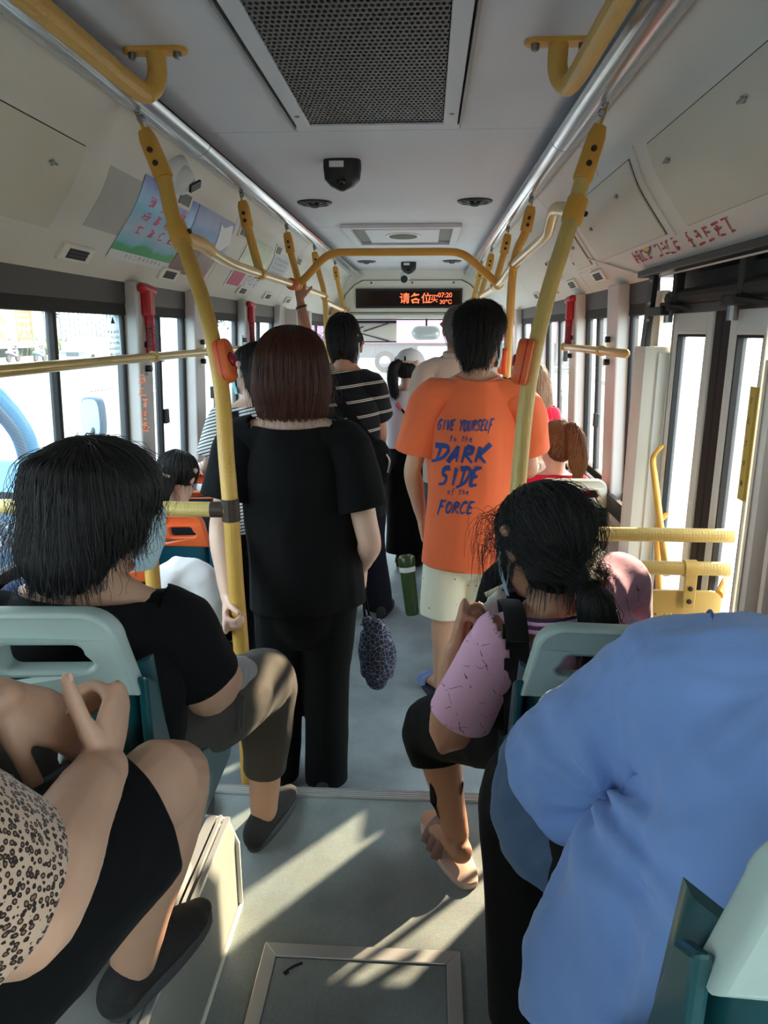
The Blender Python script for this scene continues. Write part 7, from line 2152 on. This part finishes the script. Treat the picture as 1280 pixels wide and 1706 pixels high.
for h_, k_ in ((hipR, knR), (hipL, knL)):
    e_ = L3(h_, k_, .86); b.tube([h_, L3(h_, k_, .5), e_, L3(h_, k_, .96)], [.118, .112, .104, .102], 20, 4, round_end=True); cuts.append((e_, (k_ - h_) + V3((.25, 0, .1)), .16))
garment('shorts', b, C_BLACK2, t, .008, folds(.005, 10, (1, .5, 1), 93, .3), cuts, .003)
shoe(t, (-.318, .925, .484), (-.232, 1.165, .484), mu=M['knit_black'], ms=M['sole_grey'], h=.085, w=.044)
shoe(t, (-.53, .92, .47), (-.52, 1.17, .47), mu=M['knit_black'], ms=M['sole_grey'], h=.085, w=.044)
t2 = thing('shoulder_bag', 'black bag with a hanging webbing loop on the lap at the lower left', 'bag', (-.4, .66, 1.0))
b = MB().tube([(-.47, .66, 1.03), (-.46, .67, 1.1), (-.44, .68, 1.17)], [(.10, .07), (.115, .08), (.09, .05)], 18, 3, side=X1, round_end=True)
finish(remesh(b, .008, 2), 'bag_body', C_BLACK2, t2, folds(.006, 14, (1, 1, 1), 8))
MB().tube([(-.30, .62, 1.07), (-.20, .66, 1.02), (-.17, .72, .96), (-.20, .77, .88), (-.27, .78, .84), (-.33, .74, .86), (-.37, .68, .96)], [(.002, .02)] * 7, 10, 6, side=UP).build('strap', cloth('black_webbing', srgb(26, 26, 27)), t2, smooth=60)
MB().box(-.285, -.255, .765, .772, .825, .865, None).build('strap_label', M['white'], t2, bevel=.001)
MB().tube([(-.345, .70, 1.12), (-.30, .735, 1.08)], .003, 6).build('zip', M['steel'], t2)
t2 = thing('paper_tissue', 'crumpled white tissue held under the clasped hands', 'tissue', (-.29, .82, 1.06))
b = MB().tube([(-.285, .84, 1.05), (-.275, .84, 1.07), (-.255, .83, 1.085)], [(.018, .01), (.024, .012), (.012, .008)], 12, 3, round_end=True)
finish(remesh(b, .004, 1), 'tissue', M['white'], t2, folds(.004, 60, (1, 1, 1), 9))

# ---- woman in the pink knit, right seat
t = thing('person', 'seated person in a pink knit top with a low black ponytail and raised fist', 'person', (.56, 1.36, .74))
H = V3((.425, 1.41, 1.188)); nk = V3((.452, 1.365, 1.065)); f0 = V3((-.42, .85, -.28)); rt = V3((.85, .5, .12)).normalized()
shL, shR = V3((.345, 1.345, 1.0)), V3((.622, 1.525, 1.075)); elL, wrL = V3((0.248, 1.380, 0.760)), V3((0.260, 1.400, 0.949)); elR, wrR = V3((.69, 1.68, .86)), V3((.53, 1.80, .82))
hp = V3((.555, 1.33, .81)); hipL, knL, anL = V3((.47, 1.38, .80)), V3((.225, 1.73, .575)), V3((.285, 1.655, .31)); hipR, knR, anR = V3((.63, 1.38, .80)), V3((.62, 1.74, .67)), V3((.635, 1.70, .31))
b = MB(); torso(b, hp, (.50, 1.40, .94), nk, rt, 1.0); traps(b, nk, shL, .95); traps(b, nk, shR, .95); head(b, H, f0, nk, 1.0, nk=.92)
arm(b, shL, elL, wrL, 1.05); arm(b, shR, elR, wrR, 1.0); leg(b, hipL, knL, anL, .98); leg(b, hipR, knR, anR, .98)
tL = hand(b, wrL, (.14, .1, 1), (.95, -.1, 0), 1, (.95, 1.1, 1.2, 1.25), .92, .02, .35, .5); hand(b, wrR, (-.6, .6, -.2), (-.3, 0, -.9), 1, (.6, .6, .6, .6), .9)
foot(b, anL, (-.35, .8, 0)); foot(b, anR, (-.3, .8, 0))
bd = finish(remesh(b, .0048, 3), 'body', SK2, t); nails(t, tL, bd); face_details(t, H, f0); mask(t, H, f0, 1, 0, mat('mask_blue_grey', srgb(130, 156, 176), .8))
C_PINK = cloth('pink_knit', srgb(224, 172, 198))
nt, n, l, p = nodes(C_PINK)      # openwork lattice of broken dark lines
tc = n.new('ShaderNodeTexCoord')
prev = None
for ax, per, sc in (((1.0, .25, .35), .045, 26), ((-.35, .1, 1.0), .042, 31)):
    d = n.new('ShaderNodeVectorMath'); d.operation = 'DOT_PRODUCT'; d.inputs[1].default_value = ax; l.new(tc.outputs['Object'], d.inputs[0])
    ns = n.new('ShaderNodeTexNoise'); ns.inputs['Scale'].default_value = sc; l.new(tc.outputs['Object'], ns.inputs['Vector'])
    a1 = n.new('ShaderNodeMath'); a1.operation = 'MULTIPLY_ADD'; a1.inputs[1].default_value = .03; l.new(ns.outputs[0], a1.inputs[0]); l.new(d.outputs['Value'], a1.inputs[2])
    a2 = n.new('ShaderNodeMath'); a2.operation = 'PINGPONG'; a2.inputs[1].default_value = per / 2; l.new(a1.outputs[0], a2.inputs[0])
    a3 = n.new('ShaderNodeMath'); a3.operation = 'LESS_THAN'; a3.inputs[1].default_value = .0006; l.new(a2.outputs[0], a3.inputs[0])
    g = n.new('ShaderNodeTexNoise'); g.inputs['Scale'].default_value = 34; mp_ = n.new('ShaderNodeMapping'); mp_.inputs['Location'].default_value = (sc, 0, 0); l.new(tc.outputs['Object'], mp_.inputs[0]); l.new(mp_.outputs[0], g.inputs['Vector'])
    a4 = n.new('ShaderNodeMath'); a4.operation = 'GREATER_THAN'; a4.inputs[1].default_value = .54; l.new(g.outputs[0], a4.inputs[0])
    a5 = n.new('ShaderNodeMath'); a5.operation = 'MULTIPLY'; l.new(a3.outputs[0], a5.inputs[0]); l.new(a4.outputs[0], a5.inputs[1])
    if prev is not None:
        a6 = n.new('ShaderNodeMath'); a6.operation = 'MAXIMUM'; l.new(prev, a6.inputs[0]); l.new(a5.outputs[0], a6.inputs[1]); prev = a6.outputs[0]
    else: prev = a5.outputs[0]
mx = n.new('ShaderNodeMix'); mx.data_type = 'RGBA'; mx.inputs[6].default_value = srgb(224, 172, 198); mx.inputs[7].default_value = srgb(70, 34, 58)
l.new(prev, mx.inputs[0]); l.new(mx.outputs[2], p.inputs['Base Color'])
pk_ = tee(t, (.55, 1.35, .76), (.53, 1.375, .85), (.50, 1.40, .94), (.458, 1.365, 1.05), rt, shL, shR, elL, elR, C_PINK, name='knit_top', w=(.18, .175, .17), d=(.145, .13, .12), sl=.76, sr=(.062, .066), neck_r=.084, voxel=.0075, disp=folds(.005, 10, (1, 1, .6), 101, .35))
nu = V3((-.1, .12, 1)).normalized()
for k, (rr, mm_) in enumerate(((.090, C_PINK), (.086, cloth('plum_rib', srgb(88, 50, 80))), (.082, C_PINK), (.079, cloth('plum_rib', srgb(70, 40, 66))))):
    MB().tube([V3((.458, 1.365, 1.046 + .0065 * k)) + rt * rr * math.cos(a) + rt.cross(nu) * rr * .92 * math.sin(a) for a in [2 * PI * q / 30 for q in range(31)]], [.0048] * 31, 8).build('neck_rib', mm_, pk_, smooth=60)
b = MB(); b.tube([hp + V3((0, -.05, .05)), hp, hp + V3((-.02, .1, -.02))], [(.16, .12), (.185, .12), (.175, .11)], 20, 3, side=rt, round_end=True)
cuts = []
for h_, k_, a_ in ((hipL, knL, anL), (hipR, knR, anR)):
    e_ = L3(k_, a_, .30); b.tube([h_, L3(h_, k_, .5), k_, e_, L3(k_, a_, .4)], [.108, .098, .085, .076, .074], 18, 4, round_end=True); cuts.append((e_, a_ - k_, .14))
garment('capri_trousers', b, C_BLACK2, t, .008, folds(.005, 10, (1, .6, .6), 103, .3), cuts, .003)
SB = mat('sandal_beige', srgb(206, 176, 160), .5); SBM = mat('sandal_brown', srgb(120, 84, 72), .5)
sandal(t, (.322, 1.555, .22), (.218, 1.815, .22), SB, SBM, 3, .085); sandal(t, (.65, 1.60, .22), (.60, 1.87, .22), SB, SBM, 3, .085)
f_, r_, u_ = headframe(f0); R = Matrix((r_, f_, u_)).transposed()
b = MB().ball(H + R @ V3((0, -.02, .03)), (.093, .11, .092), 24, 16, R); b.ball(H + R @ V3((0, -.05, -.045)), (.07, .06, .06), 18, 12, R)
pt = H + R @ V3((.012, -.115, -.085))
b.tube([H + R @ V3((.01, -.075, -.065)), pt, pt + V3((.012, -.025, -.03)), pt + V3((.022, -.03, -.085)), pt + V3((.03, -.02, -.145)), pt + V3((.03, -.005, -.19))], [.04, .02, .034, .036, .03, .012], 16, 4, round_end=True)
def fpk(p_):
    a = pt - p_
    if p_.z < pt.z + .005 and (p_ - pt).length < .3 and p_.y < H.y - .06: return V3((.12, .05, -1))
    return a.normalized()
hair(t, b, 'black', H + R @ V3((0, .05, .12)), 7500, 12, .015, .0055, lift=.003, tips=.5, seed=27, stray=.08, field=fpk, radius=.0006)
MB().tube([pt + V3((.016 * math.cos(a), .006 + .006 * math.cos(a), .018 * math.sin(a))) for a in [2 * PI * q / 16 for q in range(17)]], .007, 8).build('hair_tie', C_BLACK2, t, smooth=60)
# loose wisps at the temple
ws2 = []
for k in range(90):
    a = H + R @ V3((-.085 + rnd.uniform(-.008, .008), rnd.uniform(-.06, .06), rnd.uniform(-.01, .07)))
    pts = [a]; d = V3((rnd.uniform(-.55, -.15), rnd.uniform(-.1, .2), rnd.uniform(-.1, .4)))
    for q in range(9):
        pts.append(pts[-1] + d.normalized() * rnd.uniform(.009, .016)); d = d + V3((rnd.uniform(.0, .12), 0, -.26))
    ws2.append(pts)
add_curves('hair_wisps', ws2, HM['black'][1], t, .00045)
t2 = thing('backpack', 'black backpack strap and bag worn at the pink top\'s left shoulder', 'bag', (.33, 1.36, .95))
bvp = BVHTree.FromPolygons([v_.co.copy() for v_ in pk_.data.vertices], [tuple(p_.vertices) for p_ in pk_.data.polygons])
strap_on(bvp, (.368, 1.3, 1.05), (.378, 1.3, .80), .048, 'strap', bpy.data.materials['black_webbing'], t2, 14, .006)
MB().tube([(.368, 1.265, 1.035), (.366, 1.32, 1.075), (.362, 1.39, 1.07), (.37, 1.42, 1.02), (.378, 1.44, .95)], [(.003, .022)] * 5, 12, 4, side=(0, .35, 1)).build('strap', bpy.data.materials['black_webbing'], t2, smooth=60)
b = MB().tube([(.40, 1.62, .80), (.41, 1.62, .9), (.41, 1.62, 1.0)], [(.11, .06), (.12, .07), (.09, .05)], 18, 3, side=X1, round_end=True)
finish(remesh(b, .009, 2), 'bag_body', C_BLACK2, t2, folds(.006, 14, (1, 1, 1), 12))
MB().tube([(.33, 1.55, 1.02), (.39, 1.56, 1.045), (.46, 1.58, 1.04)], .006, 8, 4).build('zip', mat('cream_cord', srgb(220, 206, 178), .6), t2, smooth=60)
MB().tube([(.25, 1.70, .55), (.225, 1.66, .46), (.235, 1.66, .36), (.28, 1.67, .33), (.30, 1.67, .45)], [(.002, .012)] * 5, 8, 5, side=UP).build('loose_strap', bpy.data.materials['black_webbing'], t2, smooth=60)
t2 = thing('clear_wrap', 'rumpled pale green and white plastic wrap held in the raised fist', 'wrapper', (.31, 1.54, 1.0))
b = MB().tube([(.325, 1.52, .995), (.345, 1.535, 1.0), (.36, 1.54, 1.02)], [(.014, .006), (.028, .009), (.018, .006)], 14, 4, side=UP, round_end=True)
wm = mat('wrapper_film', srgb(214, 222, 206), .25); finish(remesh(b, .004, 1), 'film', wm, t2, folds(.004, 40, (1, 1, 1), 13))

# ---- person in the blue linen shirt, lower right (head outside the frame)
t = thing('person', 'lower-right person in a loose blue linen shirt leaning forward', 'person', (.66, .6, .83))
nk = V3((.755, .85, 1.215)); H = V3((.85, .965, 1.29)); f0 = V3((.5, .8, -.5)); hp = V3((.66, .56, .94)); rt = V3((.97, -.22, .05)).normalized()
shL, shR = V3((.545, .865, 1.165)), V3((.87, .76, 1.175)); elL, wrL = V3((.392, .985, .915)), V3((.47, 1.13, .945)); elR, wrR = V3((.92, 1.0, .95)), V3((.74, 1.12, .93))
hipL, knL, anL = V3((.56, .66, .925)), V3((.41, 1.19, .76)), V3((.43, 1.13, .31)); hipR, knR, anR = V3((.76, .66, .925)), V3((.78, 1.16, .78)), V3((.78, 1.12, .31))
b = MB(); torso(b, hp, (.70, .72, 1.1), nk, rt, 1.1); traps(b, nk, shL); traps(b, nk, shR); head(b, H, f0, nk)
arm(b, shL, elL, wrL, 1.08); arm(b, shR, elR, wrR, 1.08); leg(b, hipL, knL, anL, 1.05); leg(b, hipR, knR, anR, 1.05)
tL = hand(b, wrL, (.7, .6, .0), (.1, -.2, -1), -1, (.5, .5, .5, .5)); hand(b, wrR, (-.7, .6, 0), (-.1, -.2, -1), 1, (.5, .5, .5, .5))
bd = finish(remesh(b, .0055, 3), 'body', SK2, t); nails(t, tL, bd); face_details(t, H, f0)
_f, _r, _u = headframe(f0); _R = Matrix((_r, _f, _u)).transposed()
b = MB().ball(H + _R @ V3((0, -.02, .035)), (.088, .104, .084), 20, 14, _R); b.tube([H + _R @ V3((0, -.06, .02)), H + _R @ V3((0, -.07, -.07))], [(.08, .05), (.06, .035)], 18, 1, side=_r, round_end=True)
hair(t, b, 'black', H + _R @ V3((0, -.02, .12)), 1200, 6, .014, .007, out=3, seed=29, lift=.006, radius=.0008)
C_LINEN = cloth('blue_linen', srgb(122, 154, 212), var=.10, weave=700, sheen=.3)
def bl(mb): 
    mb.tube([(.55, .84, 1.135), (.70, .78, 1.15), (.86, .75, 1.14)], [.115, .13, .115], 18, 4, round_end=True)
    mb.tube([(.58, .72, 1.08), (.70, .66, 1.10), (.84, .64, 1.08)], [.12, .13, .12], 18, 4, round_end=True)
    mb.tube([(.56, .68, 1.04), (.50, .72, .97), (.45, .72, .90), (.42, .66, .83)], [(.13, .08), (.13, .09), (.13, .08), (.13, .07)], 18, 4, side=(.5, -.8, 0), round_end=True)
_f1, _f2 = folds(.011, 6.5, (1, .7, 1), 111, .3), folds(.004, 19, (1, 1, .8), 112, .3)
PIT = V3((.455, .79, 1.01))
def linen(p_, n_):      # broad folds plus creases pulling from the armpit
    d_ = p_ - PIT; r_ = d_.length
    return _f1(p_, n_) + _f2(p_, n_) + .010 * math.exp(-(r_ / .16) ** 2) * math.sin(9 * math.atan2(d_.z, d_.x + .3 * d_.y) + 14 * r_)
bs = tee(t, (.655, .55, .85), (.665, .60, .98), (.70, .72, 1.1), (.745, .835, 1.2), rt, shL, shR, elL, elR, C_LINEN, name='linen_shirt', w=(.255, .245, .235), d=(.17, .165, .15), sl=.86, sr=(.098, .112), neck_r=.095, voxel=.008, disp=linen, extra=bl)
bvb = BVHTree.FromPolygons([v_.co.copy() for v_ in bs.data.vertices], [tuple(p_.vertices) for p_ in bs.data.polygons])
pts = []
for q in ((.575, .95, 1.23), (.555, .88, 1.26), (.535, .80, 1.22), (.525, .77, 1.15), (.515, .77, 1.08), (.49, .79, 1.02)):
    loc, no, i, d_ = bvb.find_nearest(V3(q)); pts.append(loc + no * .0012)
MB().tube(pts, .0022, 6, 6).build('shoulder_seam', cloth('blue_seam', srgb(70, 96, 160)), bs, smooth=60)
C_BT = cloth('black_loose_cotton', srgb(8, 8, 9), sheen=.02)
b = MB(); b.tube([hp + V3((0, -.06, .04)), hp, hp + V3((0, .1, -.02))], [(.18, .13), (.2, .125), (.19, .12)], 20, 3, side=rt, round_end=True)
cuts = []
for h_, k_, a_ in ((hipL, knL, anL), (hipR, knR, anR)):
    b.tube([h_, L3(h_, k_, .5), k_, L3(k_, a_, .4), L3(k_, a_, .95), L3(k_, a_, 1.06)], [.115, .11, .105, .105, .105, .105], 20, 4, round_end=True); cuts.append((L3(k_, a_, .95), a_ - k_, .17))
garment('trousers', b, C_BT, t, .009, folds(.007, 8, (1, 1, .3), 113, .3), cuts, .003)
for x in (.43, .78): shoe(t, (x, 1.03, .22), (x, 1.28, .22), mu=M['knit_black'], ms=M['rubber'], laces=False)
t2 = thing('denim_bundle', 'faded blue denim jacket bundled over the arm in front of the blue shirt', 'jacket', (.42, 1.0, .9))
b = MB().tube([(.47, 1.09, .955), (.415, 1.095, .945), (.375, 1.06, .90), (.375, .99, .845), (.42, .93, .845), (.48, .88, .865), (.53, .84, .88)], [(.045, .03), (.06, .045), (.066, .052), (.07, .055), (.068, .055), (.06, .05), (.05, .04)], 20, 5, round_end=True)
C_DENIM = cloth('denim', srgb(86, 108, 140), var=.35)
finish(remesh(b, .0065, 3), 'jacket_body', C_DENIM, t2, folds(.010, 13, (1, 1, 1), 15, .5))

# ---------------------------------------------------------------- seated passengers farther ahead
def seated(label, x, y, top, f, shirt, hairvol, hcol, crown_n=900, skin=SK3, zs=.46, k=.95, msk=None, trousers=None, field=None, steps=8, lift=.004, seed=40, wr=None, rtilt=0.0):
    t = thing('person', label, 'person', (x, y, zs))
    H = V3((x, y + .03, top - .115 * k)); nk = V3((x, y, top - .255 * k)); hp = V3((x, y - .06, zs + .09)); ch = V3((x, y - .03, (nk.z + hp.z) / 2 + .06))
    zsh = nk.z - .065
    shL, shR = V3((x - .128, y - .01, zsh)), V3((x + .128, y - .01, zsh)); elL, elR = V3((x - .14, y + .08, zsh - .22)), V3((x + .14, y + .08, zsh - .22))
    wrL, wrR = wr or (V3((x - .08, y + .26, zsh - .24)), V3((x + .08, y + .26, zsh - .24)))
    b = MB(); torso(b, hp, ch, nk, X1, .88); traps(b, nk, shL, .85); traps(b, nk, shR, .85); head(b, H, f, nk, k, nk=.85)
    arm(b, shL, elL, wrL, .85); arm(b, shR, elR, wrR, .85)
    for s_ in (-1, 1):
        leg(b, hp + V3((s_ * .075, .05, -.01)), (x + s_ * .09, y + .36, zs + .05), (x + s_ * .09, y + .34, .08), .88); foot(b, (x + s_ * .09, y + .34, .08), (0, 1, 0), .9)
    hand(b, wrL, (.6, .7, -.1), (0, 0, -1), -1, (.6, .6, .6, .6), .9); hand(b, wrR, (-.6, .7, -.1), (0, 0, -1), 1, (.6, .6, .6, .6), .9)
    finish(remesh(b, .0072, 3), 'body', skin, t); face_details(t, H, f, k)
    if msk: mask(t, H, f, k, 0, msk)
    sh = tee(t, hp + V3((0, 0, .0)), L3(hp, ch, .5), ch, nk - V3((0, 0, .02)), X1, shL, shR, elL, elR, shirt, w=(.165, .16, .155), d=(.12, .115, .11), sl=.7, sr=(.062, .07), neck_r=.074, voxel=.011, disp=folds(.005, 9, (1, 1, .5), seed, .3))
    b = MB(); b.tube([hp + V3((0, -.04, .04)), hp, hp + V3((0, .08, -.01))], [(.14, .1), (.16, .1), (.15, .095)], 18, 3, side=X1, round_end=True)
    for s_ in (-1, 1):
        a, c, d = hp + V3((s_ * .075, .05, -.01)), V3((x + s_ * .09, y + .36, zs + .05)), V3((x + s_ * .09, y + .34, .14))
        b.tube([a, L3(a, c, .5), c, L3(c, d, .5), d], [.09, .085, .074, .066, .06], 16, 4, round_end=True)
        shoe(t, (x + s_ * .09, y + .27, 0), (x + s_ * .09, y + .51, 0), mu=M['knit_black'], ms=M['rubber'], laces=False, w=.036)
    garment('trousers', b, trousers or C_NAVY, t, .012, folds(.005, 8, (1, 1, .4), seed + 1, .3), (), 0)
    f_, r_, u_ = headframe(f); R = Matrix((r_, f_, u_)).transposed()
    hv = MB(); cr_ = hairvol(hv, H, R, k)
    hair(t, hv, hcol, cr_ if cr_ is not None else H + R @ V3((0, -.02, .12)), crown_n, steps, .016, .007, lift=lift, seed=seed, radius=.0009, field=(lambda p, H=H, R=R: field(p, H, R)) if field else None, groove=.002)
    return t, H, R, sh
def hv_short(b, H, R, k):
    b.ball(H + R @ V3((0, -.018, .045)), (.086 * k, .102 * k, .08 * k), 20, 14, R); b.tube([H + R @ V3((0, -.06, -.06)), H + R @ V3((0, -.06, 0)), H + R @ V3((0, -.02, .05))], [(.05, .03), (.074, .05), (.084, .09)], 18, 3, side=R @ V3((1, 0, 0)), round_end=True)
def hv_bun(b, H, R, k):
    b.ball(H + R @ V3((0, -.02, .03)), (.088, .1, .086), 20, 14, R); b.tube([H + R @ V3((0, -.09, -.03)), H + R @ V3((0, -.11, -.1)), H + R @ V3((0, -.10, -.2))], [.045, .04, .02], 14, 3, round_end=True)
def hv_pony(b, H, R, k):
    b.ball(H + R @ V3((0, -.02, .035)), (.088, .102, .086), 22, 14, R); b.ball(H + R @ V3((0, -.05, -.03)), (.07, .055, .06), 16, 10, R)
    b.tube([H + R @ V3((0, -.10, .06)), H + R @ V3((.02, -.14, .07)), H + R @ V3((.03, -.15, .0)), H + R @ V3((.03, -.145, -.1)), H + R @ V3((.03, -.13, -.17))], [.018, .03, .042, .044, .022], 16, 4, round_end=True)
def fld_pony(p, H, R):
    pt = H + R @ V3((0, -.115, .06)); q = R.transposed() @ (p - H)
    return V3((.0, 0, -1)) if q.y < -.108 else (pt - p).normalized()
def hv_long(b, H, R, k):
    b.ball(H + R @ V3((0, -.015, .03)), (.092, .104, .088), 22, 14, R)
    b.tube([H + R @ V3((0, -.03, .05)), H + R @ V3((0, -.05, -.06)), H + V3((.035, -.075, -.18)), H + V3((.06, -.09, -.32)), H + V3((.07, -.09, -.46))], [(.092, .075), (.108, .055), (.115, .045), (.10, .036), (.055, .02)], 20, 4, side=R @ V3((1, 0, 0)), round_end=True)
C_REDV = cloth('red_vest_cloth', srgb(214, 28, 60)); C_WHT = cloth('white_shirt_cloth', srgb(232, 228, 230))
C_LT = cloth('light_shirt', srgb(214, 216, 222)); C_DK = cloth('dark_top', srgb(34, 38, 48))
seated('seated person with short black hair and bare ear beyond the orange-topped seats', -.87, 3.72, 1.17, V3((-.15, 1, -.3)), C_LT, hv_short, 'black', 1400, SK2, seed=41)
tI, HI, RI, _s = seated('seated person with dark hair clipped back, bowed low by the left wall', -.885, 3.0, 1.09, V3((.2, .9, -.5)), C_DK, hv_bun, 'black', 1400, SK3, seed=43)
MB().tube([HI + RI @ V3((-.04, -.125, -.035)), HI + RI @ V3((0, -.145, -.03)), HI + RI @ V3((.04, -.125, -.035))], [(.006, .012)] * 3, 8, 4, side=UP).build('hair_clip', mat('hair_clip', srgb(150, 130, 110), .3), tI, smooth=60)
tJ, HJ, RJ, sJ = seated('seated girl with a high brown ponytail in a red vest', .84, 3.60, 1.155, V3((-.35, .9, -.25)), C_REDV, hv_pony, 'brown', 2600, SK3, seed=45, field=fld_pony, steps=11)
tK, HK, RK, sK = seated('girl with long loose light brown hair in a red vest with yellow badge', .865, 4.70, 1.385, V3((-.45, .9, -.2)), C_REDV, hv_long, 'light_brown', 2600, SK3, seed=47, steps=18, zs=.62)
seated('seated person with plain black hair between the ponytail girl and the long-haired girl', .84, 4.30, 1.085, V3((-.1, 1, -.3)), C_WHT, hv_short, 'black', 1200, SK3, seed=49)
tN, HN, RN, _s = seated('seated person with black hair and mask beyond the tall right pole', .73, 5.35, 1.36, V3((.75, .5, -.1)), C_DK, hv_bun, 'black', 900, SK3, seed=51, msk=MASK, zs=.6)
for tt, sh, H_ in ((tJ, sJ, HJ), (tK, sK, HK)):
    bv_ = BVHTree.FromPolygons([v_.co.copy() for v_ in sh.data.vertices], [tuple(p_.vertices) for p_ in sh.data.polygons])
    for s_ in (-1, 1): strap_on(bv_, (H_.x + s_ * .085, 0, H_.z - .19), (H_.x + s_ * .10, 0, H_.z - .42), .02, 'white_piping', C_WHT, tt, start=H_.y - .5)
loc = HK + V3((-.15, -.10, -.20)); MB().lathe([(.024, 0), (.024, .006), (.014, .01)], loc, (0, -1, .2), 16).build('badge', mat('badge_yellow', srgb(240, 170, 60), .4), tK)
# things on the floor and seats
t = thing('bottle', 'dark green thermos bottle with a pale band, held upright beside the cream shorts', 'bottle', (.125, 3.3, .3))
bt = mat('bottle_green', srgb(54, 74, 40), .3, var=.5, vscale=60); a = V3((.12, 3.35, .38)); ax = V3((-.12, .1, 1)).normalized()
MB().lathe([(.03, -.14), (.034, -.13), (.036, 0), (.037, .08), (.036, .1)], a, ax, 20).build('flask', bt, t, smooth=50)
MB().lathe([(.039, .08), (.04, .085), (.04, .1), (.039, .105)], a, ax, 20).build('band', M['white'], t, smooth=50)
MB().lathe([(.04, .105), (.042, .115), (.042, .15), (.034, .158), (.03, .15)], a, ax, 20).build('cap', bt, t, smooth=50)
t = thing('white_jacket', 'crumpled white jacket over the low seat behind the short-haired person', 'jacket', (-.66, 2.45, .8))
b = MB().tube([(-.76, 2.4, .60), (-.74, 2.42, .70), (-.70, 2.43, .75), (-.64, 2.43, .74), (-.60, 2.43, .70), (-.59, 2.43, .6)], [(.05, .06)] * 6, 16, 4, side=FW, round_end=True)
finish(remesh(b, .008, 2), 'cloth', C_WHT, t, folds(.008, 14, (1, 1, .6), 17))

# ---------------------------------------------------------------- tidy up
for o in bpy.data.objects:
    if '_base' in o: del o['_base']
